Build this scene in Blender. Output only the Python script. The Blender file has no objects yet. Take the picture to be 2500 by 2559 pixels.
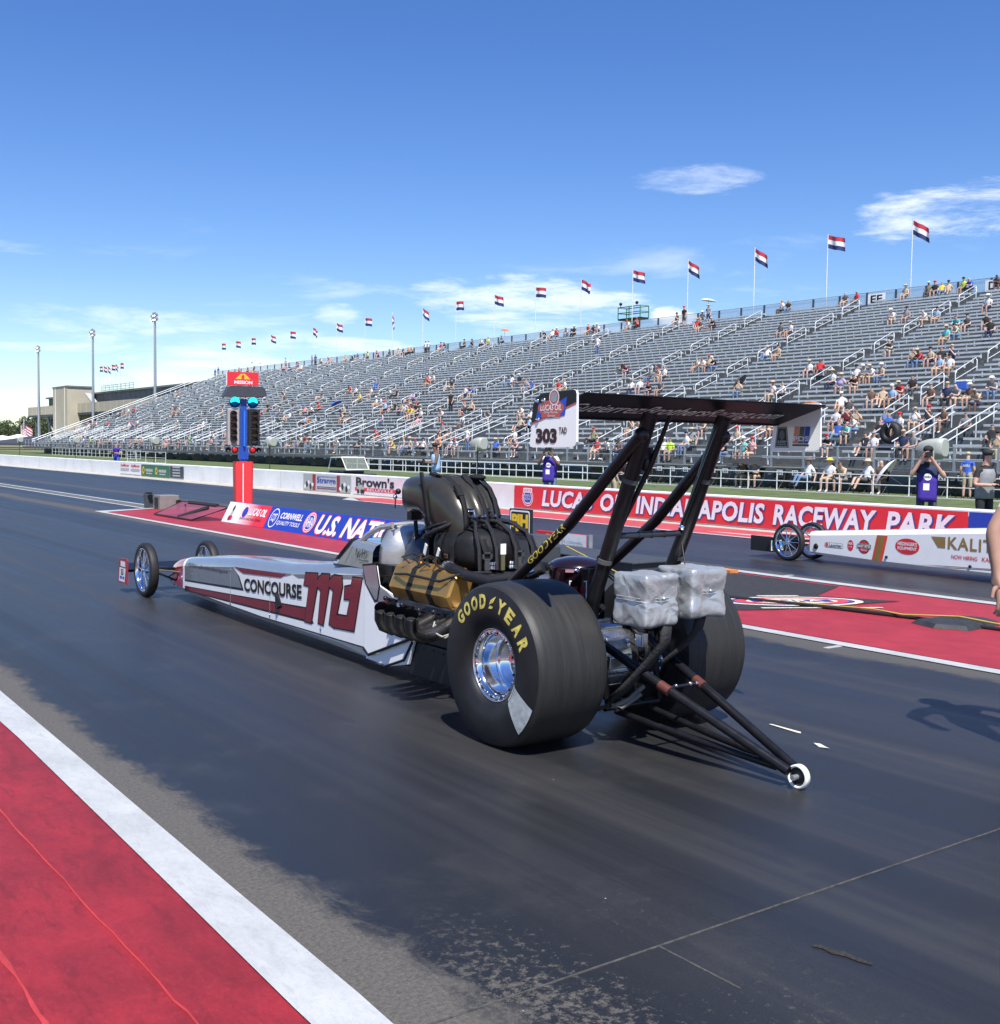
import bpy, bmesh, math, random
from mathutils import Vector, Matrix
random.seed(7)
S = bpy.context.scene
COL = S.collection
R = math.radians
# ------------------------------------------------------------------ camera
H, PITCH, YAW, ROLL, FPX = 1.66478, .0567785, .6300576, .0141065, 2813.455
fwd = Vector((math.sin(YAW)*math.cos(PITCH), math.cos(YAW)*math.cos(PITCH), -math.sin(PITCH)))
r0 = Vector((math.cos(YAW), -math.sin(YAW), 0)); u0 = r0.cross(fwd)
rgt = r0*math.cos(ROLL)+u0*math.sin(ROLL); upv = u0*math.cos(ROLL)-r0*math.sin(ROLL)
cam = bpy.data.objects.new('camera', bpy.data.cameras.new('camera')); COL.objects.link(cam)
cam.matrix_world = Matrix(((rgt.x, upv.x, -fwd.x, 0), (rgt.y, upv.y, -fwd.y, 0), (rgt.z, upv.z, -fwd.z, H), (0, 0, 0, 1)))
cam.data.sensor_fit = 'HORIZONTAL'; cam.data.sensor_width = 36; cam.data.lens = 36*FPX/2500
cam.data.clip_start = .05; cam.data.clip_end = 5000
S.camera = cam
# ------------------------------------------------------------------ sky, sun, exposure
SUN_EL, SUN_AZ = R(57.6), R(27)          # the sun stands up-track, a little towards the near side
sdir = Vector((-math.sin(SUN_AZ)*math.cos(SUN_EL), -math.cos(SUN_AZ)*math.cos(SUN_EL), math.sin(SUN_EL)))
W = bpy.data.worlds.new('World'); S.world = W; W.use_nodes = True
def nd(nt, typ, **kw):
    n = nt.nodes.new(typ)
    for k, v in kw.items():
        if k[0] == 'i' and k[1:].isdigit(): n.inputs[int(k[1:])].default_value = v
        elif k.startswith('in_'): n.inputs[k[3:].replace('_', ' ')].default_value = v
        else: setattr(n, k, v)
    return n
def lk(nt, a, b): nt.links.new(a, b)
def math_n(nt, op, a, b=None, clamp=False):
    n = nt.nodes.new('ShaderNodeMath'); n.operation = op; n.use_clamp = clamp
    for i, v in enumerate((a, b)):
        if v is None: continue
        if isinstance(v, (int, float)): n.inputs[i].default_value = v
        else: lk(nt, v, n.inputs[i])
    return n.outputs[0]
def ramp(nt, fac, stops):
    n = nt.nodes.new('ShaderNodeValToRGB'); e = n.color_ramp.elements
    while len(e) < len(stops): e.new(.5)
    for el, (p, c) in zip(e, stops):
        el.position = p; el.color = c if len(c) == 4 else (*c, 1)
    lk(nt, fac, n.inputs[0]); return n.outputs[0]
def smooth(nt, v, a, b):
    n = nt.nodes.new('ShaderNodeMapRange'); n.interpolation_type = 'SMOOTHSTEP'
    lk(nt, v, n.inputs[0]); n.inputs[1].default_value = a; n.inputs[2].default_value = b
    return n.outputs[0]
def mixc(nt, f, a, b, mode='MIX'):
    n = nt.nodes.new('ShaderNodeMix'); n.data_type = 'RGBA'; n.blend_type = mode
    for sock, v in ((n.inputs[0], f), (n.inputs[6], a), (n.inputs[7], b)):
        if isinstance(v, (int, float)): sock.default_value = v
        elif isinstance(v, (tuple, list)): sock.default_value = (*v, 1) if len(v) == 3 else v
        else: lk(nt, v, sock)
    return n.outputs[2]
def world():
    nt = W.node_tree; nt.nodes.clear()
    out = nd(nt, 'ShaderNodeOutputWorld'); bg = nd(nt, 'ShaderNodeBackground'); bg.inputs[1].default_value = .108
    sky = nd(nt, 'ShaderNodeTexSky', sky_type='NISHITA', sun_disc=False, sun_elevation=SUN_EL, altitude=300, air_density=1.0, dust_density=.25, ozone_density=3.5)
    sky.sun_rotation = math.atan2(sdir.x, sdir.y)
    tc = nd(nt, 'ShaderNodeTexCoord'); sx = nd(nt, 'ShaderNodeSeparateXYZ'); lk(nt, tc.outputs['Generated'], sx.inputs[0])
    zc = math_n(nt, 'MAXIMUM', sx.outputs[2], 0.0)
    inv = math_n(nt, 'DIVIDE', 1.0, math_n(nt, 'ADD', zc, .10))
    cb = nd(nt, 'ShaderNodeCombineXYZ')
    lk(nt, math_n(nt, 'MULTIPLY', sx.outputs[0], inv), cb.inputs[0]); lk(nt, math_n(nt, 'MULTIPLY', sx.outputs[1], inv), cb.inputs[1])
    lk(nt, math_n(nt, 'MULTIPLY', zc, 6.0), cb.inputs[2])
    n1 = nd(nt, 'ShaderNodeTexNoise', in_Scale=1.25, in_Detail=7.0, in_Roughness=.58, in_Distortion=.35); lk(nt, cb.outputs[0], n1.inputs['Vector'])
    n2 = nd(nt, 'ShaderNodeTexNoise', in_Scale=.42, in_Detail=3.0); lk(nt, cb.outputs[0], n2.inputs['Vector'])
    low = smooth(nt, zc, .27, .05)                              # fair-weather clouds lie towards the horizon
    cover = math_n(nt, 'ADD', math_n(nt, 'MULTIPLY', low, .17), math_n(nt, 'MULTIPLY', n2.outputs[0], .22))
    dens = math_n(nt, 'ADD', n1.outputs[0], cover)
    c1 = math_n(nt, 'MULTIPLY', smooth(nt, dens, .76, .96), math_n(nt, 'MULTIPLY', low, .5))
    # a few separate wisps
    mp = nd(nt, 'ShaderNodeMapping'); mp.inputs['Scale'].default_value = (5, 5, 26); lk(nt, tc.outputs['Generated'], mp.inputs[0])
    n3 = nd(nt, 'ShaderNodeTexNoise', in_Scale=2.2, in_Detail=6.0, in_Roughness=.66, in_Distortion=.25); lk(nt, mp.outputs[0], n3.inputs['Vector'])
    acc = c1
    def wdir(px, py):
        d = fwd+rgt*((px-1250)/FPX)-upv*((py-1279.5)/FPX); return d.normalized()
    for px, py, rx, ry, k in ((1740, 440, .075, .020, .34), (2430, 525, .12, .036, .62), (840, 785, .03, .012, .4), (420, 800, .06, .010, .4), (900, 865, .08, .010, .6), (1330, 755, .13, .034, .62), (1690, 790, .03, .012, .9), (1120, 735, .05, .022, .5), (30, 620, .05, .008, .25), (230, 800, .08, .02, .35), (620, 850, .08, .03, .3)):
        d = wdir(px, py); hx = Vector((d.y, -d.x, 0)).normalized(); hz = hx.cross(d)*-1
        def dotn(v):
            n = nd(nt, 'ShaderNodeVectorMath', operation='DOT_PRODUCT'); lk(nt, tc.outputs['Generated'], n.inputs[0]); n.inputs[1].default_value = v; return n.outputs['Value']
        a = math_n(nt, 'DIVIDE', dotn(hx), rx); b = math_n(nt, 'DIVIDE', math_n(nt, 'SUBTRACT', dotn(hz), hz.dot(d)), ry)
        q = math_n(nt, 'ADD', math_n(nt, 'MULTIPLY', a, a), math_n(nt, 'MULTIPLY', b, b))
        front = math_n(nt, 'GREATER_THAN', dotn(d), 0)
        m = math_n(nt, 'MULTIPLY', smooth(nt, q, 1.0, .0), front)
        w = smooth(nt, math_n(nt, 'ADD', n3.outputs[0], math_n(nt, 'MULTIPLY', m, .26)), .62, .92)
        acc = math_n(nt, 'MAXIMUM', acc, math_n(nt, 'MULTIPLY', math_n(nt, 'MULTIPLY', w, smooth(nt, m, 0, .35)), k))
    hs = nd(nt, 'ShaderNodeHueSaturation'); hs.inputs['Saturation'].default_value = 1.26; hs.inputs['Hue'].default_value = .514; lk(nt, sky.outputs[0], hs.inputs['Color'])
    col = mixc(nt, acc, hs.outputs[0], (8.6, 8.9, 9.4))
    lk(nt, col, bg.inputs[0]); lk(nt, bg.outputs[0], out.inputs[0])
world()
sl = bpy.data.lights.new('sun', 'SUN'); sl.energy = 5.0; sl.angle = R(.53); sl.color = (1, .965, .91)
so = bpy.data.objects.new('sun', sl); COL.objects.link(so)
so.rotation_euler = sdir.to_track_quat('Z', 'Y').to_euler()
vs = S.view_settings; vs.view_transform = 'Standard'; vs.look = 'None'; vs.exposure = .55; vs.gamma = 1; vs.use_curve_mapping = False
S.cycles.use_denoising = True
S.cycles.max_bounces = 6; S.cycles.transparent_max_bounces = 12
# ------------------------------------------------------------------ helpers
def ray(px, py): return fwd+rgt*((px-1250)/FPX)-upv*((py-1279.5)/FPX)
def onX(px, py, X): d = ray(px, py); return Vector((0, 0, H))+d*(X/d.x)
def onZ(px, py, z=0): d = ray(px, py); return Vector((0, 0, H))+d*((z-H)/d.z)
def onY(px, py, Y): d = ray(px, py); return Vector((0, 0, H))+d*(Y/d.y)
MATS = {}
def M(name, col=(.5, .5, .5), rough=.5, metal=0., var=.08, scale=8., bump=0., bscale=60., coat=0., spec=.5, alpha=1., emit=0., stretch=None, dirt=None, rvar=0.):
    """procedural material: noise in value and roughness, fine bump, optional dirt tint"""
    if name in MATS: return MATS[name]
    m = bpy.data.materials.new(name); m.use_nodes = True; nt = m.node_tree
    b = nt.nodes['Principled BSDF']
    b.inputs['Roughness'].default_value = rough; b.inputs['Metallic'].default_value = metal
    b.inputs['Specular IOR Level'].default_value = spec; b.inputs['Coat Weight'].default_value = coat; b.inputs['Coat Roughness'].default_value = .06
    b.inputs['Alpha'].default_value = alpha
    tc = nd(nt, 'ShaderNodeTexCoord'); v = tc.outputs['Object']
    if stretch:
        mp = nd(nt, 'ShaderNodeMapping'); mp.inputs['Scale'].default_value = stretch; lk(nt, v, mp.inputs[0]); v = mp.outputs[0]
    n = nd(nt, 'ShaderNodeTexNoise', in_Scale=scale, in_Detail=4.0, in_Roughness=.6); lk(nt, v, n.inputs['Vector'])
    lo = tuple(max(0, c*(1-var)) for c in col); hi = tuple(min(1, c*(1+var)) for c in col)
    c = ramp(nt, n.outputs[0], [(.3, lo), (.7, hi)])
    if dirt:
        n2 = nd(nt, 'ShaderNodeTexNoise', in_Scale=dirt[1], in_Detail=6.0, in_Roughness=.7); lk(nt, v, n2.inputs['Vector'])
        c = mixc(nt, math_n(nt, 'MULTIPLY', smooth(nt, n2.outputs[0], .5, .75), dirt[2]), c, dirt[0])
    lk(nt, c, b.inputs['Base Color'])
    if rvar:
        lk(nt, math_n(nt, 'ADD', math_n(nt, 'MULTIPLY', n.outputs[0], rvar), rough-rvar/2), b.inputs['Roughness'])
    if bump:
        n3 = nd(nt, 'ShaderNodeTexNoise', in_Scale=bscale, in_Detail=3.0); lk(nt, v, n3.inputs['Vector'])
        bp = nd(nt, 'ShaderNodeBump', in_Strength=bump, in_Distance=.01); lk(nt, n3.outputs[0], bp.inputs['Height']); lk(nt, bp.outputs[0], b.inputs['Normal'])
    if emit:
        b.inputs['Emission Color'].default_value = (*col, 1); b.inputs['Emission Strength'].default_value = emit
    MATS[name] = m; return m
class MB:
    """collects shapes and links them as ONE mesh object"""
    def __init__(s): s.v, s.f, s.mi, s.sm, s.g, s.gid, s.dep = [], [], [], [], [], 0, 0
    def add(s, vs, fs, m=0, smooth=False):
        o = len(s.v); s.g += [s.gid]*len(fs); s.v += [tuple(p) for p in vs]
        for f in fs: s.f.append([i+o for i in f]); s.mi.append(m); s.sm.append(smooth)
        return s
    def box(s, c, d, m=0, rot=None):
        x, y, z = (k/2 for k in d); P = [Vector(p) for p in ((-x, -y, -z), (x, -y, -z), (x, y, -z), (-x, y, -z), (-x, -y, z), (x, -y, z), (x, y, z), (-x, y, z))]
        if rot is not None: P = [rot @ p for p in P]
        c = Vector(c)
        return s.add([p+c for p in P], [(0, 3, 2, 1), (4, 5, 6, 7), (0, 1, 5, 4), (1, 2, 6, 5), (2, 3, 7, 6), (3, 0, 4, 7)], m)
    def bx(s, x0, x1, y0, y1, z0, z1, m=0): return s.box(((x0+x1)/2, (y0+y1)/2, (z0+z1)/2), (abs(x1-x0), abs(y1-y0), abs(z1-z0)), m)
    def bar(s, p, q, w, h, m=0, up=(0, 0, 1)):
        p, q = Vector(p), Vector(q); d = (q-p); L = d.length; d.normalize(); u = Vector(up)
        if abs(d.dot(u)) > .98: u = Vector((0, 1, 0))
        a = d.cross(u).normalized(); b = a.cross(d)
        return s.box((p+q)/2, (w, L, h), m, Matrix((a, d, b)).transposed())
    def tube(s, pts, r, n=8, m=0, caps=True, closed=False, sm=True):
        P = [Vector(p) for p in pts]; N = len(P); rs = r if isinstance(r, (list, tuple)) else [r]*N
        rings = []; a = None
        for i in range(N):
            if closed: t = P[(i+1) % N]-P[i-1]
            else: t = P[min(i+1, N-1)]-P[max(i-1, 0)]
            t.normalize()
            if a is None:
                a = t.cross(Vector((0, 0, 1)))
                if a.length < .1: a = t.cross(Vector((0, 1, 0)))
            else: a = a-t*a.dot(t)
            a.normalize(); b = t.cross(a)
            rings.append([P[i]+(a*math.cos(2*math.pi*k/n)+b*math.sin(2*math.pi*k/n))*rs[i] for k in range(n)])
        return s.loft(rings, m, caps and not closed, closed, sm)
    def loft(s, rings, m=0, caps=True, closed=False, sm=True, ring_closed=True):
        n = len(rings[0]); o = []; vs = [p for rg in rings for p in rg]; fs = []
        K = len(rings); kk = n if ring_closed else n-1
        for i in range(K if closed else K-1):
            for k in range(kk): j = (i+1) % K; fs.append((i*n+k, i*n+(k+1) % n, j*n+(k+1) % n, j*n+k))
        s.add(vs, fs, m, sm)
        if caps and ring_closed:
            s.add(rings[0], [tuple(range(n))[::-1]], m); s.add(rings[-1], [tuple(range(n))], m)
        return s
    def lathe(s, prof, c=(0, 0, 0), axis='X', n=48, m=0, sm=True, closed=False, squash=None):
        c = Vector(c); rings = []
        for (a, r) in prof:
            rg = []
            for k in range(n):
                t = 2*math.pi*k/n; u, w = r*math.cos(t), r*math.sin(t)
                p = {'X': (a, u, w), 'Y': (w, a, u), 'Z': (u, w, a)}[axis]; p = Vector(p)+c
                if squash is not None and p.z < squash: p.z = squash+(p.z-squash)*.05
                rg.append(p)
            rings.append(rg)
        return s.loft(rings, m, False, closed, sm)
    def prism(s, poly, fn, t0, t1, m=0, sm=False):
        """poly of 2-D points mapped by fn(a, b, t) and extruded from t0 to t1"""
        n = len(poly); A = [fn(a, b, t0) for a, b in poly]; B = [fn(a, b, t1) for a, b in poly]
        s.add(A+B, [(i, (i+1) % n, n+(i+1) % n, n+i) for i in range(n)], m, sm)
        s.add(A, [tuple(range(n))[::-1]], m); s.add(B, [tuple(range(n))], m); return s
    def sph(s, c, r, nu=12, nv=8, m=0):
        c = Vector(c); r = r if isinstance(r, (tuple, list)) else (r, r, r)
        rings = [[c+Vector((r[0]*math.sin(math.pi*j/nv)*math.cos(2*math.pi*i/nu), r[1]*math.sin(math.pi*j/nv)*math.sin(2*math.pi*i/nu), -r[2]*math.cos(math.pi*j/nv))) for i in range(nu)] for j in range(nv+1)]
        rings[0] = [c+Vector((r[0]*.02*math.cos(2*math.pi*i/nu), r[1]*.02*math.sin(2*math.pi*i/nu), -r[2])) for i in range(nu)]
        rings[-1] = [c+Vector((r[0]*.02*math.cos(2*math.pi*i/nu), r[1]*.02*math.sin(2*math.pi*i/nu), r[2])) for i in range(nu)]
        return s.loft(rings, m, True)
    def mesh(s, name, mats):
        me = bpy.data.meshes.new(name); me.from_pydata(s.v, [], s.f)
        for mm in (mats if isinstance(mats, (list, tuple)) else [mats]): me.materials.append(mm)
        me.polygons.foreach_set('material_index', s.mi); me.polygons.foreach_set('use_smooth', s.sm)
        bm = bmesh.new(); bm.from_mesh(me); bmesh.ops.recalc_face_normals(bm, faces=bm.faces); bm.to_mesh(me); bm.free()
        me.update(); return me
    def build_split(s, name, mats, parent=None, solid=0):
        """one object for every shape that was added"""
        out = []
        for g in sorted(set(s.g)):
            q = MB(); ix = {}
            for f, m, sm, k in zip(s.f, s.mi, s.sm, s.g):
                if k != g: continue
                for i in f:
                    if i not in ix: ix[i] = len(q.v); q.v.append(s.v[i])
                q.f.append([ix[i] for i in f]); q.mi.append(m); q.sm.append(sm)
            o = q.build(name, mats, parent); out.append(o)
            if solid: o.modifiers.new('s', 'SOLIDIFY').thickness = solid
        return out
    def build(s, name, mats, parent=None, bevel=0, seg=2, loc=None):
        return link(name, s.mesh(name, mats), parent, bevel, seg, loc)
def _wrap(fn):
    def w(s, *a, **k):
        if s.dep == 0: s.gid += 1
        s.dep += 1; r = fn(s, *a, **k); s.dep -= 1; return r
    return w
for _n in ('box', 'tube', 'loft', 'lathe', 'prism', 'sph'): setattr(MB, _n, _wrap(getattr(MB, _n)))
def link(name, me, parent=None, bevel=0, seg=2, loc=None):
    o = bpy.data.objects.new(name, me); COL.objects.link(o)
    if parent is not None: o.parent = parent
    if loc is not None: o.location = loc
    if bevel:
        b = o.modifiers.new('bevel', 'BEVEL'); b.width = bevel; b.segments = seg; b.limit_method = 'ANGLE'; b.harden_normals = False
    return o
def tag(o, label=None, cat=None, group=None, kind=None):
    for k, v in (('label', label), ('category', cat), ('group', group), ('kind', kind)):
        if v: o[k] = v
    return o
def thing(name, label, cat, loc=(0, 0, 0), rz=0, group=None):
    o = bpy.data.objects.new(name, None); COL.objects.link(o); o.location = loc; o.rotation_euler = (0, 0, rz); o.empty_display_size = .2
    return tag(o, label, cat, group)
def copy_tree(o, parent=None):
    c = o.copy(); COL.objects.link(c); c.parent = parent
    for ch in o.children: copy_tree(ch, c)
    return c
_txt = {}
def text_geo(s, shear=0., bold=0., space=1.):
    """outline letters as flat triangles, fitted into the unit square"""
    k = (s, shear, bold, space)
    if k in _txt: return _txt[k]
    cu = bpy.data.curves.new('t', 'FONT'); cu.body = s; cu.shear = shear; cu.offset = bold; cu.resolution_u = 3; cu.space_character = space
    o = bpy.data.objects.new('t', cu); COL.objects.link(o)
    me = bpy.data.meshes.new_from_object(o.evaluated_get(bpy.context.evaluated_depsgraph_get()))
    vs = [v.co.copy() for v in me.vertices]; fs = [tuple(p.vertices) for p in me.polygons]
    bpy.data.objects.remove(o); bpy.data.curves.remove(cu); bpy.data.meshes.remove(me)
    x0 = min(v.x for v in vs); x1 = max(v.x for v in vs); y0 = min(v.y for v in vs); y1 = max(v.y for v in vs)
    vs = [((v.x-x0)/(x1-x0), (v.y-y0)/(y1-y0)) for v in vs]
    _txt[k] = (vs, fs, (x1-x0)/(y1-y0)); return _txt[k]
def put_text(mb, s, fn, u0, v0, w, h, m=0, shear=0., bold=0., space=1.):
    """fn(u, v) -> 3-D point; lays the letters into the box u0,v0,w,h"""
    vs, fs, _ = text_geo(s, shear, bold, space)
    mb.add([fn(u0+a*w, v0+b*h) for a, b in vs], fs, m); return mb
def plane(o, u, v):
    o, u, v = Vector(o), Vector(u), Vector(v)
    return lambda a, b: o+u*a+v*b
def poly_patch(mb, pts, fn, m=0):
    """concave polygon laid on a surface given by fn(a, b)"""
    bm = bmesh.new(); vs = [bm.verts.new((a, b, 0)) for a, b in pts]; f = bm.faces.new(vs)
    bmesh.ops.triangulate(bm, faces=[f]); bm.verts.index_update()
    mb.add([fn(v.co.x, v.co.y) for v in bm.verts], [tuple(v.index for v in f.verts) for f in bm.faces], m); bm.free(); return mb
def ell(cx, cy, rx, ry, n=28, a0=0, a1=2*math.pi): return [(cx+rx*math.cos(a0+(a1-a0)*i/n), cy+ry*math.sin(a0+(a1-a0)*i/n)) for i in range(n)]
def rect(u0, v0, w, h, rr=0., n=5):
    if rr <= 0: return [(u0, v0), (u0+w, v0), (u0+w, v0+h), (u0, v0+h)]
    P = []
    for cx, cy, a in ((u0+w-rr, v0+rr, -90), (u0+w-rr, v0+h-rr, 0), (u0+rr, v0+h-rr, 90), (u0+rr, v0+rr, 180)):
        P += [(cx+rr*math.cos(R(a+90*i/n)), cy+rr*math.sin(R(a+90*i/n))) for i in range(n+1)]
    return P
# ------------------------------------------------------------------ common paints
RED = M('red_paint', (.62, .045, .055), .5, var=.12); WHITE = M('white_paint', (.78, .78, .78), .5, var=.06)
BLACK = M('black_paint', (.012, .012, .014), .45, var=.3); BLUE = M('blue_paint', (.02, .07, .46), .45)
DARK = M('dark_metal', (.02, .02, .024), .42, .5, var=.25, rvar=.2); CHROME = M('polished_metal', (.82, .83, .85), .08, 1., var=.04, rvar=.08)
STEEL = M('galvanised_steel', (.46, .48, .5), .42, .75, var=.14, scale=5, rvar=.2); GOLD = M('gold_anodised', (.50, .28, .075), .36, .75, var=.12, rvar=.2)
YELLOW = M('yellow_paint', (.72, .5, .03), .5); RUBBER = M('rubber', (.012, .012, .013), .62, var=.3, scale=20)
GREY = M('grey_plastic', (.36, .37, .36), .5)
# ------------------------------------------------------------------ ground, track, paint
def struct(name, mb, m): return tag(mb.build(name, m), kind='structure')
def track_mat():
    m = bpy.data.materials.new('rubbered_asphalt'); m.use_nodes = True; nt = m.node_tree; b = nt.nodes['Principled BSDF']
    tc = nd(nt, 'ShaderNodeTexCoord'); P = tc.outputs['Object']; sx = nd(nt, 'ShaderNodeSeparateXYZ'); lk(nt, P, sx.inputs[0])
    X = sx.outputs[0]
    def noise(scale, det, rough, sc=(1, 1, 1), dist=0.):
        mp = nd(nt, 'ShaderNodeMapping'); mp.inputs['Scale'].default_value = sc; lk(nt, P, mp.inputs[0])
        n = nd(nt, 'ShaderNodeTexNoise', in_Scale=scale, in_Detail=det, in_Roughness=rough, in_Distortion=dist); lk(nt, mp.outputs[0], n.inputs['Vector']); return n.outputs[0]
    streak = noise(2.1, 5., .62, (1.6, .035, 1)); fine = noise(160., 3., .6); mid = noise(1.3, 6., .65); grain = noise(420., 2., .5)
    band = noise(1.0, 2., .5, (.75, .012, 1))
    c = ramp(nt, streak, [(.30, (.015, .0155, .0175)), (.52, (.026, .026, .0275)), (.72, (.045, .043, .041))])
    c = mixc(nt, math_n(nt, 'MULTIPLY', smooth(nt, band, .48, .54), .75), c, (.015, .016, .018))
    c = mixc(nt, math_n(nt, 'MULTIPLY', smooth(nt, mid, .52, .72), .35), c, (.052, .050, .046))
    # worn light aggregate next to the painted edges, with a ragged border
    rag = noise(9., 7., .75, (1, .55, 1), .4); rag2 = noise(1.1, 4., .6, (1, .5, 1))
    def edge(x0, w):
        d = math_n(nt, 'ABSOLUTE', math_n(nt, 'SUBTRACT', X, x0))
        d = math_n(nt, 'SUBTRACT', d, math_n(nt, 'MULTIPLY', math_n(nt, 'SUBTRACT', rag2, .5), w*1.6))
        d = math_n(nt, 'SUBTRACT', d, math_n(nt, 'MULTIPLY', math_n(nt, 'SUBTRACT', rag, .5), w*1.3))
        return smooth(nt, d, w, w*.45)
    e = math_n(nt, 'MAXIMUM', edge(1.66, .30), math_n(nt, 'MULTIPLY', edge(8.05, .36), .8))
    e = math_n(nt, 'MAXIMUM', e, math_n(nt, 'MULTIPLY', edge(12.05, .3), .6))
    # bald spots close to the seam at the very front
    sp = math_n(nt, 'MULTIPLY', smooth(nt, math_n(nt, 'SUBTRACT', sx.outputs[1], math_n(nt, 'MULTIPLY', X, .35)), 2.75, 2.0), smooth(nt, X, 3.1, 2.3))
    e = math_n(nt, 'MAXIMUM', e, math_n(nt, 'MULTIPLY', math_n(nt, 'MULTIPLY', smooth(nt, math_n(nt, 'ADD', noise(26., 7., .8), math_n(nt, 'MULTIPLY', rag2, .5)), .80, .88), .9), sp))
    sp2 = noise(5.5, 8., .8); e = math_n(nt, 'MAXIMUM', e, math_n(nt, 'MULTIPLY', smooth(nt, sp2, .735, .76), .5))
    bare = ramp(nt, noise(60., 5., .7), [(.3, (.058, .053, .045)), (.7, (.130, .119, .102))])
    c = mixc(nt, e, c, bare)
    c = mixc(nt, .35, c, mixc(nt, 1., c, ramp(nt, fine, [(.35, (.55, .55, .55)), (.7, (1.5, 1.5, 1.5))]), 'MULTIPLY'))
    # tiny stones and chips
    vo = nd(nt, 'ShaderNodeTexVoronoi', in_Scale=6.5); lk(nt, P, vo.inputs['Vector'])
    chip = math_n(nt, 'MULTIPLY', math_n(nt, 'LESS_THAN', vo.outputs['Distance'], .022), math_n(nt, 'GREATER_THAN', nd_col(nt, vo), .80))
    c = mixc(nt, chip, c, (.45, .45, .42))
    lk(nt, c, b.inputs['Base Color'])
    ro = math_n(nt, 'ADD', math_n(nt, 'MULTIPLY', streak, .32), .27); ro = math_n(nt, 'ADD', ro, math_n(nt, 'MULTIPLY', e, .25)); lk(nt, ro, b.inputs['Roughness'])
    b.inputs['Specular IOR Level'].default_value = .42
    hgt = math_n(nt, 'ADD', math_n(nt, 'MULTIPLY', fine, .6), math_n(nt, 'MULTIPLY', grain, .4)); hgt = math_n(nt, 'ADD', hgt, math_n(nt, 'MULTIPLY', e, .8))
    bp = nd(nt, 'ShaderNodeBump', in_Strength=.30, in_Distance=.004); lk(nt, hgt, bp.inputs['Height']); lk(nt, bp.outputs[0], b.inputs['Normal'])
    return m
def nd_col(nt, vo):
    s = nd(nt, 'ShaderNodeSeparateColor'); lk(nt, vo.outputs['Color'], s.inputs[0]); return s.outputs[0]
def paint_mat(name, col, dark, crack=.0, wear=.35, rough=.55, under=(.10, .095, .085)):
    m = bpy.data.materials.new(name); m.use_nodes = True; nt = m.node_tree; b = nt.nodes['Principled BSDF']
    tc = nd(nt, 'ShaderNodeTexCoord'); P = tc.outputs['Object']
    def noise(scale, det, rough, sc=(1, 1, 1), dist=0.):
        mp = nd(nt, 'ShaderNodeMapping'); mp.inputs['Scale'].default_value = sc; lk(nt, P, mp.inputs[0])
        n = nd(nt, 'ShaderNodeTexNoise', in_Scale=scale, in_Detail=det, in_Roughness=rough, in_Distortion=dist); lk(nt, mp.outputs[0], n.inputs['Vector']); return n.outputs[0]
    a = noise(3.2, 7., .68, (1, .6, 1), .3); f = math_n(nt, 'ADD', math_n(nt, 'MULTIPLY', noise(55., 5., .75, (1, .6, 1)), .6), math_n(nt, 'MULTIPLY', noise(220., 3., .7), .4)); s = noise(11., 6., .75, (1.4, .35, 1), .5)
    c = ramp(nt, a, [(.28, dark), (.62, col)])
    c = mixc(nt, math_n(nt, 'MULTIPLY', smooth(nt, s, .48, .66), .62), c, dark)
    c = mixc(nt, math_n(nt, 'MULTIPLY', smooth(nt, f, .555, .66), wear), c, under)
    c = mixc(nt, .4, c, mixc(nt, 1., c, ramp(nt, f, [(.3, (.6, .6, .6)), (.7, (1.35, 1.35, 1.35))]), 'MULTIPLY'))
    lk(nt, c, b.inputs['Base Color']); b.inputs['Roughness'].default_value = rough; b.inputs['Specular IOR Level'].default_value = .3
    bp = nd(nt, 'ShaderNodeBump', in_Strength=.5, in_Distance=.006); lk(nt, math_n(nt, 'ADD', f, math_n(nt, 'MULTIPLY', s, .6)), bp.inputs['Height']); lk(nt, bp.outputs[0], b.inputs['Normal'])
    return m
def sheet(name, poly, z, m, sub=None):
    mb = MB(); poly_patch(mb, poly, lambda a, b: Vector((a, b, z))); return struct(name, mb, m)
def grass_mat():
    return M('mown_grass', (.085, .115, .032), .85, var=.45, scale=1.6, bump=.9, bscale=40, dirt=((.16, .15, .06), .7, .6))
TRACK = track_mat()
REDP = paint_mat('red_track_paint', (.29, .020, .028), (.15, .013, .018)); WHT = paint_mat('white_line_paint', (.46, .47, .465), (.34, .35, .35), wear=.5, under=(.3, .3, .29))
REDI = paint_mat('red_island_paint', (.36, .030, .040), (.25, .020, .028), wear=.2)
sheet('ground', [(-2500, -1500), (3000, -1500), (3000, 3500), (-2500, 3500)], -.03, M('dry_field', (.16, .16, .075), .9, var=.3, scale=.05))
sheet('grass_verge', [(18.6, -60), (47, -60), (47, 420), (18.6, 420)], -.012, grass_mat())
sheet('track', [(-8, -60), (17.55, -60), (17.55, 600), (-8, 600)], 0, TRACK)
sheet('concrete_gutter', [(17.55, -60), (18.75, -60), (18.75, 600), (17.55, 600)], -.002, M('gutter_concrete', (.42, .39, .33), .8, var=.2, scale=2, bump=.4))
sheet('red_apron', [(-1.4, -60), (1.425, -60), (1.425, 2.2), (1.43, 2.96), (1.46, 4.4), (1.50, 6.6), (1.51, 24), (-1.4, 24)], .004, REDP)
sheet('edge_line', [(1.425, -60), (1.60, -60), (1.61, 2.3), (1.63, 2.93), (1.64, 3.96), (1.66, 5.4), (1.69, 8), (1.70, 24), (1.51, 24), (1.50, 6.6), (1.46, 4.4), (1.43, 2.96), (1.425, 2.2)], .008, WHT)
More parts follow.
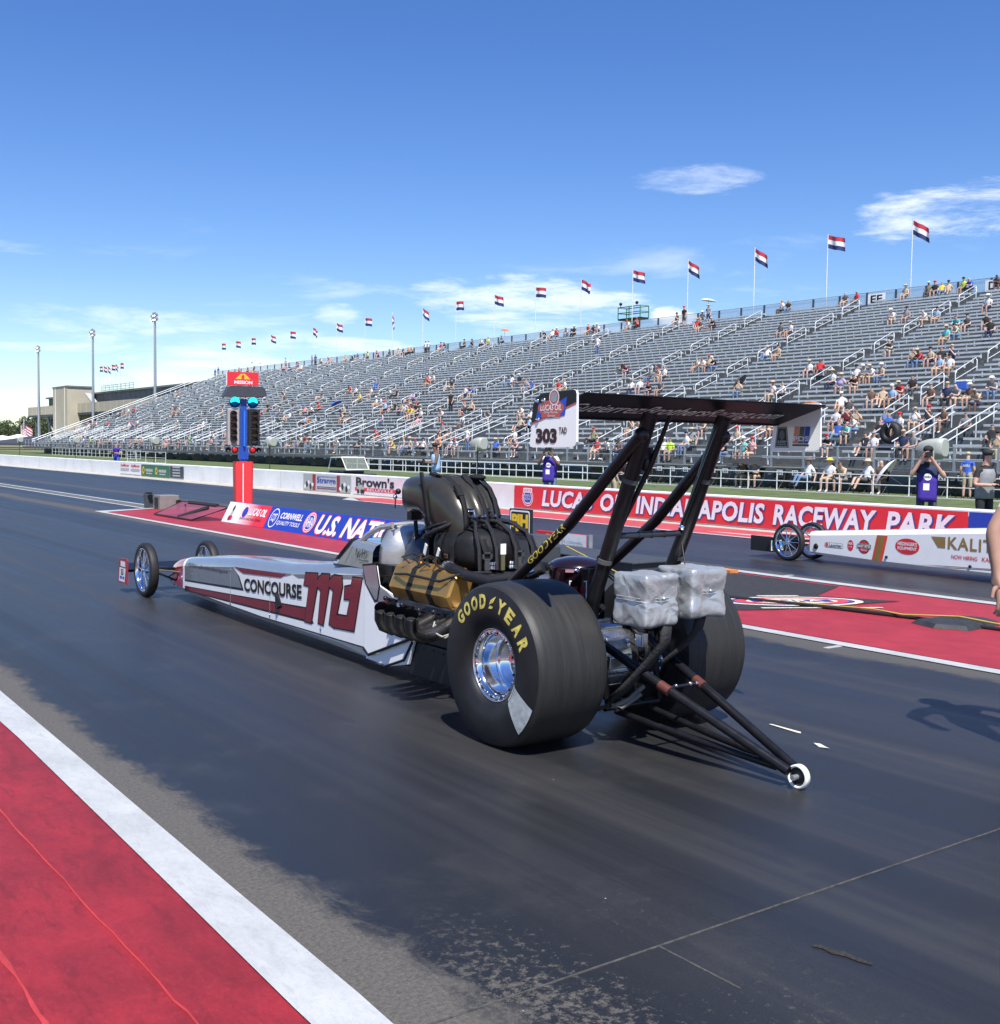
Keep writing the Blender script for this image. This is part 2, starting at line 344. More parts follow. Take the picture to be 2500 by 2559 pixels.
# cold seams in the painted apron, raised beads of sealant
def bead(name, pts, w, z, m):
    mb = MB(); L = []
    for i in range(len(pts)-1):
        for k in range(14):
            t = k/14; L.append(Vector(pts[i]).lerp(Vector(pts[i+1]), t)+Vector((random.uniform(-1, 1)*.006, 0)))
    L.append(Vector(pts[-1])); rg = []
    for p in L: ww = w*random.uniform(.4, 1.3); rg.append([Vector((p.x-ww, p.y, z)), Vector((p.x, p.y, z+.006)), Vector((p.x+ww, p.y, z))])
    mb.loft(rg, 0, False, ring_closed=False); return struct(name, mb, m)
SEAM = M('red_sealant', (.40, .035, .035), .45, var=.2)
bead('apron_seam', [(1.27, .5), (1.20, 2.0), (1.16, 3.2), (1.13, 5.2), (1.11, 8), (1.08, 14)], .0035, .0055, SEAM)
bead('apron_seam', [(.80, .5), (.79, 2.6), (.81, 3.4), (.77, 5.0), (.75, 9)], .009, .0055, SEAM)
# transverse pavement joint and a short spall
JOINT = M('joint_filler', (.062, .060, .056), .8, var=.5, scale=30)
mb = MB(); mb.bx(1.68, 7.95, 2.655, 2.663, .0, .003); struct('pavement_joint', mb, JOINT)
mb = MB(); mb.bx(2.62, 2.628, 2.30, 2.655, .0, .0025); struct('pavement_joint', mb, JOINT)
SP = M('spall', (.022, .020, .018), .9, var=.7, scale=90, bump=1.)
mb = MB(); poly_patch(mb, [(3.06, 2.37), (3.085, 2.36), (3.09, 2.31), (3.11, 2.27), (3.105, 2.22), (3.115, 2.17), (3.10, 2.16), (3.085, 2.20), (3.08, 2.25), (3.06, 2.29), (3.065, 2.33), (3.05, 2.36)], lambda a, b: Vector((a, b, .003))); struct('pavement_spall', mb, SP)
# centre island
sheet('centre_island', [(8.26, -60), (11.72, -60), (11.72, 27.6), (9.75, 28.3), (8.26, 27.2)], .004, REDI)
sheet('island_line', [(8.06, -60), (8.22, -60), (8.22, 27.25), (9.75, 28.32), (9.75, 28.5), (8.06, 27.7)], .008, WHT)
sheet('island_line', [(11.76, -60), (11.96, -60), (11.96, 27.7), (9.75, 28.5), (9.75, 28.32), (11.76, 27.5)], .008, WHT)
sheet('centre_strip', [(9.62, 28.6), (10.05, 28.6), (10.05, 600), (9.62, 600)], .002, M('centre_asphalt', (.10, .10, .10), .8, var=.3))
sheet('centre_line', [(9.5, 28.55), (9.61, 28.55), (9.61, 600), (9.5, 600)], .006, WHT)
sheet('centre_line', [(10.05, 28.9), (10.17, 28.9), (10.17, 600), (10.05, 600)], .006, WHT)
mb = MB(); mb.bx(7.86, 8.06, 6.02, 6.07, .0, .004); struct('lane_tick', mb, WHT)
mb = MB(); mb.bx(11.96, 12.16, 9.9, 9.95, .0, .004); struct('lane_tick', mb, WHT)
# red strip along the far wall
sheet('wall_strip', [(16.75, -60), (18.2, -60), (18.2, 31.5), (17.4, 31.8), (16.75, 30)], .004, paint_mat('red_wall_strip', (.50, .075, .08), (.42, .06, .065), wear=.1))
sheet('wall_strip_line', [(16.55, -60), (16.7, -60), (16.7, 30.2), (17.4, 31.85), (17.4, 32.1), (16.55, 31)], .008, WHT)
STREAK = M('white_swash', (.72, .60, .60), .6)
for k, (y0, y1, x) in enumerate(((16.3, 13.6, 17.15), (15.2, 12.2, 17.4), (14.0, 11.4, 16.95))):
    sheet('painted_swash', [(x, y0), (x+.12, y0-.7), (x+.14, y1), (x+.02, y1+.4)], .007, STREAK)
# starting-line carpet with a worn club roundel and a rubber mat
CARP = M('black_carpet', (.024, .024, .026), .85, var=.35, scale=12, bump=.5, bscale=200)
sheet('black_carpet', [(8.75, 8.05), (9.3, 7.78), (11.05, 7.5), (10.6, 8.3), (11.6, 8.75), (11.62, 16), (8.75, 16)], .010, CARP)
fn = plane((9.95, 8.12, .014), (.62, -.35, 0), (.30, .52, 0))
mb = MB(); WB = M('worn_cream', (.62, .58, .46), .7, var=.3, scale=40); NAVY = M('navy_print', (.03, .04, .19), .6, var=.3, scale=30)
poly_patch(mb, ell(0, 0, 1.15, .62), fn, 0); fz = lambda k: (lambda a, b: fn(a, b)+Vector((0, 0, k)))
poly_patch(mb, ell(0, 0, 1.02, .52), fz(.001), 1); poly_patch(mb, ell(0, 0, .93, .45), fz(.002), 2); poly_patch(mb, ell(0, 0, .74, .33), fz(.003), 0)
poly_patch(mb, rect(-.66, -.17, 1.3, .33, .05), fz(.004), 1); put_text(mb, 'NHRA', fz(.005), -.5, -.13, 1.0, .26, 0, bold=.02)
poly_patch(mb, rect(-.75, -.92, 1.9, .10, .04), fz(.001), 0); poly_patch(mb, rect(-.35, .70, .7, .10, .04), fz(.001), 0)
poly_patch(mb, rect(-1.75, -.35, .36, .6, .1), fz(.001), 0); poly_patch(mb, rect(-1.70, -.28, .26, .46, .08), fz(.002), 1)
struct('painted_roundel', mb, [WB, NAVY, RED])
# ------------------------------------------------------------------ grandstand
X0, Z0, TR, RI, NR = 42.5, 1.05, .762, .3048, 38
YA = [33.2+9.15*k for k in range(-3, 16)]
Y_LO, Y_HI = 6.0, 175.5
def rowx(n): return X0+TR*n
def rowz(n): return Z0+RI*n
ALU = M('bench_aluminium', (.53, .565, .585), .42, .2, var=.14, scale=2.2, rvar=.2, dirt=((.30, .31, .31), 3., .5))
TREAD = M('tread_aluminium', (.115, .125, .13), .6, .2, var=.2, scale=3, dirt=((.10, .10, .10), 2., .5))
RAILM = M('white_galvanised_pipe', (.72, .75, .75), .38, .3, var=.08)
BRK = M('bench_bracket_paint', (.66, .69, .70), .5, .2)
def grandstand():
    G = thing('grandstand', 'long open aluminium grandstand with rows of grey benches beyond the far wall', 'grandstand', (0, 0, 0))
    # stepped decks: one plank-and-riser per row
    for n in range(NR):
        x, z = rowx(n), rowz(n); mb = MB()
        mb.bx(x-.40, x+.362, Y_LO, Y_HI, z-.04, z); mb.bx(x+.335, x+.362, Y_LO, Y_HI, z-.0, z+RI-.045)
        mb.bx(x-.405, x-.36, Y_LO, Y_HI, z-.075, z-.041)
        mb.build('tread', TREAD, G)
    # benches
    def spans(n):
        ys = [Y_LO]+YA[0:]+[Y_HI]; out = []
        for k, a in enumerate(YA[:-1]):
            b = YA[k+1]; c = (a+b)/2
            if n < 7: out += [(k, a+.62, c-1.12), (k, c+1.12, b-.62)]
            else: out.append((k, a+.62, b-.62))
        out.append((99, YA[-1]+.62, Y_HI-.1)); return out
    rest = MB(); brk = MB(); cache = {}
    for n in range(NR):
        x, z = rowx(n), rowz(n)
        for k, a, b in spans(n):
            L = b-a
            for i in range(int(L/1.83)+1):
                y = a+.35+i*(L-.7)/max(1, int(L/1.83))
                brk.bx(x-.105, x-.06, y-.032, y+.032, z+.0, z+.345); brk.bx(x-.12, x+.12, y-.025, y+.025, z+.30, z+.345)
            if 2 <= k <= 8:
                key = round(L, 2)
                if key not in cache: cache[key] = MB().box((0, 0, 0), (.25, L, .105)).mesh('bench', ALU)
                link('bench', cache[key], G, loc=(x, (a+b)/2, z+.38))
            else: rest.box((x, (a+b)/2, z+.39), (.25, L, .105))
    tag(rest.build('bench', ALU, G), kind='stuff')
    tag(brk.build('bench_bracket', BRK, G), kind='stuff')
    # aisle half-steps
    st = MB()
    for n in range(NR-1):
        for y in YA: st.bx(rowx(n)-.02, rowx(n)+.33, y-.55, y+.55, rowz(n)+.0, rowz(n)+RI/2)
    tag(st.build('aisle_step', M('aisle_step_metal', (.17, .175, .17), .6, .3, var=.25), G), kind='stuff')
    # short handrails up the middle of every aisle
    hm = MB()
    def rail(n0, dn, top=.95):
        xa, xb = 0, TR*dn; zb = RI*dn
        pts = [(0, 0, .02), (0, 0, top-.12), (.07, 0, top), (xb-.1, 0, zb+top), (xb, 0, zb+top-.14), (xb, 0, zb)]
        hm.tube(pts, .026, 6); hm.tube([(0, 0, top*.52), (xb, 0, zb+top*.52)], .022, 6)
    rail(0, 2.55); HM = hm.mesh('handrail', RAILM)
    for k, y in enumerate(YA):
        for j in range(8):
            n0 = 34.0-3.86*j-.8
            if n0 < 1.5: continue
            link('handrail', HM, G, loc=(rowx(n0)-.1, y, rowz(int(n0))))
    # entry stairs with long double rails
    sm = MB()
    for n in range(14): sm.bx(rowx(n*.5)-.3, rowx(n*.5)+.12, -1.0, 1.0, rowz(n*.5)-.20, rowz(n*.5)-.03, 0)
    for s in (-1.02, 1.02):
        for h in (.95, .62): sm.tube([(rowx(.6)-.3, s, rowz(.6)+h), (rowx(6.4), s, rowz(6.4)+h)], .03, 6, 1)
        for n in (.7, 2.6, 4.5, 6.3): sm.tube([(rowx(n)-.15, s, rowz(n)-.1), (rowx(n)-.15, s, rowz(n)+.93)], .028, 6, 1)
    SM = sm.mesh('entry_stair', [TREAD, RAILM])
    hp = MB()
    for k in range(len(YA)-1):
        c = (YA[k]+YA[k+1])/2
        link('entry_stair', SM, G, loc=(0, c, 0)); link('handrail', HM, G, loc=(rowx(1.0), c+2.9, rowz(1)))
    # front walkway, fascia and guard rail
    w = MB(); w.bx(40.9, 42.15, Y_LO, Y_HI, .90, .95); w.bx(40.86, 40.9, Y_LO, Y_HI, .72, .95); w.bx(40.85, 40.88, Y_LO, Y_HI, .80, .835)
    w.build('walkway', TREAD, G)
    w = MB()
    for h in (1.93, 1.44): w.tube([(41, Y_LO, h), (41, Y_HI, h)], .03, 6)
    w.build('guard_rail', STEEL, G)
    pm = MB(); pm.box((0, 0, .35), (.07, .09, 1.35)); pm.add([(-.05, -.06, -.33), (-.05, .06, -.33), (-.12, .08, -.33), (-.12, -.08, -.33), (-.04, -.05, .1), (-.04, .05, .1)], [(0, 1, 2, 3), (2, 3, 4, 5), (0, 3, 4), (1, 2, 5), (0, 1, 5, 4)])
    PM = pm.mesh('rail_post', STEEL); y = 7.0
    while y < Y_HI: link('rail_post', PM, G, loc=(41, y, .95)); y += 1.86
    # piers below and the end rail
    pr = MB().box((0, 0, .36), (.9, .9, .75)).mesh('pier', M('pier_concrete', (.30, .30, .29), .85, var=.2)); y = 9
    while y < Y_HI: link('pier', pr, G, loc=(44.2, y, -.02)); y += 4.6
    en = MB()
    for h in (1.05, .75): en.tube([(rowx(-.5), Y_HI, rowz(-.5)+h), (rowx(37), Y_HI, rowz(37)+h)], .05, 6)
    for n in range(0, 38, 3): en.tube([(rowx(n), Y_HI, rowz(n)), (rowx(n), Y_HI, rowz(n)+1.05)], .03, 6)
    en.build('end_rail', RAILM, G)
    # back structure: posts, girders and the mesh fence on top
    xt, zt = rowx(NR-1)+.42, rowz(NR-1)
    pm = MB().bx(-.05, .05, -.06, .06, 0, 1.15).mesh('back_post', M('dark_post', (.06, .07, .09), .5, .4)); y = 8.0
    while y < Y_HI: link('back_post', pm, G, loc=(xt, y, zt)); y += 2.44
    b = MB(); b.tube([(xt, Y_LO, zt+1.15), (xt, Y_HI, zt+1.15)], .025, 6); b.build('top_rail', STEEL, G)
    b = MB(); b.add([(xt+.06, Y_LO, zt), (xt+.06, Y_HI, zt), (xt+.06, Y_HI, zt+1.12), (xt+.06, Y_LO, zt+1.12)], [(0, 1, 2, 3)])
    b.build('mesh_screen', M('chain_link', (.30, .34, .40), .6, .3, alpha=.42), G)
    cm = MB(); cm.bx(-.1, .1, -.1, .1, 0, zt); cm.bar((0, 0, zt-.3), (-14, 0, .9), .12, .2); CM = cm.mesh('back_column', STEEL); y = 10
    while y < Y_HI: link('back_column', CM, G, loc=(xt, y, 0)); y += 9.15
    # row letters on the back fence
    for s, px, py in (('D7', 2490, 695), ('EE', 2192, 727)):
        p = onX(px, py, xt-.1); mb = MB(); fnp = plane((xt-.1, p.y, zt+.25), (0, -1, 0), (0, 0, 1))
        poly_patch(mb, rect(-.75, 0, 1.5, .75), fnp, 0); put_text(mb, s, lambda a, b: fnp(a, b)-Vector((.01, 0, 0)), -.5, .1, 1.0, .55, 1, bold=.02); mb.build('section_sign', [WHITE, BLACK], G)
    return G
GS = grandstand()
# ------------------------------------------------------------------ flags along the back of the stand
FR, FW, FB = M('flag_red', (.45, .03, .05), .8), M('flag_white', (.75, .75, .75), .8), M('flag_navy', (.02, .03, .12), .8)
def flag_mesh(seed, droop, L=1.6, Hh=1.0, cols=(FR, FW, FB)):
    rnd = random.Random(seed); mb = MB(); ph = rnd.uniform(0, 6); fr = rnd.uniform(2.2, 3.4); nu, nv = 14, 9; P = []
    for j in range(nv+1):
        for i in range(nu+1):
            u, v = i/nu, j/nv
            amp = .16*u**.7; y = -L*u*math.cos(droop)*(1-.04*math.sin(fr*u*3+ph)**2); z = Hh*(v-1)-L*u*math.sin(droop)-.05*math.sin(fr*u*2+ph)*u
            P.append((amp*math.sin(fr*u*2.6+ph+v*.8), y, z))
    for j in range(nv):
        m = 2 if j < 3 else (1 if j < 6 else 0)
        mb.add(P, [(j*(nu+1)+i, j*(nu+1)+i+1, (j+1)*(nu+1)+i+1, (j+1)*(nu+1)+i) for i in range(nu)], m, True)
    return mb.mesh('flag', list(cols))
FLG = [flag_mesh(s, d) for s, d in ((1, .08), (2, .30), (3, .55), (4, .16), (5, .42))]; FDOWN = flag_mesh(9, 1.25, 1.2)
ORD = ['first', 'second', 'third', 'fourth', 'fifth', 'sixth', 'seventh', 'eighth', 'ninth', 'tenth', 'eleventh', 'twelfth', 'thirteenth', 'fourteenth', 'fifteenth', 'sixteenth', 'seventeenth', 'eighteenth', 'nineteenth']
PY = [48.9, 56.3, 63.6, 71.2, 78.3, 85.7, 93.0, 100.3, 107.8, 114.9, 122.0, 128.9, 136.7, 143.7, 151.0, 157.6, 164.7, 170.7, 176.5]
pole = MB().tube([(0, 0, 0), (0, 0, 5.6)], .045, 6).mesh('pole', RAILM)
KIND = [2, 1, 2, 2, 1, 4, 3, 1, 0, 2, 9, 3, 1, 4, 3, 1, 0, 3, 0]
for i, y in enumerate(PY):
    z0 = 18.5-.022*i-5.6
    f = thing('flagpole', 'red, white and blue flag, %s from the right along the back of the grandstand' % ORD[i], 'flag', (72.0, y, z0), group='flags along the top of the grandstand')
    link('pole', pole, f); link('flag', FDOWN if KIND[i] == 9 else FLG[KIND[i]], f, loc=(0, 0, 5.55))
# ------------------------------------------------------------------ far guard wall and its banners
WXF, WH = 18.7, .685
WALLM = M('white_wall_paint', (.70, .71, .71), .65, var=.08, scale=.8, dirt=((.45, .44, .42), 1.2, .35), bump=.15)
mb = MB(); sec = [(0, -.02), (0, WH-.02), (.02, WH), (.30, WH), (.32, WH-.02), (.32, -.02)]
mb.prism(sec, lambda a, b, t: Vector((WXF+a, t, b)), -60, 420); WALL = mb.build('guard_wall', WALLM); tag(WALL, 'long low white concrete guard wall along the far edge of the track', 'wall')
mb = MB()
for y in range(-20, 400, 6): mb.bx(WXF-.003, WXF+.0005, y-.012, y+.012, .0, WH-.02)  # thin grey strip at each joint of the wall
tag(mb.build('wall_joint', M('joint_grey', (.40, .40, .39), .9), WALL), kind='stuff')
def banner(label, y1, y0, z0, z1, m, draw=None, mats=(), n=14):
    """vinyl banner hung on the track face of the wall, y1 > y0 (left to right in the picture)"""
    o = thing('wall_banner', label, 'banner', (WXF-.02, y1, z0)); mb = MB(); rnd = random.Random(int(y1*7)); P = []
    for j in range(4):
        for i in range(n+1): P.append((-.004-.005*math.sin(i*1.7+j)*rnd.random(), -(y1-y0)*i/n, (z1-z0)*j/3))
    mb.add(P, [(j*(n+1)+i, j*(n+1)+i+1, (j+1)*(n+1)+i+1, (j+1)*(n+1)+i) for j in range(3) for i in range(n)], 0, True); mb.build('sheet', m, o)
    if draw:
        mb = MB(); f = lambda k: (lambda u, v: Vector((-.012-k, -u, v))); draw(mb, f); mb.build('print', list(mats), o)
    return o
VR = M('banner_red', (.62, .022, .035), .5, var=.06); VW = M('banner_white', (.74, .72, .76), .5, var=.04); VB = M('banner_blue', (.012, .045, .36), .5); VK = M('banner_black', (.015, .015, .017), .5); VN = M('banner_navy', (.05, .05, .22), .5); VP = M('banner_pink', (.74, .62, .66), .5); VG = M('banner_green', (.02, .14, .06), .55); VY = M('banner_gold', (.65, .42, .03), .5); VD = M('banner_maroon', (.28, .015, .03), .5); VS = M('banner_slate', (.03, .04, .06), .5)
def d_lucas(mb, f):
    for u, r_, m in ((.62, .245, 0), (.62, .225, 1), (.62, .19, 0), (.62, .165, 2)): poly_patch(mb, ell(u, .305, r_, r_), f(.001*(1+[.245, .225, .19, .165].index(r_))), m)
    poly_patch(mb, rect(.42, .43, .40, .13, .03), f(.006), 0); put_text(mb, 'LUCAS OIL', f(.007), .45, .46, .34, .07, 1, bold=.02); put_text(mb, 'INDIANAPOLIS', f(.006), .48, .32, .28, .07, 0); put_text(mb, 'RACEWAY', f(.006), .48, .23, .28, .07, 0); put_text(mb, 'PARK', f(.006), .54, .125, .16, .05, 0)
    for k, m, dx in ((.002, 3, .035), (.004, 0, 0)):
        for w, u, L in (('LUCAS', 1.25, 2.1), ('OIL', 3.62, 1.0), ('INDIANAPOLIS', 4.92, 4.0), ('RACEWAY', 9.15, 2.55), ('PARK', 11.9, 1.45)):
            put_text(mb, w, f(k), u+dx, .095-dx*.6, L, .44, m, shear=.16, bold=.036, space=1.06)
banner('red banner reading LUCAS OIL INDIANAPOLIS RACEWAY PARK in white', 24.95, 11.35, .03, .64, VR, d_lucas, (VW, VR, VB, VN), 60)
banner('plain blue banner to the right of the long red banner', 11.33, 6.0, .03, .64, VB)
def d_brown(mb, f):
    put_text(mb, "Brown's", f(.003), .22, .26, 2.55, .33, 1, bold=.03); poly_patch(mb, rect(.15, .12, 2.8, .11), f(.001), 2); put_text(mb, 'BELLEVILLE', f(.003), 1.0, .135, 1.7, .08, 0)
    poly_patch(mb, ell(.55, .20, .26, .13, 14), f(.004), 3)
    for u in (.38, .62, .74): poly_patch(mb, ell(u, .10, .08, .08, 12), f(.005), 1)
banner("white and pink banner reading Brown's in heavy black letters", 34.2, 30.2, .03, .62, VP, d_brown, (VW, VK, VR, GREY))
def d_rag(mb, f):
    put_text(mb, 'DRAG', f(.002), .25, .32, 1.45, .22, 0, bold=.04); put_text(mb, 'RACE.COM', f(.002), .25, .08, 1.45, .18, 0, bold=.03)
banner('maroon banner with pale drag racing lettering behind the injector hat', 28.9, 26.75, .06, .60, VD, d_rag, (VW,))
def d_strange(mb, f):
    for u, w in ((.0, .9), (2.75, .9)):
        poly_patch(mb, rect(u, .0, w, .58), f(.001), 2)
        for k in range(5): poly_patch(mb, ell(u+.15+.15*k, .12+.08*(k % 3), .09, .07+.05*(k % 2), 10), f(.002+.0003*k), 3 if k % 2 else 1)
    poly_patch(mb, rect(.75, .0, .25, .58), f(.0015), 4); poly_patch(mb, rect(2.62, .0, .25, .58), f(.0015), 4)
    put_text(mb, 'Strange', f(.003), 1.1, .22, 1.45, .26, 0, bold=.02); poly_patch(mb, rect(1.1, .12, 1.5, .03), f(.002), 0); poly_patch(mb, rect(1.1, .06, 1.5, .03), f(.002), 4); poly_patch(mb, rect(1.1, .50, 1.5, .02), f(.002), 0)
banner('grey banner reading Strange in blue with dark photographs at both ends', 38.0, 34.4, .04, .62, M('banner_grey', (.48, .48, .47), .5), d_strange, (VB, VW, GREY, VK, VD))
def d_gm(mb, f):
    for u in (.1, 1.75): put_text(mb, 'SealMaster', f(.002), u, .36, 1.4, .15, 0, bold=.02, shear=.2); poly_patch(mb, rect(u, .14, 1.35, .14), f(.001), 1)
banner('white banner with two red trade names on the far white wall', 59.5, 56.2, .07, .60, VW, d_gm, (VR, GREY))
def d_sun(mb, f):
    for u in (.12, 2.0): poly_patch(mb, ell(u+.22, .30, .18, .19, 12), f(.001), 0); poly_patch(mb, ell(u+.22, .30, .08, .09, 10), f(.002), 2); poly_patch(mb, rect(u+.55, .24, 1.05, .14), f(.001), 1); poly_patch(mb, rect(u+.65, .12, .85, .07), f(.001), 1)
banner('green banner with two yellow flowers on the far white wall', 56.15, 52.1, .02, .60, VG, d_sun, (VY, GREY, M('seed_brown', (.1, .05, .02), .6)))
def d_sl(mb, f):
    for k in range(4): poly_patch(mb, rect(.35, .08+.13*k, 1.0, .07), f(.001), 0)
banner('small dark slate banner right of the green banner', 52.05, 50.3, .05, .60, VS, d_sl, (GREY,))
# ------------------------------------------------------------------ starting-line lights
def tree():
    t = thing('starting_light_tree', 'red and blue drag racing starting light tower with cyan top bulbs', 'light tower', (10.25, 23.9, 0))
    c = M('tree_red_pad', (.62, .035, .04), .5, var=.06, bump=.2, bscale=25); bl = M('tree_blue', (.012, .06, .34), .4); bd = M('tree_box', (.012, .013, .017), .5); gr = M('tree_grey', (.33, .31, .30), .6)
    mb = MB(); mb.prism([(-.19, -.16), (.19, -.16), (.19, .16), (-.19, .16)], lambda a, b, z: Vector((a*(1+.08*(z-.1)), b, z)), .10, 1.28); mb.build('crash_pad', c, t, bevel=.05, seg=3)
    mb = MB(); mb.bx(-.04, -.02, -.175, -.163, .12, 1.24); mb.bx(-.2, .2, -.17, .17, .02, .10, 1); mb.build('pad_seam', [WHITE, BLACK], t)
    mb = MB(); mb.bx(-.07, .07, -.07, .07, 1.28, 2.68); mb.bx(-.10, .10, -.09, .09, 1.33, 1.60); mb.build('post', bl, t)
    mb = MB(); mb.bx(-.018, .018, -.16, -.08, 1.62, 2.42); mb.build('signal_strip', M('strip_blue', (.02, .15, .62), .4), t)
    for s in (-1, 1):
        mb = MB(); mb.bx(s*.10, s*.36, -.09, .09, 1.64, 2.46); b = mb.build('lamp_box', gr if s < 0 else bd, t, bevel=.015)
        mb = MB(); fx = lambda u, v: Vector((s*.23+u, -.0915, 1.70+v)); poly_patch(mb, rect(-.075, 0, .15, .72, .07), fx, 0); mb.build('lamp_panel', bd, b)
        for k, col in enumerate(((.10, .18, .10), (.20, .12, .03), (.20, .12, .03), (.20, .12, .03), (.14, .10, .05))):
            z = 1.76+.145*k; mb = MB(); mb.lathe([(-.10, .045), (-.104, .062), (-.10, .064)], (s*.23, 0, z), 'Y', 18); mb.sph((s*.23, -.098, z), (.05, .012, .05), 14, 8); mb.build('lamp', M('lamp_glass_%d' % k, col, .15, coat=.5), b)
            mb = MB(); mb.lathe([(-.10, .066), (-.20, .066)], (s*.23, 0, z), 'Y', 18); h = mb.build('visor', bd, b)
            for v in h.data.vertices: v.co.z = max(v.co.z, z-.01+(0 if v.co.y > -.12 else .02))
        mb = MB(); mb.lathe([(-.02, .0), (-.03, .11), (-.10, .125), (-.14, .120)], (s*.20, .02, 2.60), 'Y', 24, 0); mb.build('stage_lamp_housing', M('stage_blue', (.01, .05, .22), .35), t)
        mb = MB(); mb.lathe([(-.135, .0), (-.132, .06), (-.125, .105)], (s*.20, .02, 2.62), 'Y', 24, 0)
        for v in range(len(mb.v)): x, y, z = mb.v[v]; mb.v[v] = (x, y, max(z, 2.60+.02*math.cos((x-s*.2)*25)))
        mb.build('stage_lamp', M('cyan_lamp', (.02, .75, .75), .3, emit=1.1), t)
        mb = MB(); mb.lathe([(-.06, .0), (-.06, .062), (-.09, .075), (-.10, .07)], (s*.20, .0, 1.54), 'Y', 18, 0); mb.sph((s*.20, -.085, 1.54), (.06, .02, .06), 12, 8, 1); mb.lathe([(-.04, 0), (-.06, .06), (-.08, .055)], (s*.34, .02, 1.54), 'Y', 16, 0); mb.build('foul_lamp', [bd, M('foul_red', (.55, .01, .02), .3)], t)
    mb = MB(); mb.prism([(-.46, 2.72), (-.36, 2.93), (-.30, 2.96), (.40, 2.96), (.46, 2.90), (.49, 2.74)], lambda a, b, y: Vector((a, y, b)), -.20, .16); mb.build('hood', M('hood_grey', (.045, .05, .06), .45), t, bevel=.01)
    mb = MB(); mb.bx(-.36, .34, -.03, .03, 2.98, 3.28, 0); mb.bx(-.375, -.362, -.03, .03, 2.98, 3.28, 1); sg = mb.build('top_sign', [VR, WHITE], t)
    mb = MB(); f = lambda u, v: Vector((-.36+u, -.033, 2.98+v)); poly_patch(mb, [(.18, .14), (.52, .14), (.46, .20), (.40, .26), (.30, .26), (.24, .20)], f, 0); poly_patch(mb, ell(.35, .19, .035, .05, 10), lambda a, b: f(a, b)+Vector((0, -.002, 0)), 2); put_text(mb, 'MISSION', f, .16, .035, .40, .075, 1, bold=.03); mb.build('sign_print', [VY, VW, VR], sg)
    t.rotation_euler = (0, 0, R(-12)); return t
tree()
# ------------------------------------------------------------------ centre-island signs and boxes
def usbanner():
    o = thing('floor_banner', 'long low blue banner reading U.S. NATIONALS on the red island', 'banner', (9.37, 23.0, .005)); L = 8.6
    mb = MB(); mb.prism([(0, 0), (.22, .43), (.26, .43), (.48, 0)], lambda a, b, t: Vector((a, -t, b)), 0, L); mb.build('wedge', VB, o)
    n = Vector((-.89, 0, .456)); f = lambda k: (lambda u, v: Vector((v*.511, -u, v))+n*(.003+k))
    mb = MB(); poly_patch(mb, rect(0, .005, .62, .42), f(0), 0)
    for k in range(8): poly_patch(mb, rect(.62+.12*k, .005, .12, .42), f(0), 8+k)
    poly_patch(mb, rect(1.58, .005, .55, .42), f(0), 1)
    for k, (r_, m) in enumerate(((.13, 0), (.115, 1), (.10, 2))): poly_patch(mb, ell(.98, .25, r_*1.1, r_), f(.001+.001*k), m)
    poly_patch(mb, ell(.35, .30, .05, .06, 12), f(.002), 4); poly_patch(mb, rect(.29, .13, .12, .14, .03), f(.001), 5); poly_patch(mb, rect(.24, .05, .22, .10, .04), f(.002), 1); poly_patch(mb, rect(.30, .04, .05, .1), f(.003), 4)
    put_text(mb, 'LUCAS OIL', f(.005), 1.16, .20, .85, .15, 0, shear=.25, bold=.03); put_text(mb, 'DRAG RACING SERIES', f(.005), .85, .10, 1.05, .045, 4)
    for k, (rx, ry, m) in enumerate(((.19, .185, 0), (.165, .165, 2))): poly_patch(mb, ell(2.42, .215, rx, ry), f(.002+.001*k), m)
    put_text(mb, 'CQT', f(.005), 2.31, .13, .22, .17, 0, bold=.02); put_text(mb, 'CORNWELL', f(.002), 2.68, .22, .95, .12, 0, shear=.2, bold=.03); put_text(mb, 'QUALITY TOOLS', f(.002), 2.64, .09, .98, .09, 0, shear=.2, bold=.01)
    for k, (r_, m) in enumerate(((.195, 1), (.18, 0), (.165, 1), (.145, 0), (.13, 2))): poly_patch(mb, ell(3.98, .22, r_*1.15, r_), f(.002+.001*k), m)
    put_text(mb, 'NHRA', f(.009), 3.84, .13, .29, .18, 0, bold=.02)
    put_text(mb, 'U.S. NATIONALS', f(.001), 4.28, .02, 4.1, .385, 1, shear=.2, bold=.055); put_text(mb, 'U.S. NATIONALS', f(.003), 4.30, .04, 4.06, .345, 0, shear=.2, bold=.035)
    grad = [M('banner_fade_%d' % k, tuple(a+(b-a)*(k+.5)/8 for a, b in zip((.74, .72, .74), (.62, .022, .035))), .5) for k in range(8)]
    mb.build('print', [VW, VR, VB, VN, VK, GREY, BLACK, BLACK]+grad, o); return o
usbanner()
def netguard():
    o = thing('guard_frame', 'low dark framed guard panel with red mesh left of the blue banner', 'barrier', (8.85, 25.7, 0)); D = M('guard_frame_black', (.02, .018, .02), .5); Mh = M('red_mesh', (.22, .05, .08), .6, alpha=.75)
    mb = MB(); mb.add([(0, 0, .03), (.75, .2, .30), (.75, -2.6, .30), (0, -2.35, .03)], [(0, 1, 2, 3)]); mb.build('mesh_panel', Mh, o)
    mb = MB(); mb.tube([(0, 0, .03), (.75, .2, .30), (.75, -2.6, .30), (0, -2.35, .03)], .02, 6, closed=True); mb.tube([(.55, -.5, 0), (.55, -.5, .27)], .02, 6); mb.tube([(.05, -1.4, .03), (.55, -1.9, .26)], .05, 8); mb.tube([(.7, -.35, .305), (.72, -2.0, .31)], .045, 8); mb.build('frame', D, o)
netguard()
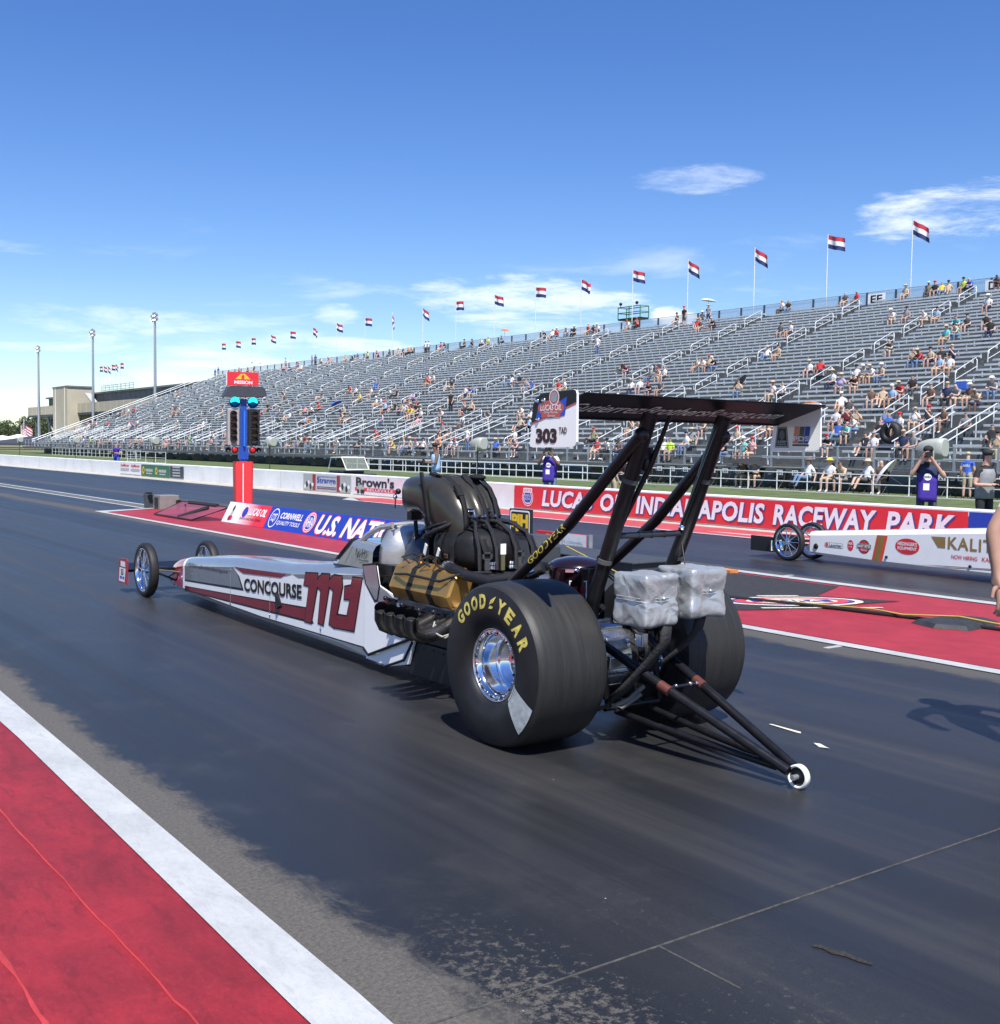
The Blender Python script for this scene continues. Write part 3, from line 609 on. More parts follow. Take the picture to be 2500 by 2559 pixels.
def box_thing(name, label, cat, loc, dims, m, extra=None, rz=0):
    o = thing(name, label, cat, loc, rz); MB().bx(-dims[0]/2, dims[0]/2, -dims[1]/2, dims[1]/2, 0, dims[2]).build('case', m, o, bevel=.012)
    if extra: extra(o)
    return o
def ex1(o):
    mb = MB(); mb.bx(-.27, -.255, -.1, .12, .04, .30); mb.build('vent', DARK, o); mb = MB(); mb.tube([(.2, -.25, .2), (.2, -.40, .2)], .05, 10); mb.build('horn', DARK, o)
box_thing('equipment_case', 'grey metal equipment case at the tip of the red island', 'case', (9.95, 28.0, 0), (.5, .46, .36), M('case_grey', (.20, .19, .175), .55), ex1)
def ex2(o):
    mb = MB(); mb.bx(-.08, .08, -.06, .06, .34, .40); mb.tube([(0, -.15, .30), (0, .25, .30)], .055, 10); mb.tube([(.1, .05, 0), (.1, .05, .3)], .02, 6); mb.build('sensor', DARK, o)
box_thing('timing_sensor', 'small dark timing sensor on a stand left of the grey case', 'sensor', (9.75, 28.75, .0), (.2, .14, .36), M('sensor_dark', (.05, .055, .06), .5), ex2)
# dark low housing with a two-part sign on it
def housing():
    o = thing('track_housing', 'long low dark grey cover box on the black carpet', 'cover box', (10.45, 12.4, .0)); mb = MB(); mb.bx(-.42, .42, -1.6, 2.6, 0, .17); mb.bx(-.46, .46, -1.64, 2.64, .17, .20); mb.build('case', M('housing_grey', (.045, .048, .052), .55, var=.2), o, bevel=.01)
    s = thing('sponsor_sign', 'small red and white two-part sign behind the dark cover box', 'sign', (11.35, 14.5, .02)); s.scale = (1, 1, .62); mb = MB(); mb.bx(-.03, .03, -1.28, .0, 0, .50, 0); mb.build('board', VR, s)
    mb = MB(); fz = lambda k: (lambda u, v: Vector((-.032-k, -u, v))); poly_patch(mb, rect(.60, .0, .66, .50), fz(.001), 0); poly_patch(mb, [(.08, .22), (.50, .22), (.42, .34), (.34, .44), (.26, .44), (.18, .34)], fz(.002), 1); poly_patch(mb, ell(.30, .31, .04, .07, 10), fz(.003), 2); poly_patch(mb, rect(.07, .06, .46, .13), fz(.002), 0); put_text(mb, 'MISSION', fz(.003), .09, .085, .42, .08, 2, bold=.03)
    put_text(mb, 'CORNWELL', fz(.002), .78, .25, .40, .06, 3, shear=.1); put_text(mb, 'QUALITY TOOLS', fz(.002), .78, .18, .40, .045, 3); poly_patch(mb, ell(.695, .25, .05, .09, 14), fz(.002), 3); poly_patch(mb, ell(.695, .25, .042, .078, 14), fz(.003), 0); put_text(mb, 'C', fz(.004), .67, .20, .05, .1, 3)
    mb.build('print', [M('sign_pale', (.62, .66, .70), .5), VY, VR, M('sign_slate', (.16, .19, .23), .5)], s); mb = MB(); mb.bx(-.035, .035, -1.33, -1.285, -.02, .52); mb.build('end_cap', STEEL, s)
    p = thing('pit_board', 'black pit board with yellow letters PJH', 'sign', (10.1, 13.58, -.26)); p.scale = (1, 1.1, .93); mb = MB(); mb.bx(-.02, .02, -.48, 0, .30, 1.10); mb.bx(-.02, .02, -.40, -.08, .28, .30); mb.build('board', BLACK, p)
    mb = MB(); fz = lambda k: (lambda u, v: Vector((-.022-k, -u, v))); poly_patch(mb, rect(.02, .68, .44, .40, .04), fz(.001), 0); poly_patch(mb, rect(.04, .705, .40, .35, .03), fz(.002), 1); put_text(mb, 'PJH', fz(.003), .055, .74, .37, .28, 2, bold=.06); put_text(mb, 'Mobile', fz(.002), .20, .56, .2, .10, 2, bold=.02); mb.build('print', [WHITE, BLACK, M('pit_yellow', (.80, .50, .02), .5)], p)
    b = thing('battery_cart', 'dark padded starter box beside the yellow lettered pit board', 'box', (9.65, 12.35, 0)); b.scale = (1, .8, .82); mb = MB(); mb.prism([(-.35, 0), (-.35, .50), (-.30, .56), (.18, .56), (.35, .38), (.35, 0)], lambda a, c, t: Vector((t, -a, c)), -.2, .2); mb.build('case', M('cart_dark', (.05, .055, .06), .45), b, bevel=.01); mb = MB(); mb.tube([(-.21, .3, .57), (-.21, -.2, .57), (-.21, -.36, .38)], .012, 6); mb.build('handle', BLACK, b)
housing()
# cables, rubber mat, orange hose, tape on the track
o = thing('cable_cover', 'black rubber cable cover mat on the red island', 'mat', (10.05, 6.15, .006)); mb = MB(); P = [(-.42, .02), (-.3, .34), (.38, .30), (.50, .02), (.36, -.22), (-.28, -.26)]
mb.loft([[(a, b, 0) for a, b in P], [(a*.9, b*.85, .04) for a, b in P], [(a*.6, b*.5, .055) for a, b in P]], 0, True, sm=False); mb.build('mat', M('mat_rubber', (.028, .028, .03), .6, var=.3), o)
def cable(label, pts, r, m, z=.018):
    mb = MB(); mb.tube([(x, y, z+(zz if zz else 0)) for x, y, zz in pts], r, 6); return tag(mb.build('cable', m), label, 'cable')
cable('black cable bundle running along the red island past the rubber mat', [(9.3, 9.9, 0), (9.55, 8.6, .005), (9.85, 7.4, .01), (10.0, 6.6, .0), (10.06, 5.7, 0), (10.0, 4.5, 0), (9.95, 2.5, 0)], .022, M('cable_black', (.015, .015, .016), .5))
cable('thin yellow cable lying over the black carpet', [(9.9, 12.0, .3), (9.8, 10.6, .0), (9.75, 9.6, 0), (9.62, 8.7, 0), (9.92, 7.7, .01), (10.0, 7.1, .03), (9.92, 6.7, .03), (10.12, 6.2, .06), (10.1, 5.5, .03), (10.15, 4.6, 0)], .009, M('cable_yellow', (.45, .33, .06), .5))
mb = MB(); mb.tube([(11.1, 11.4, .02), (11.35, 11.2, .03), (11.55, 10.7, .02)], .03, 6); mb.bx(11.5, 11.66, 10.45, 10.72, .0, .05); tag(mb.build('orange_strap', M('orange_fabric', (.62, .22, .06), .7, var=.3)), 'faded orange strap lying beside the dark cover box', 'strap')
def litter(label, pts, m): mb = MB(); poly_patch(mb, pts, lambda a, b: Vector((a, b, .006+.004*math.sin(a*40+b*31)))); tag(mb.build('tape_scrap', m), label, 'tape')
litter('pale strip of tape stuck to the asphalt behind the wheelie bar', [(5.33, 4.50), (5.345, 4.49), (5.345, 4.27), (5.33, 4.255), (5.32, 4.28)], M('pale_tape', (.62, .58, .46), .6))
litter('small white scrap on the asphalt right of the pale tape', [(5.20, 4.06), (5.22, 4.03), (5.21, 3.98), (5.19, 3.94), (5.175, 4.0)], M('white_scrap', (.6, .6, .6), .6))
# ------------------------------------------------------------------ spectator rail on the grass, chairs, loudspeakers, cart
def railing(label, X, ya, yb, step, h=.80, mid=.42):
    o = thing('railing', label, 'railing', (X, ya, 0)); L = yb-ya; mb = MB(); mb.tube([(0, 0, h), (0, L, h)], .026, 6); mb.build('rail', RAILM, o); mb = MB(); mb.tube([(0, 0, mid), (0, L, mid)], .022, 6); mb.build('rail', RAILM, o)
    pm = MB().tube([(0, 0, 0), (0, 0, h)], .026, 6).mesh('post', RAILM); n = int(L/step)
    for i in range(n+1): link('post', pm, o, loc=(0, L*i/n, 0))
    mb = MB(); mb.bx(-.12, .02, 0, L, -.01, .03); mb.build('kerb', M('pale_kerb', (.55, .54, .5), .8), o)
railing('low white pipe railing in front of the numbered chairs', 38.5, 8, 71.5, 1.62)
railing('second pipe railing close behind the first, below the grandstand', 39.3, 46, 73.0, 1.55, .82, .42)
railing('white pipe railing at the far end of the grandstand', 38.5, 116, 150, 1.5, .9)
railing('short white railing with a banner beside the far concrete piers', 33.0, 93, 103, 2.2, .9)
CH = None
def chair(y, num, lab):
    global CH
    fabric = M('chair_black', (.012, .012, .014), .7); mt = M('chair_frame', (.06, .06, .065), .45, .5)
    o = thing('folding_chair', lab, 'chair', (39.6, y, 0), group='numbered folding chairs behind the pipe railing')
    if CH is None:
        CH = {}
        CH['seat'] = MB().bx(-.22, .2, -.24, .24, .42, .45).mesh('seat', fabric); CH['back'] = MB().box((.24, 0, .72), (.03, .5, .42), 0, Matrix.Rotation(.15, 3, 'Y')).mesh('backrest', fabric)
        m2 = MB()
        for s in (-1, 1): m2.tube([(-.22, s*.25, 0), (.22, s*.25, .5), (.27, s*.25, .95)], .014, 6); m2.tube([(.25, s*.25, 0), (-.22, s*.25, .45)], .014, 6)
        CH['leg'] = m2.mesh('frame', mt)
    link('seat', CH['seat'], o); link('backrest', CH['back'], o); link('frame', CH['leg'], o)
    mb = MB(); f = plane((.19, .17, .64), (0, -1, 0), (-.02, 0, .2)); g = lambda a, b: f(a, b/.2); poly_patch(mb, rect(0, 0, .34, .23), g, 0); put_text(mb, str(num), lambda a, b: g(a, b)-Vector((.005, 0, 0)), .06, .035, .22, .16, 1, bold=.02); mb.build('number_plate', [WHITE, BLACK], o)
num_y = [(17, 21.95), (18, 22.8), (19, 23.65), (20, 24.5), (21, 25.35), (22, 26.2), (24, 28.0), (25, 28.9), (26, 29.7), (29, 31.6), (30, 32.5), (31, 33.35), (34, 35.8), (35, 36.6), (36, 37.4), (37, 38.3), (38, 39.2), (39, 40.1), (40, 41.0), (41, 41.8)]
TEN = {17: 'seventeen', 18: 'eighteen', 19: 'nineteen', 20: 'twenty', 21: 'twenty-one', 22: 'twenty-two', 24: 'twenty-four', 25: 'twenty-five', 26: 'twenty-six', 29: 'twenty-nine', 30: 'thirty', 31: 'thirty-one', 34: 'thirty-four', 35: 'thirty-five', 36: 'thirty-six', 37: 'thirty-seven', 38: 'thirty-eight', 39: 'thirty-nine', 40: 'forty', 41: 'forty-one'}
for n, y in num_y: chair(y, n, 'black folding chair with number plate %s behind the pipe railing' % TEN[n])
def horn(px, lab, hgt=1.78):
    p = onX(px, 1150, 20.8); o = thing('loudspeaker', lab, 'loudspeaker', (20.8, p.y, 0), R(8), 'loudspeakers on poles behind the far wall'); c = M('speaker_grey', (.36, .38, .34), .5, var=.05)
    rings = []
    for y, w, h in ((-.26, .16, .17), (-.24, .19, .20), (-.12, .20, .21), (.08, .185, .20), (.20, .15, .17), (.28, .12, .14)): rings.append([(w*math.copysign(abs(math.cos(a))**.7, math.cos(a)), y, hgt+h*math.copysign(abs(math.sin(a))**.7, math.sin(a))-.05*y) for a in [2*math.pi*i/20 for i in range(20)]])
    mb = MB(); mb.loft(rings, 0, True); mb.build('cabinet', c, o); mb = MB(); mb.loft([[(x*.85, .286, hgt+(z-hgt)*.85) for x, y, z in rings[-1]], [(x*.6, .25, hgt+(z-hgt)*.6) for x, y, z in rings[-1]]], 0, True); mb.build('grille', DARK, o)
    mb = MB(); mb.tube([(0, .05, 0), (0, .05, hgt-.15)], .018, 6); mb.box((0, .05, .02), (.3, .3, .03)); mb.build('pole', BLACK, o); mb = MB(); mb.tube([(-.20, -.1, hgt-.22), (-.21, -.1, hgt+.02)], .02, 6); mb.tube([(.20, -.1, hgt-.22), (.21, -.1, hgt+.02)], .02, 6); mb.tube([(-.2, -.1, hgt-.2), (0, .05, hgt-.22), (.2, -.1, hgt-.2)], .016, 6); mb.build('yoke', c, o)
for px, l in ((2332, 'grey loudspeaker on a pole above the photographer in the purple vest'), (1196, 'grey loudspeaker on a thin black pole above the injector hat'), (676, 'grey loudspeaker on a pole right of the starting lights'), (386, 'grey loudspeaker on a pole above the green wall banner'), (190, 'grey loudspeaker at the far end of the grandstand'), (50, 'grey loudspeaker at the left edge of the picture')): horn(px, l)
def cart():
    o = thing('utility_cart', 'dark utility cart with a white framed windscreen behind the far wall', 'cart', (21.2, 39.0, 0)); wf = M('cart_white', (.75, .75, .73), .4)
    mb = MB(); mb.bx(-.55, .55, -1.1, 1.1, .30, .60); mb.bx(-.5, .5, -.2, .9, .602, .70); mb.build('body', M('cart_black', (.02, .02, .022), .5), o, bevel=.04)
    mb = MB(); mb.tube([(-.5, -.55, .75), (-.5, -.15, 1.22), (.5, -.15, 1.22), (.5, -.55, .75)], .03, 6, closed=True); mb.tube([(-.5, .9, .75), (-.5, .7, 1.2), (-.5, -.15, 1.22)], .025, 6); mb.tube([(.5, .9, .75), (.5, .7, 1.2), (.5, -.15, 1.22)], .025, 6); mb.build('frame', wf, o)
    mb = MB(); mb.add([(-.48, -.52, .78), (-.48, -.17, 1.19), (.48, -.17, 1.19), (.48, -.52, .78)], [(0, 1, 2, 3)]); mb.build('windscreen', M('cart_glass', (.16, .18, .15), .08, alpha=.8), o)
    for x in (-.5, .5):
        for y in (-.8, .75): mb = MB(); mb.lathe([(-.1, .12), (-.1, .26), (0, .28), (.1, .26), (.1, .12)], (x, y, .28), 'X', 20); mb.build('wheel', RUBBER, o)
cart()
# ------------------------------------------------------------------ tower lights, building, tents, trees at the far end
for px, lab in ((97, 'leftmost tall floodlight pole beyond the grandstand'), (233, 'middle tall floodlight pole beside the beige tower'), (388, 'rightmost tall floodlight pole behind the end of the grandstand')):
    p = onX(px, 1000, 79); o = thing('floodlight_pole', lab, 'light pole', (79, p.y, 0), group='floodlight poles'); ht = onX(px-5, {97: 872, 233: 832, 388: 792}[px], 79).z
    mb = MB(); mb.tube([(0, 0, 0), (0, 0, ht)], [.42, .22], 10); mb.build('mast', STEEL, o)
    mb = MB(); mb.bx(-.15, .15, -1.5, 1.5, ht-.9, ht-.75); mb.bx(-.15, .15, -1.5, 1.5, ht-.05, ht+.1); mb.build('crossarm', STEEL, o)
    for k, (y, z) in enumerate(((-1.2, ht-.5), (-.2, ht-.5), (.9, ht-.6), (-1.0, ht+.35), (0.1, ht+.35), (1.2, ht-.1))): mb = MB(); mb.lathe([(-.35, .5), (-.1, .42), (.25, .15)], (0, y, z), 'X', 12); mb.sph((-.1, y, z), .3, 10, 6); mb.build('lamp', M('lamp_shell', (.55, .56, .56), .35, .5), o)
def building():
    X = 84; o = thing('suite_building', 'tan metal suite building with balconies and a beige stair tower past the stand', 'building', (X, 0, 0)); q = lambda px, py: onX(px, py, X)
    tan = M('tan_cladding', (.21, .205, .185), .7, var=.08, scale=.3); bei = M('beige_panel', (.42, .38, .29), .7, var=.06, scale=.3); rf = M('roof_trim', (.16, .16, .16), .6); st = M('dark_steel', (.07, .09, .11), .6)
    yl, yr = q(122, 1000).y, q(520, 1000).y; z0, z1 = q(122, 1022).z, q(122, 1001).z; zt = q(300, 975).z
    mb = MB(); mb.bx(0, 16, yr, yl, z0, zt-.4); mb.build('upper_storey', tan, o)
    mb = MB(); mb.bx(-.6, 16.5, yr, yl+1, zt-.4, zt); mb.build('roof', rf, o)
    for k in range(34):
        y = yr+(yl-yr)*(k+.5)/34; mb = MB(); mb.bx(-.05, .02, y-.05, y+.05, z0, zt-.5); mb.build('cladding_rib', tan, o)
    zb = q(112, 1040).z; zc = q(112, 1020).z; y2 = q(112, 1030).y
    mb = MB(); mb.bx(-4.5, 12, yr, y2, zb-.5, zb); mb.build('balcony_floor', st, o)
    for k in range(26):
        ya = yr+(y2-yr)*k/26; yb_ = yr+(y2-yr)*(k+.92)/26; mb = MB(); mb.bx(-4.6, -4.5, ya, yb_, zb, zc); mb.build('balcony_panel', bei, o)
    for k in range(9): y = yr+(y2-yr)*(k+.5)/9; mb = MB(); mb.bx(-4.2, -3.9, y-.15, y+.15, 0, zb-.5); mb.bx(7, 7.3, y-.15, y+.15, 0, zb-.5); mb.bar((-4, y, zb-3.5), (-4, y-3, zb-.6), .2, .2); mb.build('column', st, o)
    mb = MB(); mb.bx(2, 12, yr, q(185, 1060).y, 0, zb-.6); mb.build('lower_storey', M('dark_lower', (.03, .035, .05), .7), o)
    ta, tb = q(203, 1000).y, q(241, 1000).y; tz = q(220, 972).z
    mb = MB(); mb.bx(-7, -1, tb, ta, 0, tz); mb.build('stair_tower', bei, o, bevel=.05); mb = MB(); mb.bx(-7.1, -.9, tb-.3, ta+.3, tz, tz+.35); mb.build('tower_cap', rf, o)
    for dy in (.18, .82): y = tb+(ta-tb)*dy; mb = MB(); mb.bx(-7.08, -7, y-.25, y+.25, 0, tz); mb.build('tower_rib', M('pale_rib', (.66, .62, .50), .7), o)
    for A, B, w in (((250, 985), (275, 1016), 1.4), ((155, 1048), (170, 1080), 1.6)): mb = MB(); a, b = q(*A), q(*B); mb.bar((-3, a.y, a.z), (-3, b.y, b.z), w, .4); mb.build('stair', M('pale_stair', (.40, .40, .37), .7), o)
    mb = MB(); p1, p2 = q(265, 968), q(345, 968)
    for h in (0, .6, 1.1): mb.tube([(-1, p1.y, zt+h+.2), (-1, p2.y, zt+h+.2)], .06, 5)
    for k in range(9): y = p1.y+(p2.y-p1.y)*k/8; mb.tube([(-1, y, zt), (-1, y, zt+1.3)], .06, 5)
    mb.build('roof_rail', STEEL, o)
    for k, px in enumerate((260, 270, 280, 290, 300, 312)):
        p = q(px, 960); f = thing('flagpole', '%s small tricolour flag from the left on the suite building roof' % ORD[k], 'flag', (X-1, p.y, zt), group='flags on the suite building'); link('pole', pole, f).scale = (1.5, 1.5, 1.1); link('flag', FLG[k % 5], f, loc=(0, 0, 6.1)).scale = (1, 1.5, 1.3)
building()
def tent(px0, px1, py0, py1, X, lab, col):
    a, b = onX(px0, py1, X), onX(px1, py1, X); t = onX((px0+px1)/2, py0, X); w = abs(a.y-b.y)/2; ze = onX(px0, py1, X).z
    o = thing('tent', lab, 'tent', (X, (a.y+b.y)/2, 0)); mb = MB(); R4 = [(-w, -w), (w, -w), (w, w), (-w, w)]
    mb.loft([[(x, y, ze-.35) for x, y in R4], [(x, y, ze) for x, y in R4], [(x*.5, y*.5, ze+(t.z-ze)*.42) for x, y in R4], [(x*.02, y*.02, t.z) for x, y in R4]], 0, True, sm=False); mb.build('canopy', M('tent_'+col[0], col[1], .7, var=.05), o)
    for x, y in R4: mb = MB(); mb.tube([(x*.97, y*.97, 0), (x*.97, y*.97, ze)], .05, 6); mb.build('leg', STEEL, o)
tent(56, 117, 1089, 1108, 60, 'dark grey pop-up canopy at the far end of the grandstand', ('charcoal', (.04, .045, .06)))
tent(-15, 28, 1088, 1107, 66, 'white marquee at the left edge of the picture', ('white', (.75, .75, .75)))
tent(28, 66, 1085, 1106, 75, 'white marquee left of the dark canopy', ('white', (.75, .75, .75)))
mb = MB(); a, b = onX(-120, 1100, 92), onX(140, 1100, 92); mb.bx(0, 8, b.y, a.y, 0, 3.6); mb.bx(-.2, 8.2, b.y-.3, a.y+.3, 3.6, 4.2, 1); tag(mb.build('low_shed', [M('shed_white', (.6, .6, .58), .7), WHITE]), 'long low white shed behind the marquees', 'building')
for px, lab, us in ((60, 'American flag on a pole in front of the distant trees', 1), (53, 'smaller red and white flag below the American flag', 0)):
    p = onX(px, 1080, 88); o = thing('flagpole', lab, 'flag', (88, p.y, 0)); top = onX(px, 1047 if us else 1062, 88).z
    mb = MB(); mb.tube([(0, 0, 0), (0, 0, top)], .12, 6); mb.build('pole', RAILM, o); fl = MB(); nU, nV = 12, 13; P = []; LL, HH = (9.5, 5.5) if us else (6, 3)
    for j in range(nV+1):
        for i in range(nU+1): u, v = i/nU, j/nV; P.append((.5*math.sin(u*7+v), -LL*u*.9, top-HH*(1-v)-LL*u*.35))
    for j in range(nV):
        for i in range(nU): fl.add([P[j*(nU+1)+i], P[j*(nU+1)+i+1], P[(j+1)*(nU+1)+i+1], P[(j+1)*(nU+1)+i]], [(0, 1, 2, 3)], 2 if (us and i < 5 and j > 5) else (j % 2))
    fl.build('flag', [FR, FW, M('flag_blue', (.03, .05, .22), .8)], o)
LEAF = M('tree_leaf', (.055, .080, .030), .7, var=.5, scale=.35)
def far_tree(x, y, h, w, lab, seed):
    rnd = random.Random(seed); o = thing('tree', lab, 'tree', (x, y, 0), group='trees beyond the far end'); mb = MB(); mb.tube([(0, 0, 0), (.2, .1, h*.3), (0, 0, h*.6)], [.5, .4, .2], 8)
    for k in range(5): a = rnd.uniform(0, 6.3); mb.tube([(0, 0, h*(.3+.06*k)), (w*.3*math.cos(a), w*.3*math.sin(a), h*(.55+.07*k))], [.2, .06], 6)
    mb.build('trunk', M('bark', (.06, .045, .03), .9), o); c = MB(); blobs = [(rnd.gauss(0, w*.24), rnd.gauss(0, w*.24), h*rnd.uniform(.42, .82), rnd.uniform(.16, .30)*w) for _ in range(15)]
    for _ in range(2600):
        b = rnd.choice(blobs); d = Vector((rnd.gauss(0, 1), rnd.gauss(0, 1), rnd.gauss(0, 1))).normalized()*b[3]*rnd.uniform(.6, 1.05); p = Vector(b[:3])+d*Vector((1, 1, .8)).length/1.6; s = rnd.uniform(.25, .6)
        u = Vector((rnd.gauss(0, 1), rnd.gauss(0, 1), rnd.gauss(0, 1))).normalized()*s; v = u.cross(Vector((rnd.gauss(0, 1), rnd.gauss(0, 1), rnd.gauss(0, 1)))).normalized()*s*.6; c.add([p-u, p+v, p+u, p-v], [(0, 1, 2, 3)])
    c.build('crown', LEAF, o)
for k, (px, h, w) in enumerate(((-70, 13, 16), (-40, 12, 15), (-5, 11, 13), (22, 13, 13), (45, 15, 15), (66, 16, 14), (88, 16, 14), (108, 18, 16), (130, 19, 17), (152, 16, 15))):
    p = onX(px, 1085, 125); far_tree(125+6*(k % 3), p.y, h*.80, w*.95, 'round green tree, %s from the left along the distant tree line' % ORD[k], 40+k)
def boom():
    p = onX(1575, 800, 74.5); o = thing('boom_lift', 'green boom lift basket raised behind the top of the grandstand', 'lift', (74.5, p.y, 0)); g = M('lift_green', (.03, .16, .06), .5); z = onX(1575, 797, 74.5).z; y0 = onX(1555, 780, 74.5).y-p.y; y1 = onX(1610, 780, 74.5).y-p.y; zt = onX(1575, 768, 74.5).z
    mb = MB()
    for zz in (z, (z+zt)/2, zt): mb.tube([(-.5, y0, zz), (-.5, y1, zz), (.6, y1, zz), (.6, y0, zz)], .05, 6, closed=True)
    for x, y in ((-.5, y0), (-.5, y1), (.6, y0), (.6, y1), (-.5, (y0+y1)/2)): mb.tube([(x, y, z), (x, y, zt)], .05, 6)
    mb.build('basket', g, o); mb = MB(); mb.bx(-.5, .6, min(y0, y1), max(y0, y1), z-.12, z); mb.build('floor', DARK, o); mb = MB(); mb.bar((.3, 0, z-.1), (6, -4, 3), .4, .5); mb.bx(4.6, 7.4, -5.6, -2.6, .4, 3); mb.build('arm', g, o)
    mb = MB(); mb.sph((-.4, y0*.8, zt+.35), .16, 8, 6); mb.sph((-.4, y1*.7, zt+.3), .16, 8, 6); mb.tube([(-.4, y0*.8, zt), (-.4, y0*.8, zt+.3)], .03, 5); mb.tube([(-.4, y1*.7, zt), (-.4, y1*.7, zt+.25)], .03, 5); mb.build('work_light', DARK, o)
boom()
# ------------------------------------------------------------------ the near dragster (x right, y forward, z up, origin under the rear axle)
CARW = M('pearl_white_paint', (.86, .86, .86), .22, var=.02, coat=.6); CARG = M('silver_grey_paint', (.30, .325, .345), .20, .45, var=.04, coat=.7)
CARR = M('candy_red_paint', (.42, .02, .025), .2, .15, var=.05, coat=.8); MAR = M('dark_red_paint', (.22, .012, .018), .18, .1, var=.1, coat=.8)
CBLK = M('gloss_black_paint', (.010, .010, .012), .38, var=.2, spec=.35); CARB = M('carbon_fibre', (.060, .056, .046), .28, .45, var=.1, scale=25)
TI = M('titanium', (.60, .59, .56), .42, .8, var=.08, stretch=(1, 1, 6), scale=20, rvar=.15); BAG = M('nylon_bag', (.011, .011, .012), .55, spec=.35, var=.3, bump=.25, bscale=35)
WEB = M('black_webbing', (.012, .012, .013), .7, spec=.3, var=.2, bump=.5, bscale=300); HOSE = M('braided_hose', (.014, .014, .016), .42, .2, var=.3, scale=120, bump=.6, bscale=400)
TUBE = M('black_chromoly', (.009, .009, .011), .36, .0, spec=.35, var=.3, scale=14, rvar=.15); SILV = M('silver_nylon', (.50, .51, .51), .27, .85, var=.08, scale=6, bump=.5, bscale=16, rvar=.12, stretch=(1, 1.6, .7))
TREADM = M('slick_tread', (.024, .0232, .022), .50, spec=.4, var=.22, scale=7, stretch=(9, .5, .5), bump=.12, bscale=90, dirt=((.046, .044, .041), 3.5, .35), rvar=.12); SIDEW = M('sidewall_rubber', (.011, .011, .0125), .5, spec=.4, var=.3, scale=6, dirt=((.026, .026, .025), 5., .3), rvar=.15)
TYEL = M('tyre_yellow', (.55, .47, .10), .6, var=.3, scale=40, dirt=((.10, .09, .05), 14., .8)); PATCH = M('scuffed_white', (.40, .43, .43), .5, var=.25, scale=25, dirt=((.2, .2, .19), 20., .6))
MAROON = M('maroon_tank', (.020, .008, .011), .2, .3, var=.2, coat=.6); BRAKE = M('dark_panel', (.007, .007, .009), .5, 0, var=.2)
def foil():
    m = bpy.data.materials.new('silver_nylon'); m.use_nodes = True; nt = m.node_tree; b = nt.nodes['Principled BSDF']; b.inputs['Metallic'].default_value = .6; b.inputs['Roughness'].default_value = .38
    tc = nd(nt, 'ShaderNodeTexCoord'); n = nd(nt, 'ShaderNodeTexNoise', in_Scale=5.0, in_Detail=2.0); lk(nt, tc.outputs['Object'], n.inputs['Vector'])
    wv = nd(nt, 'ShaderNodeVectorMath', operation='ADD'); sc = nd(nt, 'ShaderNodeVectorMath', operation='SCALE'); sc.inputs['Scale'].default_value = .16; lk(nt, n.outputs['Color'], sc.inputs[0]); lk(nt, tc.outputs['Object'], wv.inputs[0]); lk(nt, sc.outputs[0], wv.inputs[1])
    vo = nd(nt, 'ShaderNodeTexVoronoi', feature='DISTANCE_TO_EDGE', in_Scale=6.5); lk(nt, wv.outputs[0], vo.inputs['Vector']); v2 = nd(nt, 'ShaderNodeTexNoise', in_Scale=9.0, in_Detail=3.0, in_Distortion=1.2); lk(nt, tc.outputs['Object'], v2.inputs['Vector'])
    hgt = math_n(nt, 'ADD', smooth(nt, vo.outputs['Distance'], 0, .22), math_n(nt, 'MULTIPLY', v2.outputs[0], .9)); bp = nd(nt, 'ShaderNodeBump', in_Strength=.38, in_Distance=.014); lk(nt, hgt, bp.inputs['Height']); lk(nt, bp.outputs[0], b.inputs['Normal'])
    b.inputs['Base Color'].default_value = (.50, .51, .51, 1); return m
SILV = foil()
CAR = thing('dragster', 'white, silver and dark red top fuel style dragster parked nearest with big slick rear tyres', 'race car', (4.41, 5.03, 0))
def CB(mb, name, m, parent=CAR, bevel=0, seg=2): return mb.build(name, m, parent, bevel, seg)
ST = [(6.80, .150, .175, .395, .140), (6.62, .118, .165, .440, .160), (6.40, .105, .155, .470, .175), (6.2, .10, .15, .492, .185), (5.6, .094, .142, .548, .205), (4.93, .088, .135, .600, .225), (4.3, .084, .13, .625, .240), (3.8, .080, .128, .648, .252), (3.3, .078, .128, .695, .264), (2.8, .075, .135, .752, .277), (2.3, .070, .158, .792, .290)]
def shell(y):
    for a, b in zip(ST[:-1], ST[1:]):
        if b[0] <= y <= a[0]: t = (a[0]-y)/(a[0]-b[0]); return [p+(q-p)*t for p, q in zip(a, b)]
    return list(ST[0] if y > ST[0][0] else ST[-1])
def body(name, y1, y0, mats):
    ys = sorted({y1, y0, *[s[0] for s in ST if y0 < s[0] < y1]}, reverse=True); mb = MB(); bot, sd, tp = [], {-1: [], 1: []}, []
    for y in ys:
        _, zb, zc, zt, w = shell(y)
        bot.append([(-w, y, zc), (-w+.055, y, zb), (w-.055, y, zb), (w, y, zc)])
        for s in (-1, 1): sd[s].append([(s*w, y, zc), (s*w, y, zt-.085)])
        arc = [(-w, zt-.085), (-w+.012, zt-.045), (-w+.04, zt-.014), (-w+.085, zt), (0, zt+.010)]
        tp.append([(x, y, z) for x, z in arc]+[(-x, y, z) for x, z in arc[-2::-1]])
    mb.loft(bot, 0, False, sm=False, ring_closed=False)
    for s in (-1, 1): mb.loft(sd[s], 0, False, sm=False, ring_closed=False)
    mb.loft(tp, 1, False, sm=True, ring_closed=False); return mb
mb = body('b', 6.33, 2.3, 0); BODY = CB(mb, 'body_shell', [CARW, CARG])
mb = body('n', 6.80, 6.40, 0); y, zb, zc, zt, w = ST[0]
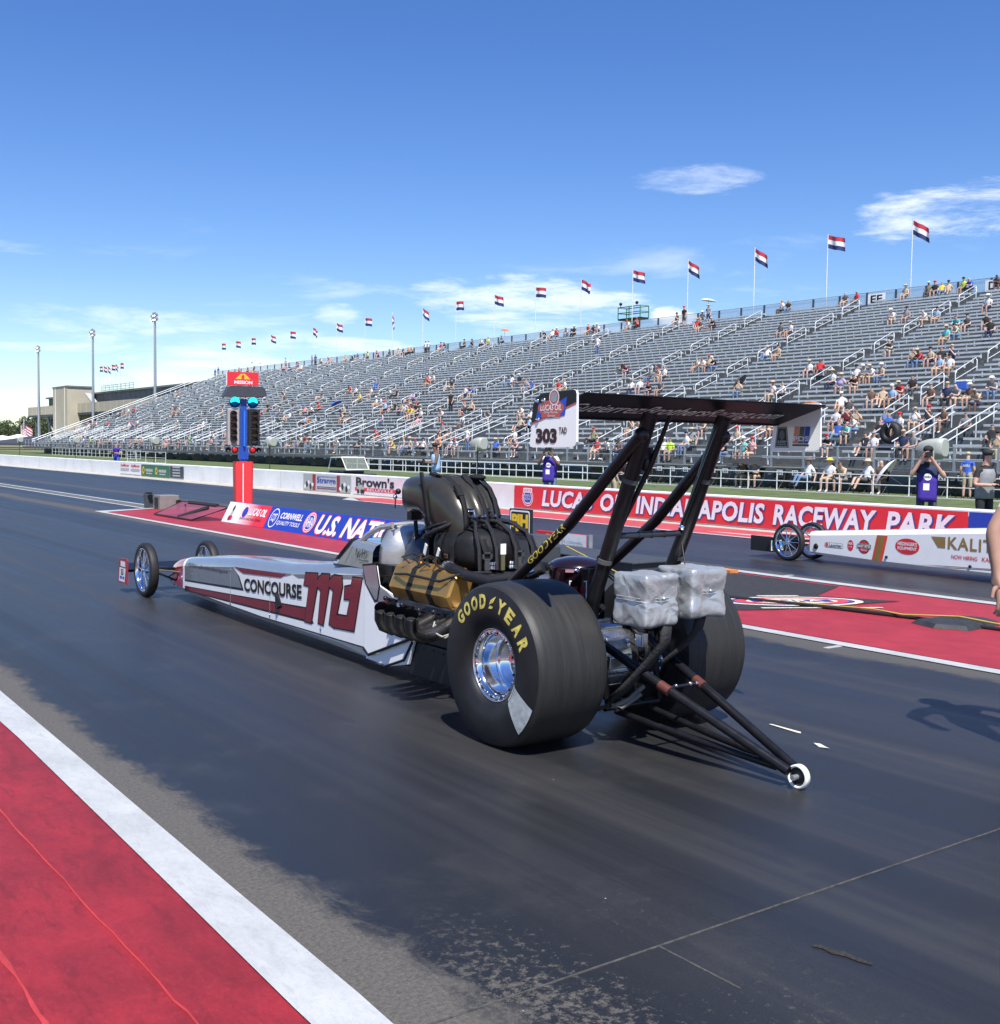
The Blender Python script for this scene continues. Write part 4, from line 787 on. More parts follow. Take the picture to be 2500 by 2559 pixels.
mb.add([(-w, y, zc), (-w+.055, y, zb), (w-.055, y, zb), (w, y, zc), (w, y, zt-.085), (w-.04, y, zt-.014), (0, y, zt+.01), (-w+.04, y, zt-.014), (-w, y, zt-.085)], [tuple(range(9))], 0)
NOSE = CB(mb, 'nose_cone', [CARR, CARR])
mb = body('k', 6.40, 6.33, 0); CB(mb, 'nose_band', [CARW, CARW], NOSE)
def side(y, z, off=.0025): return Vector((-shell(y)[4]-off, y, z))
def decal(mb, pts, m, off):
    """polygon in (y, z) laid on the near side, cut at every body station"""
    bm = bmesh.new(); bm.faces.new([bm.verts.new((a, b, 0)) for a, b in pts])
    for s in ST:
        bmesh.ops.bisect_plane(bm, geom=bm.verts[:]+bm.edges[:]+bm.faces[:], plane_co=(s[0], 0, 0), plane_no=(1, 0, 0))
    bmesh.ops.triangulate(bm, faces=bm.faces); bm.verts.index_update()
    mb.add([side(v.co.x, v.co.y, off) for v in bm.verts], [tuple(v.index for v in f.verts) for f in bm.faces], m); bm.free()
top = lambda y: shell(y)[3]-.0855
mb = MB()
G1 = [(6.33, .240), (6.30, .236), (4.70, .330), (4.82, .446), (4.95, .505)]
decal(mb, [(6.33, top(6.33)), (6.33, .236), (4.69, .318), (4.80, .44), (4.94, .502), (4.94, top(4.94))], 0, .0015)
decal(mb, [(6.33, top(6.33)), (6.33, .250), (4.74, .338), (4.84, .452), (4.97, .512), (4.97, top(4.97))], 1, .0025)
decal(mb, [(4.97, top(4.97)), (4.97, .512), (3.77, top(3.77)-.018), (3.6, top(3.6))], 1, .0025)
decal(mb, [(4.94, .518), (3.74, top(3.74)-.002), (3.86, top(3.86)-.035), (4.70, .478)], 2, .0035)
decal(mb, [(3.62, top(3.62)), (3.42, top(3.42)-.0), (2.32, top(2.32)), (2.32, top(2.32)-.03), (3.5, top(3.5)-.03)], 1, .0025)
decal(mb, [(6.33, .186), (3.30, .336), (3.20, .215), (6.33, .136)], 0, .0015)
decal(mb, [(6.33, .178), (3.32, .322), (3.23, .232), (6.33, .146)], 2, .0025)
Ms = {'a': [(3.39, .515), (3.35, .613), (3.127, .633), (3.135, .53), (3.244, .219), (3.37, .215), (3.29, .514)],
      'b': [(3.136, .577), (3.049, .634), (2.91, .648), (2.918, .554), (3.022, .232), (3.116, .236), (3.066, .504), (3.135, .53)],
      'c': [(2.91, .601), (2.829, .647), (2.696, .653), (2.686, .579), (2.78, .351), (2.824, .239), (2.915, .256), (2.842, .529), (2.918, .554)],
      'e': [(2.509, .663), (2.361, .672), (2.489, .261), (2.824, .239), (2.789, .342), (2.605, .352), (2.558, .49), (2.656, .485), (2.645, .577), (2.536, .598)]}
for k, P in Ms.items():
    cy = sum(p[0] for p in P)/len(P); cz = sum(p[1] for p in P)/len(P); n = len(P); Q = []
    for i in range(n):      # grow the outline by 14 mm for the black border
        a, b, c = Vector(P[i-1]), Vector(P[i]), Vector(P[(i+1) % n]); e1 = (b-a).normalized(); e2 = (c-b).normalized()
        nn = Vector((e1.y+e2.y, -e1.x-e2.x)); nn = nn.normalized() if nn.length > .1 else Vector((e1.y, -e1.x)); Q.append(nn)
    area = sum(P[i-1][0]*P[i][1]-P[i][0]*P[i-1][1] for i in range(n)); sg = 1 if area > 0 else -1
    decal(mb, [(p[0]+sg*q.x*.016, p[1]+sg*q.y*.016) for p, q in zip(P, Q)], 0, .0035); decal(mb, P, 2, .0050)
CB(mb, 'livery', [CBLK, CARG, MAR], BODY)
mb = MB(); put_text(mb, 'CONCOURSE', lambda u, v: side(4.68-u, .315+v+u*.058, .0045), 0, 0, 1.25, .122, 0, bold=.035); CB(mb, 'side_lettering', CBLK, BODY)
mb = MB(); put_text(mb, 'GutierrezBrothersRacing.com', lambda u, v: side(6.2-u, .385+v+u*.036, .0045), 0, 0, 1.12, .05, 0, bold=.01); CB(mb, 'web_lettering', M('dark_grey_vinyl', (.05, .055, .06), .4), BODY)
# panel seams, quarter-turn fasteners and the small black scoop on the flank
mb = MB()
for yy in (5.02, 4.09, 3.07): mb.add([side(yy-.004, .13, .003), side(yy+.004, .13, .003), side(yy+.004, top(yy), .003), side(yy-.004, top(yy), .003)], [(0, 1, 2, 3)])
CB(mb, 'panel_seam', M('seam_line', (.30, .30, .31), .6), BODY)
mb = MB()
for yy, zz in ((5.02, .16), (4.09, .17), (4.09, .45), (3.07, .19), (6.1, .33), (5.02, .48)): mb.lathe([(-.006, .0), (-.006, .010), (.0, .012)], side(yy, zz, .001), 'X', 10)
mb.build_split('fastener', CHROME, BODY)
mb = MB(); mb.add([side(3.93, .385, .003), side(3.90, .25, .003), side(3.88, .25, .003), side(3.90, .385, .003), side(3.895, .255, .035), side(3.922, .375, .03), side(3.83, .29, .003)], [(0, 1, 4, 5), (1, 6, 4), (5, 4, 6, 3), (0, 5, 3)])
CB(mb, 'flank_scoop', [CBLK], BODY)
# rear body panels
for s in (-1, 1):
    fx = lambda a, b, t: Vector((s*t, a, b)); mb = MB()
    mb.prism([(2.305, .165), (2.24, .125), (1.60, .345), (1.60, .54), (1.84, .592), (2.09, .652), (2.13, .79), (2.305, .79)], fx, .290, .302)
    P = CB(mb, 'rear_panel', CARW)
    mb = MB(); mb.prism([(2.305, .150), (2.235, .108), (1.61, .332), (1.70, .132), (1.99, .068), (2.305, .068)], fx, .268, .285); mb.prism([(2.305, .068), (1.99, .066), (1.99, .074), (2.305, .078)], fx, .0, .285)
    CB(mb, 'lower_panel', CARW)
    mb = MB(); mb.prism([(2.34, .785), (2.13, .812), (2.07, .64), (2.10, .53), (2.15, .52), (2.29, .64)], fx, .3025, .3045, 1); mb.prism([(2.325, .772), (2.14, .796), (2.09, .64), (2.115, .545), (2.14, .54), (2.272, .645)], fx, .3046, .307, 0)
    mb.prism([(2.09, .646), (1.98, .62), (1.87, .578), (2.10, .535)], fx, .3025, .3045, 0); mb.prism([(2.10, .530), (1.87, .574), (1.80, .560), (2.08, .505)], fx, .3025, .3045, 2)
    CB(mb, 'rear_livery', [CARG, CBLK, MAR], P)
    mb = MB(); mb.tube([(s*.302, 2.31, .152), (s*.303, 2.24, .116), (s*.303, 1.6, .338)], .011, 6); mb.tube([(s*.290, 2.0, .07), (s*.29, 1.75, .155), (s*.29, 1.64, .30)], .010, 6)
    for y0, y1 in ((6.33, 4.3), (4.3, 2.31)): mb.tube([(s*(shell(y0)[4]+.001), y0, shell(y0)[2]), (s*(shell(y1)[4]+.001), y1, shell(y1)[2])], .006, 5)
    CB(mb, 'black_trim', CBLK)
# cowl, windscreen and headrest
mb = MB(); cs = []
for y, z, w in ((2.86, .775, .262), (2.62, .945, .252), (2.60, .950, .252), (2.24, .938, .268)):
    cs.append([(-w-.012, y, .745), (-w, y, z-.055), (-w+.025, y, z-.015), (-w+.06, y, z), (0, y, z+.004), (w-.06, y, z), (w-.025, y, z-.015), (w, y, z-.055), (w+.012, y, .745)])
mb.loft(cs, 0, False, sm=False, ring_closed=False); COWL = CB(mb, 'cockpit_cowl', CARG)
mb = MB(); mb.add([(-.266, 2.69, .76), (-.268, 2.685, .76), (-.256, 2.56, .93), (-.254, 2.565, .93)], [(0, 1, 2, 3)]); CB(mb, 'cowl_seam', CBLK, COWL)
mb = MB(); sgn = lambda u, v: Vector((-.2705-.012*(.9-v-.82), 2.50-u, .82+v))
for pts in ([(0, .02), (.02, .07), (.03, .0), (.05, .05), (.06, .01), (.09, .04)], [(.10, .0), (.11, .075), (.15, .07), (.12, .04), (.17, .06), (.18, .03), (.13, .0)], [(.06, -.015), (.20, -.01)]):
    mb.tube([sgn(u, v)-Vector((.002, 0, 0)) for u, v in pts], .0022, 4)
CB(mb, 'signature', CBLK, COWL)
mb = MB(); mb.add([(-.262, 2.86, .772), (.262, 2.86, .772), (.235, 2.64, .953), (-.235, 2.64, .953)], [(0, 1, 2, 3)]); CB(mb, 'windscreen', M('tinted_screen', (.10, .11, .12), .06, 0, coat=.5), COWL)
mb = MB(); rings = []
for z, y0, w in ((.655, 2.16, .215), (.74, 2.15, .232), (.88, 2.13, .232), (.97, 2.12, .215), (1.04, 2.13, .165), (1.078, 2.15, .09), (1.086, 2.17, .02)):
    rings.append([(w*math.sin(R(a)), y0-.17*(w/.23)**.5*math.cos(R(a))+.06, z) for a in range(-100, 101, 20)])
mb.loft(rings, 0, False, ring_closed=False); HR = CB(mb, 'headrest', TI)
HR.modifiers.new('s', 'SOLIDIFY').thickness = .008
mb = MB()
for s in (-1, 1): mb.tube([(s*.20, 2.55, .93), (s*.19, 2.44, 1.0), (s*.165, 2.30, 1.06), (s*.13, 2.19, 1.078)], .022, 8)
mb.tube([(-.13, 2.19, 1.078), (0, 2.18, 1.085), (.13, 2.19, 1.078)], .022, 8); mb.build_split('roll_bar', TI, CAR)
mb = MB(); mb.bx(-.24, .24, 1.62, 2.05, .10, .80); mb.bx(-.25, .25, 2.0, 2.62, .72, .80); CB(mb, 'cockpit_tub', BRAKE)
mb = MB(); rings = [[(x*k, y, .5+(z-.5)*kz) for x, z in ((-.16, .5), (-.16, .86), (-.12, .98), (-.06, 1.06), (.03, 1.10), (.15, 1.10), (.23, 1.06), (.29, .98), (.31, .86), (.31, .5))] for y, k, kz in ((2.02, .90, .93), (1.98, 1, 1), (1.80, 1, 1), (1.76, .92, .95))]
mb.loft(rings, 0, True); CB(mb, 'firewall', M('navy_black_panel', (.012, .014, .024), .3, .1, var=.2, coat=.4))
mb = MB(); mb.sph((0, 2.36, .93), (.115, .14, .125), 14, 10); CB(mb, 'driver_helmet', CBLK)
# ---- chassis rails and belly panel behind the body
mb = MB(); mb.bx(-.262, .262, .52, 1.72, .05, .30); mb.bx(-.255, .255, .50, 1.66, .303, .46)
PAN = CB(mb, 'belly_panel', BRAKE, bevel=.01)
mb = MB()
for i in range(9): mb.lathe([(-.004, 0), (-.004, .006), (0, .007)], (-.264, 1.66-.125*i, .272-.006*(i % 2)), 'X', 8)
mb.build_split('rivet', TUBE, PAN)
mb = MB(); fnp = plane((-.2655, 1.02, .10), (0, -1, 0), (0, 0, 1)); put_text(mb, 'NGK', fnp, .0, .13, .10, .035, 0, bold=.02); put_text(mb, 'T', fnp, .0, .03, .05, .075, 0, bold=.04); poly_patch(mb, rect(.0, .01, .08, .016), fnp, 1)
CB(mb, 'panel_lettering', [WHITE, M('orange_vinyl', (.7, .12, .02), .5)], PAN)
mb = MB()
for s in (-1, 1):
    mb.tube([(s*.27, 1.7, .50), (s*.26, .6, .56), (s*.24, -.02, .60), (s*.22, -.28, .78)], .021, 8); mb.tube([(s*.25, .55, .10), (s*.22, -.12, .14), (s*.2, -.32, .22), (s*.2, -.24, .60)], .02, 8)
    mb.tube([(s*.26, .6, .56), (s*.25, .5, .12)], .018, 8); mb.tube([(s*.24, .0, .60), (s*.22, -.1, .15)], .018, 8)
mb.tube([(-.24, -.02, .6), (.24, -.02, .6)], .018, 8); mb.tube([(-.21, -.3, .2), (.21, -.3, .2)], .018, 8); mb.build_split('chassis_rail', TUBE, CAR)
# ---- engine
mb = MB(); mb.bx(-.17, .17, .86, 1.74, .32, .66); mb.bx(-.13, .13, .9, 1.7, .66, .83); ENG = CB(mb, 'engine_block', M('engine_grey', (.11, .112, .118), .38, .7, var=.3), bevel=.02)
for s in (-1, 1):
    mb = MB(); fx = lambda a, b, t: Vector((s*a, t, b))
    mb.prism([(.17, .57), (.30, .50), (.36, .60), (.24, .70)], fx, .93, 1.74); CB(mb, 'cylinder_head', M('machined_alloy', (.52, .52, .52), .32, .9), ENG, bevel=.008)
    mb = MB(); sec = [(.385, .610), (.425, .690), (.365, .835), (.265, .880), (.205, .80), (.285, .585)]; cxs = sum(p[0] for p in sec)/6; czs = sum(p[1] for p in sec)/6
    gr = lambda k, yy: [Vector((s*(cxs+(a-cxs)*k), yy, czs+(b-czs)*k)) for a, b in sec]
    mb.loft([gr(.80, 1.0), gr(1.0, 1.02), gr(1.0, 1.04), gr(.94, 1.055), gr(.94, 1.72), gr(1.0, 1.735), gr(.9, 1.755)], 0, True, sm=False)
    V = CB(mb, 'valve_cover', GOLD, ENG, bevel=.006)
    mb = MB()
    for yy in (1.24, 1.50): mb.loft([[Vector((s*(cxs+(a-cxs)*.985), yy+d, czs+(b-czs)*.985)) for a, b in sec] for d in (-.028, .028)], 0, True, sm=False)
    mb.build_split('retaining_strap', WEB, V)
    mb = MB()
    for i in range(4): mb.tube([(s*.345, 1.20+.13*i, .86), (s*(.37+.02*(i % 2)), 1.26+.12*i, .905), (s*.30, 1.32+.10*i, .925), (s*.16, 1.36+.08*i, .87)], .0075, 6)
    mb.tube([(s*.40, 1.70, .78), (s*.43, 1.5, .80), (s*.42, 1.1, .79), (s*.34, .93, .86), (s*.18, .86, .86)], .009, 6)
    mb.build_split('plug_lead', HOSE, ENG)
    for i in range(4):                       # zoomie headers, each its own pipe
        yy = 1.36-.123*i; mb = MB()
        path = [(s*.30, yy+.02, .555), (s*.40, yy+.015, .510), (s*.52, yy+.01, .468), (s*.62, yy, .462), (s*.682, yy+.002, .490), (s*.706, yy-.006, .535), (s*.738, yy-.062, .618)]
        mb.tube(path, [.042, .045, .047, .047, .047, .047, .047], 16, 0, caps=False)
        mb.tube([path[-1], path[-2]], [.0445, .043], 16, 1, caps=False); dv = (Vector(path[-1])-Vector(path[-2])).normalized(); mb.tube([Vector(path[-1])-dv*.008, Vector(path[-1])+dv*.002], [.0485, .0485], 16, 2, caps=False)
        mb.tube([Vector(path[-1])-dv*.06, Vector(path[-1])-dv*.062], .042, 16, 1)  # black inner wall and black plug inside the pipe mouth
        CB(mb, 'exhaust_header', [M('heat_stained_steel', (.15, .145, .14), .28, .92, var=.3, scale=9, rvar=.2, dirt=((.10, .14, .14), 4., .5)), M('pipe_inside_black', (.006, .006, .006), .9), CHROME], ENG)
mb = MB()
for yy, zz in ((1.74, .52), (1.52, .50), (1.30, .49), (1.12, .50)): mb.box((-.40, yy, zz+.05), (.05, .05, .05)); mb.tube([(-.36, yy, zz+.06), (-.46, yy-.03, zz+.09)], .012, 6); mb.sph((-.44, yy+.02, zz+.085), .018, 8, 6)
mb.tube([(-.50, 1.02, .52), (-.53, .97, .47), (-.50, .9, .455), (-.44, .86, .50), (-.42, .84, .56)], .008, 6, 1); mb.tube([(-.50, 1.03, .54), (-.545, .99, .49), (-.52, .91, .462), (-.45, .87, .49)], .006, 6, 1)
mb.box((-.42, .845, .53), (.05, .05, .07), 2); mb.box((-.40, .90, .57), (.04, .09, .03), 0)
mb.build_split('ignition_fitting', [DARK, M('white_wire', (.34, .33, .29), .6), CHROME], ENG)
mb = MB()                                    # timing cover and spacer behind the bag
mb.bx(-.20, .20, .60, .86, .55, .84); mb.tube([(-.14, .60, .70), (-.14, .56, .70)], .07, 16); CB(mb, 'gear_cover', M('machined_alloy', (.52, .52, .52), .32, .9), ENG, bevel=.015)
# blower under its restraint bag
mb = MB(); rings = []
for k in range(15):
    t = k/14; y = .60+.92*t; e = (1-abs(2*t-1)**3.2)**.35; rg = []
    for a in range(26):
        th = 2*math.pi*a/26; c, s_ = math.cos(th), math.sin(th); px_ = abs(c)**.62*(1 if c > 0 else -1); pz = abs(s_)**.62*(1 if s_ > 0 else -1)
        wob = 1+.018*math.sin(5*th+k*1.3)+.014*math.sin(9*th-k)
        rg.append((.245*e*px_*wob, y, .985+(.155 if s_ > 0 else .15)*e*pz*wob))
    rings.append(rg)
mb.loft(rings, 0, True); BAGO = CB(mb, 'blower_bag', BAG, ENG); BAGO.location = (0, .60, 0); BAGO.scale = (1, .65, .94); BAGO.location.z = .05
def band(mb, y, k, w, m=0, z0=.82, x1=.26, back=False):
    P = [(-x1, y, z0), (-x1-.002, y, 1.02), (-.225, y, 1.105), (-.12, y, 1.150), (0, y, 1.158), (.12, y, 1.150), (.225, y, 1.105), (x1, y, 1.0), (x1, y, z0)]
    mb.loft([[Vector(p)+Vector((0, d, 0)) for d in (-w, w)] for p in P], m, False, ring_closed=False, sm=False)
mb = MB()
for y in (1.40, 1.16, .92): band(mb, y, 0, .026)
for x in (-.13, 0.0, .13): mb.loft([[(x+d, y, z) for d in (-.024, .024)] for y, z in ((1.0, 1.152), (.78, 1.135), (.66, 1.075), (.588, .99), (.588, .86))], 0, False, ring_closed=False)
mb.build_split('bag_strap', WEB, BAGO, .006)
mb = MB()
for x in (-.13, .13):
    for a, b, c, d in ((-.038, -.026, -.028, .028), (.026, .038, -.028, .028), (-.038, .038, .018, .028), (-.038, .038, -.028, -.018)): mb.bx(x+a, x+b, .568, .582, .96+c, .96+d)
    mb.bx(x-.02, x+.02, .57, .58, .86, .94)
CB(mb, 'buckle', M('buckle_plastic', (.06, .06, .062), .4), BAGO)
mb = MB(); mb.box((0, .578, 1.005), (.042, .012, .075)); mb.box((0, .580, .915), (.030, .010, .12), 1); mb.box((-.262, 1.42, .97), (.012, .04, .085), 0, Matrix.Rotation(.5, 3, 'X')); mb.box((-.262, 1.17, .955), (.012, .035, .075), 0, Matrix.Rotation(.6, 3, 'X'))
mb.box((-.285, 1.475, .85), (.012, .026, .17), 2, Matrix.Rotation(.5, 3, 'X')); mb.box((-.272, 1.22, .86), (.010, .012, .13), 2, Matrix.Rotation(.55, 3, 'X')); mb.bx(-.256, -.252, 1.02, 1.08, .925, .955, 2); mb.bx(-.258, -.256, 1.024, 1.076, .929, .951, 3)
mb.build_split('strap_label', [WHITE, M('olive_label', (.10, .09, .04), .6), GOLD, BLACK], BAGO)
mb = MB()
for x in (-.085, .085):
    for i in range(6): mb.sph((x+.012*(i % 3-1)*1.6, .585-.004*(i//3), .875+.03*(i//3)), .013, 8, 6)
mb.build_split('bag_fitting', CHROME, BAGO)
# injector hat: one hollow carbon scoop
mb = MB(); rings = []
path = [(1.985, 1.318, 0, .150, .205), (1.93, 1.322, 0, .152, .225), (1.80, 1.330, .05, .148, .235), (1.66, 1.325, .22, .160, .238), (1.52, 1.295, .55, .190, .240), (1.41, 1.245, .95, .215, .240), (1.35, 1.19, 1.30, .225, .235), (1.32, 1.13, 1.5, .225, .225), (1.315, 1.09, 1.57, .22, .215)]
path = [(1.60+(p[0]-1.55)*.82, p[1], p[2], p[3]*(.92 if i < 4 else 1), p[4]*.95) for i, p in enumerate(path)]
for (y, z, a, hh, ww) in path:
    ty, tz = -math.cos(a), -math.sin(a); nz, ny = math.cos(a), -math.sin(a); rg = []
    for i in range(72):
        th = 2*math.pi*i/72; c, s_ = math.cos(th), math.sin(th); px_ = abs(c)**.7*(1 if c > 0 else -1); pz = abs(s_)**.6*(1 if s_ > 0 else -1)
        gro = 1-(.42*max(0, 1-abs(abs(px_)-.34)/.26)**1.3*min(1, a*2.2) if s_ > .05 else 0)
        rg.append((ww*px_, y+ny*hh*pz*gro, z+nz*hh*pz*gro))
    rings.append(rg)
mb.loft(rings, 0, False); inner = [[(p[0]*.93, p[1]+.0, 1.318+(p[2]-1.318)*.93) for p in rings[0]], [(p[0]*.9, p[1]-.25, 1.318+(p[2]-1.318)*.9) for p in rings[0]]]
mb.loft([rings[0], inner[0], inner[1]], 1, False); mb.add(inner[1], [tuple(range(72))], 1); HAT = CB(mb, 'injector_hat', [CARB, BLACK], ENG)
mb = MB()
def hatband(mb, idx0, idx1, x0, x1, w=.018):
    P = []
    for k in range(8):
        t = k/7; f = idx0+(idx1-idx0)*t; i = min(int(f), len(path)-2); u = f-i; y, z, a, hh, ww = [p+(q-p)*u for p, q in zip(path[i], path[i+1])]
        x = x0+(x1-x0)*t; P.append(Vector((x, y-math.sin(a)*(hh+.006), z+math.cos(a)*(hh+.006))))
    mb.loft([[p+Vector((-w, 0, 0)), p+Vector((w, 0, 0))] for p in P], 0, False, ring_closed=False)
hatband(mb, 2.5, 7.6, -.10, -.16); hatband(mb, 2.5, 7.6, .02, .02); hatband(mb, 2.8, 7.6, .16, .10)
mb.loft([[Vector((-.241, y, z)), Vector((-.243, y+.045, z))] for y, z in ((1.60, 1.49), (1.58, 1.40), (1.545, 1.30), (1.52, 1.2), (1.50, 1.10))], 0, False, ring_closed=False)
def hp(f, x):
    i = min(int(f), len(path)-2); u = f-i; y, z, a, hh, ww = [p+(q-p)*u for p, q in zip(path[i], path[i+1])]; return Vector((x, y-math.sin(a)*hh, z+math.cos(a)*hh)), Matrix.Rotation(a, 3, 'X')
for f_, x_ in ((3.0, -.10), (5.0, -.135), (4.2, .02)): P_, q_ = hp(f_, x_); mb.box(P_, (.05, .085, .022), 0, q_)
P_, q_ = hp(4.0, .13); mb.sph(P_, (.06, .08, .022), 12, 8)
mb.build_split('hat_strap', WEB, HAT, .004)
mb = MB(); mb.box((-.06, 2.0, 1.16), (.09, .06, .06)); mb.box((.05, 2.0, 1.17), (.07, .05, .05)); mb.tube([(-.1, 1.99, 1.19), (-.1, 1.98, 1.22), (-.08, 1.95, 1.24)], .012, 8); mb.sph((-.20, 2.0, 1.34), .022, 8, 6); mb.sph((-.22, 2.01, 1.30), .018, 8, 6, 1); mb.tube([(-.22, 2.0, 1.33), (-.225, 2.0, 1.22)], .005, 5)
mb.tube([(.03, 2.04, 1.14), (.07, 2.05, 1.16), (.09, 2.04, 1.2)], .01, 6); mb.build_split('linkage', [DARK, CHROME], HAT)
mb = MB()
mb.tube([(-.10, 2.0, 1.13), (-.10, 1.97, 1.0), (-.13, 1.9, .88), (-.2, 1.84, .76), (-.25, 1.8, .66)], .017, 8); mb.tube([(.02, 1.99, 1.13), (-.03, 1.95, 1.02), (-.12, 1.88, .92), (-.2, 1.82, .78), (-.24, 1.78, .66)], .017, 8)
mb.tube([(-.02, 1.99, 1.15), (-.06, 1.86, 1.08), (-.12, 1.70, 1.03), (-.16, 1.62, 1.02)], .016, 8, 1)
mb.tube([(-.22, 1.55, 1.03), (-.27, 1.40, 1.055), (-.25, 1.2, 1.11), (-.18, 1.06, 1.16), (-.12, .98, 1.18)], .018, 8); mb.tube([(-.22, 1.55, 1.09), (-.24, 1.35, 1.12), (-.2, 1.12, 1.165), (-.1, 1.0, 1.19)], .012, 8); mb.tube([(-.2, 1.58, 1.10), (-.2, 1.36, 1.14), (-.12, 1.1, 1.185)], .010, 8)
for x in (-.10, -.03, .05, .12): mb.tube([(x, .98, 1.17), (x*1.3, .82, 1.165), (x*1.9, .68, 1.10), (x*2.0, .60, 1.0), (x*2.0, .585, .86)], .015, 8)
mb.tube([(.1, .98, 1.18), (.2, .82, 1.15), (.26, .70, 1.06), (.27, .64, .92)], .017, 8)
for o_ in mb.build_split('fuel_hose', [HOSE, STEEL], ENG): o_.location = (0, .56, 0); o_.scale = (1, .68, 1)
mb = MB(); mb.bx(-.11, .13, .92, 1.06, 1.155, 1.195); mb.bx(-.07, .09, 1.02, 1.12, 1.22, 1.25); mb.tube([(0, 1.05, 1.19), (0, 1.07, 1.22)], .02, 8)
for x in (-.17, .19): mb.tube([(x, 1.05, 1.13), (x, 1.06, 1.225), (x*.3, 1.0, 1.235), (x*.3, .97, 1.18)], .007, 6, 1)
for i in range(7): mb.tube([(-.12+.04*i, .94, 1.18), (-.13+.043*i, .90, 1.205)], .010, 6, i % 2)
o_ = CB(mb, 'distribution_block', [DARK, CHROME], ENG); o_.location = (0, .60, 0); o_.scale = (1, .65, 1)
# big crank-breather hose and catch tank
mb = MB(); mb.tube([(-.27, 1.25, .87), (-.31, 1.10, .865), (-.33, .90, .84), (-.31, .66, .83), (-.24, .46, .88), (-.16, .34, .935)], .036, 12); mb.tube([(.25, 1.0, .88), (.27, .75, .88), (.2, .5, .93), (.08, .34, .95)], .03, 10)
for p, q in (((-.268, 1.24, .87), (-.285, 1.19, .87)), ((-.215, .42, .893), (-.185, .378, .915))): mb.tube([p, q], .042, 12, 1)
mb.build_split('breather_hose', [HOSE, CHROME], CAR)
mb = MB(); mb.lathe([(.56, .0), (.56, .165), (.60, .172), (.93, .172), (.955, .178), (.968, .174), (.995, .135), (1.012, .07), (1.016, .0)], (-.02, .19, 0), 'Z', 32); T = CB(mb, 'catch_tank', MAROON)
mb = MB(); mb.box((-.155, .10, .945), (.05, .06, .018), 0, Matrix.Rotation(-.6, 3, 'Z')); mb.sph((.055, .03, .945), .012, 8, 6); mb.tube([(.06, .02, .94), (.12, -.06, .87), (.18, -.14, .80)], .004, 5, 1); mb.sph((-.12, .065, .948), (.035, .02, .014), 10, 6); mb.build_split('tank_clip', [CHROME, BLACK], T)
mb = MB()
def cyl(u, v, r=.1745): a = R(232)+u/r; return Vector((-.02+r*math.cos(a), .19+r*math.sin(a), .62+v))
for u0, v0, w, h in ((-.05, .14, .10, .12), (.10, .18, .055, .085), (.10, .06, .055, .095)):
    for k, (a, b, c, d) in enumerate(((u0, v0, w, .006), (u0, v0+h, w, .006), (u0, v0, .006, h), (u0+w, v0, .006, h+.006))): poly_patch(mb, rect(a, b, c, d), cyl, 0)
    poly_patch(mb, rect(u0+.02, v0+h*.4, w-.03, h*.35), cyl, 1); poly_patch(mb, rect(u0+.02, v0+h*.15, w-.035, h*.12), cyl, 0)
CB(mb, 'tank_decal', [WHITE, CARR], T)
# ---- rear end
mb = MB(); mb.lathe([(-.20, .10), (-.17, .165), (-.10, .185), (.10, .185), (.17, .165), (.20, .10)], (0, 0, .45), 'X', 20, 0, sm=False)
for a in range(0, 360, 30):
    q = Matrix.Rotation(R(a), 3, 'X'); mb.box(Vector((0, 0, .45))+q @ Vector((0, -.19, 0)), (.17, .035, .04), 0, q)
for a in (-25, 5, 35): q = Matrix.Rotation(R(a), 3, 'X'); mb.box(Vector((-.03, 0, .45))+q @ Vector((0, -.205, 0)), (.15, .03, .075), 0, q)
mb.tube([(-.46, 0, .452), (.46, 0, .452)], .05, 14); mb.bx(.07, .12, -.30, -.24, .52, .60, 0)
CB(mb, 'differential', M('cast_alloy', (.66, .66, .64), .25, .95, var=.15, scale=12, rvar=.2), bevel=.006)
mb = MB(); mb.lathe([(-.012, .10), (-.012, .165), (.012, .165), (.012, .10)], (.30, 0, .452), 'X', 28, closed=True); mb.lathe([(-.012, .10), (-.012, .165), (.012, .165), (.012, .10)], (-.29, 0, .452), 'X', 28, closed=True); mb.box((-.29, -.12, .55), (.06, .1, .08), 1); mb.box((.30, -.12, .55), (.06, .1, .08), 1); mb.build_split('brake_disc', [STEEL, DARK], CAR)
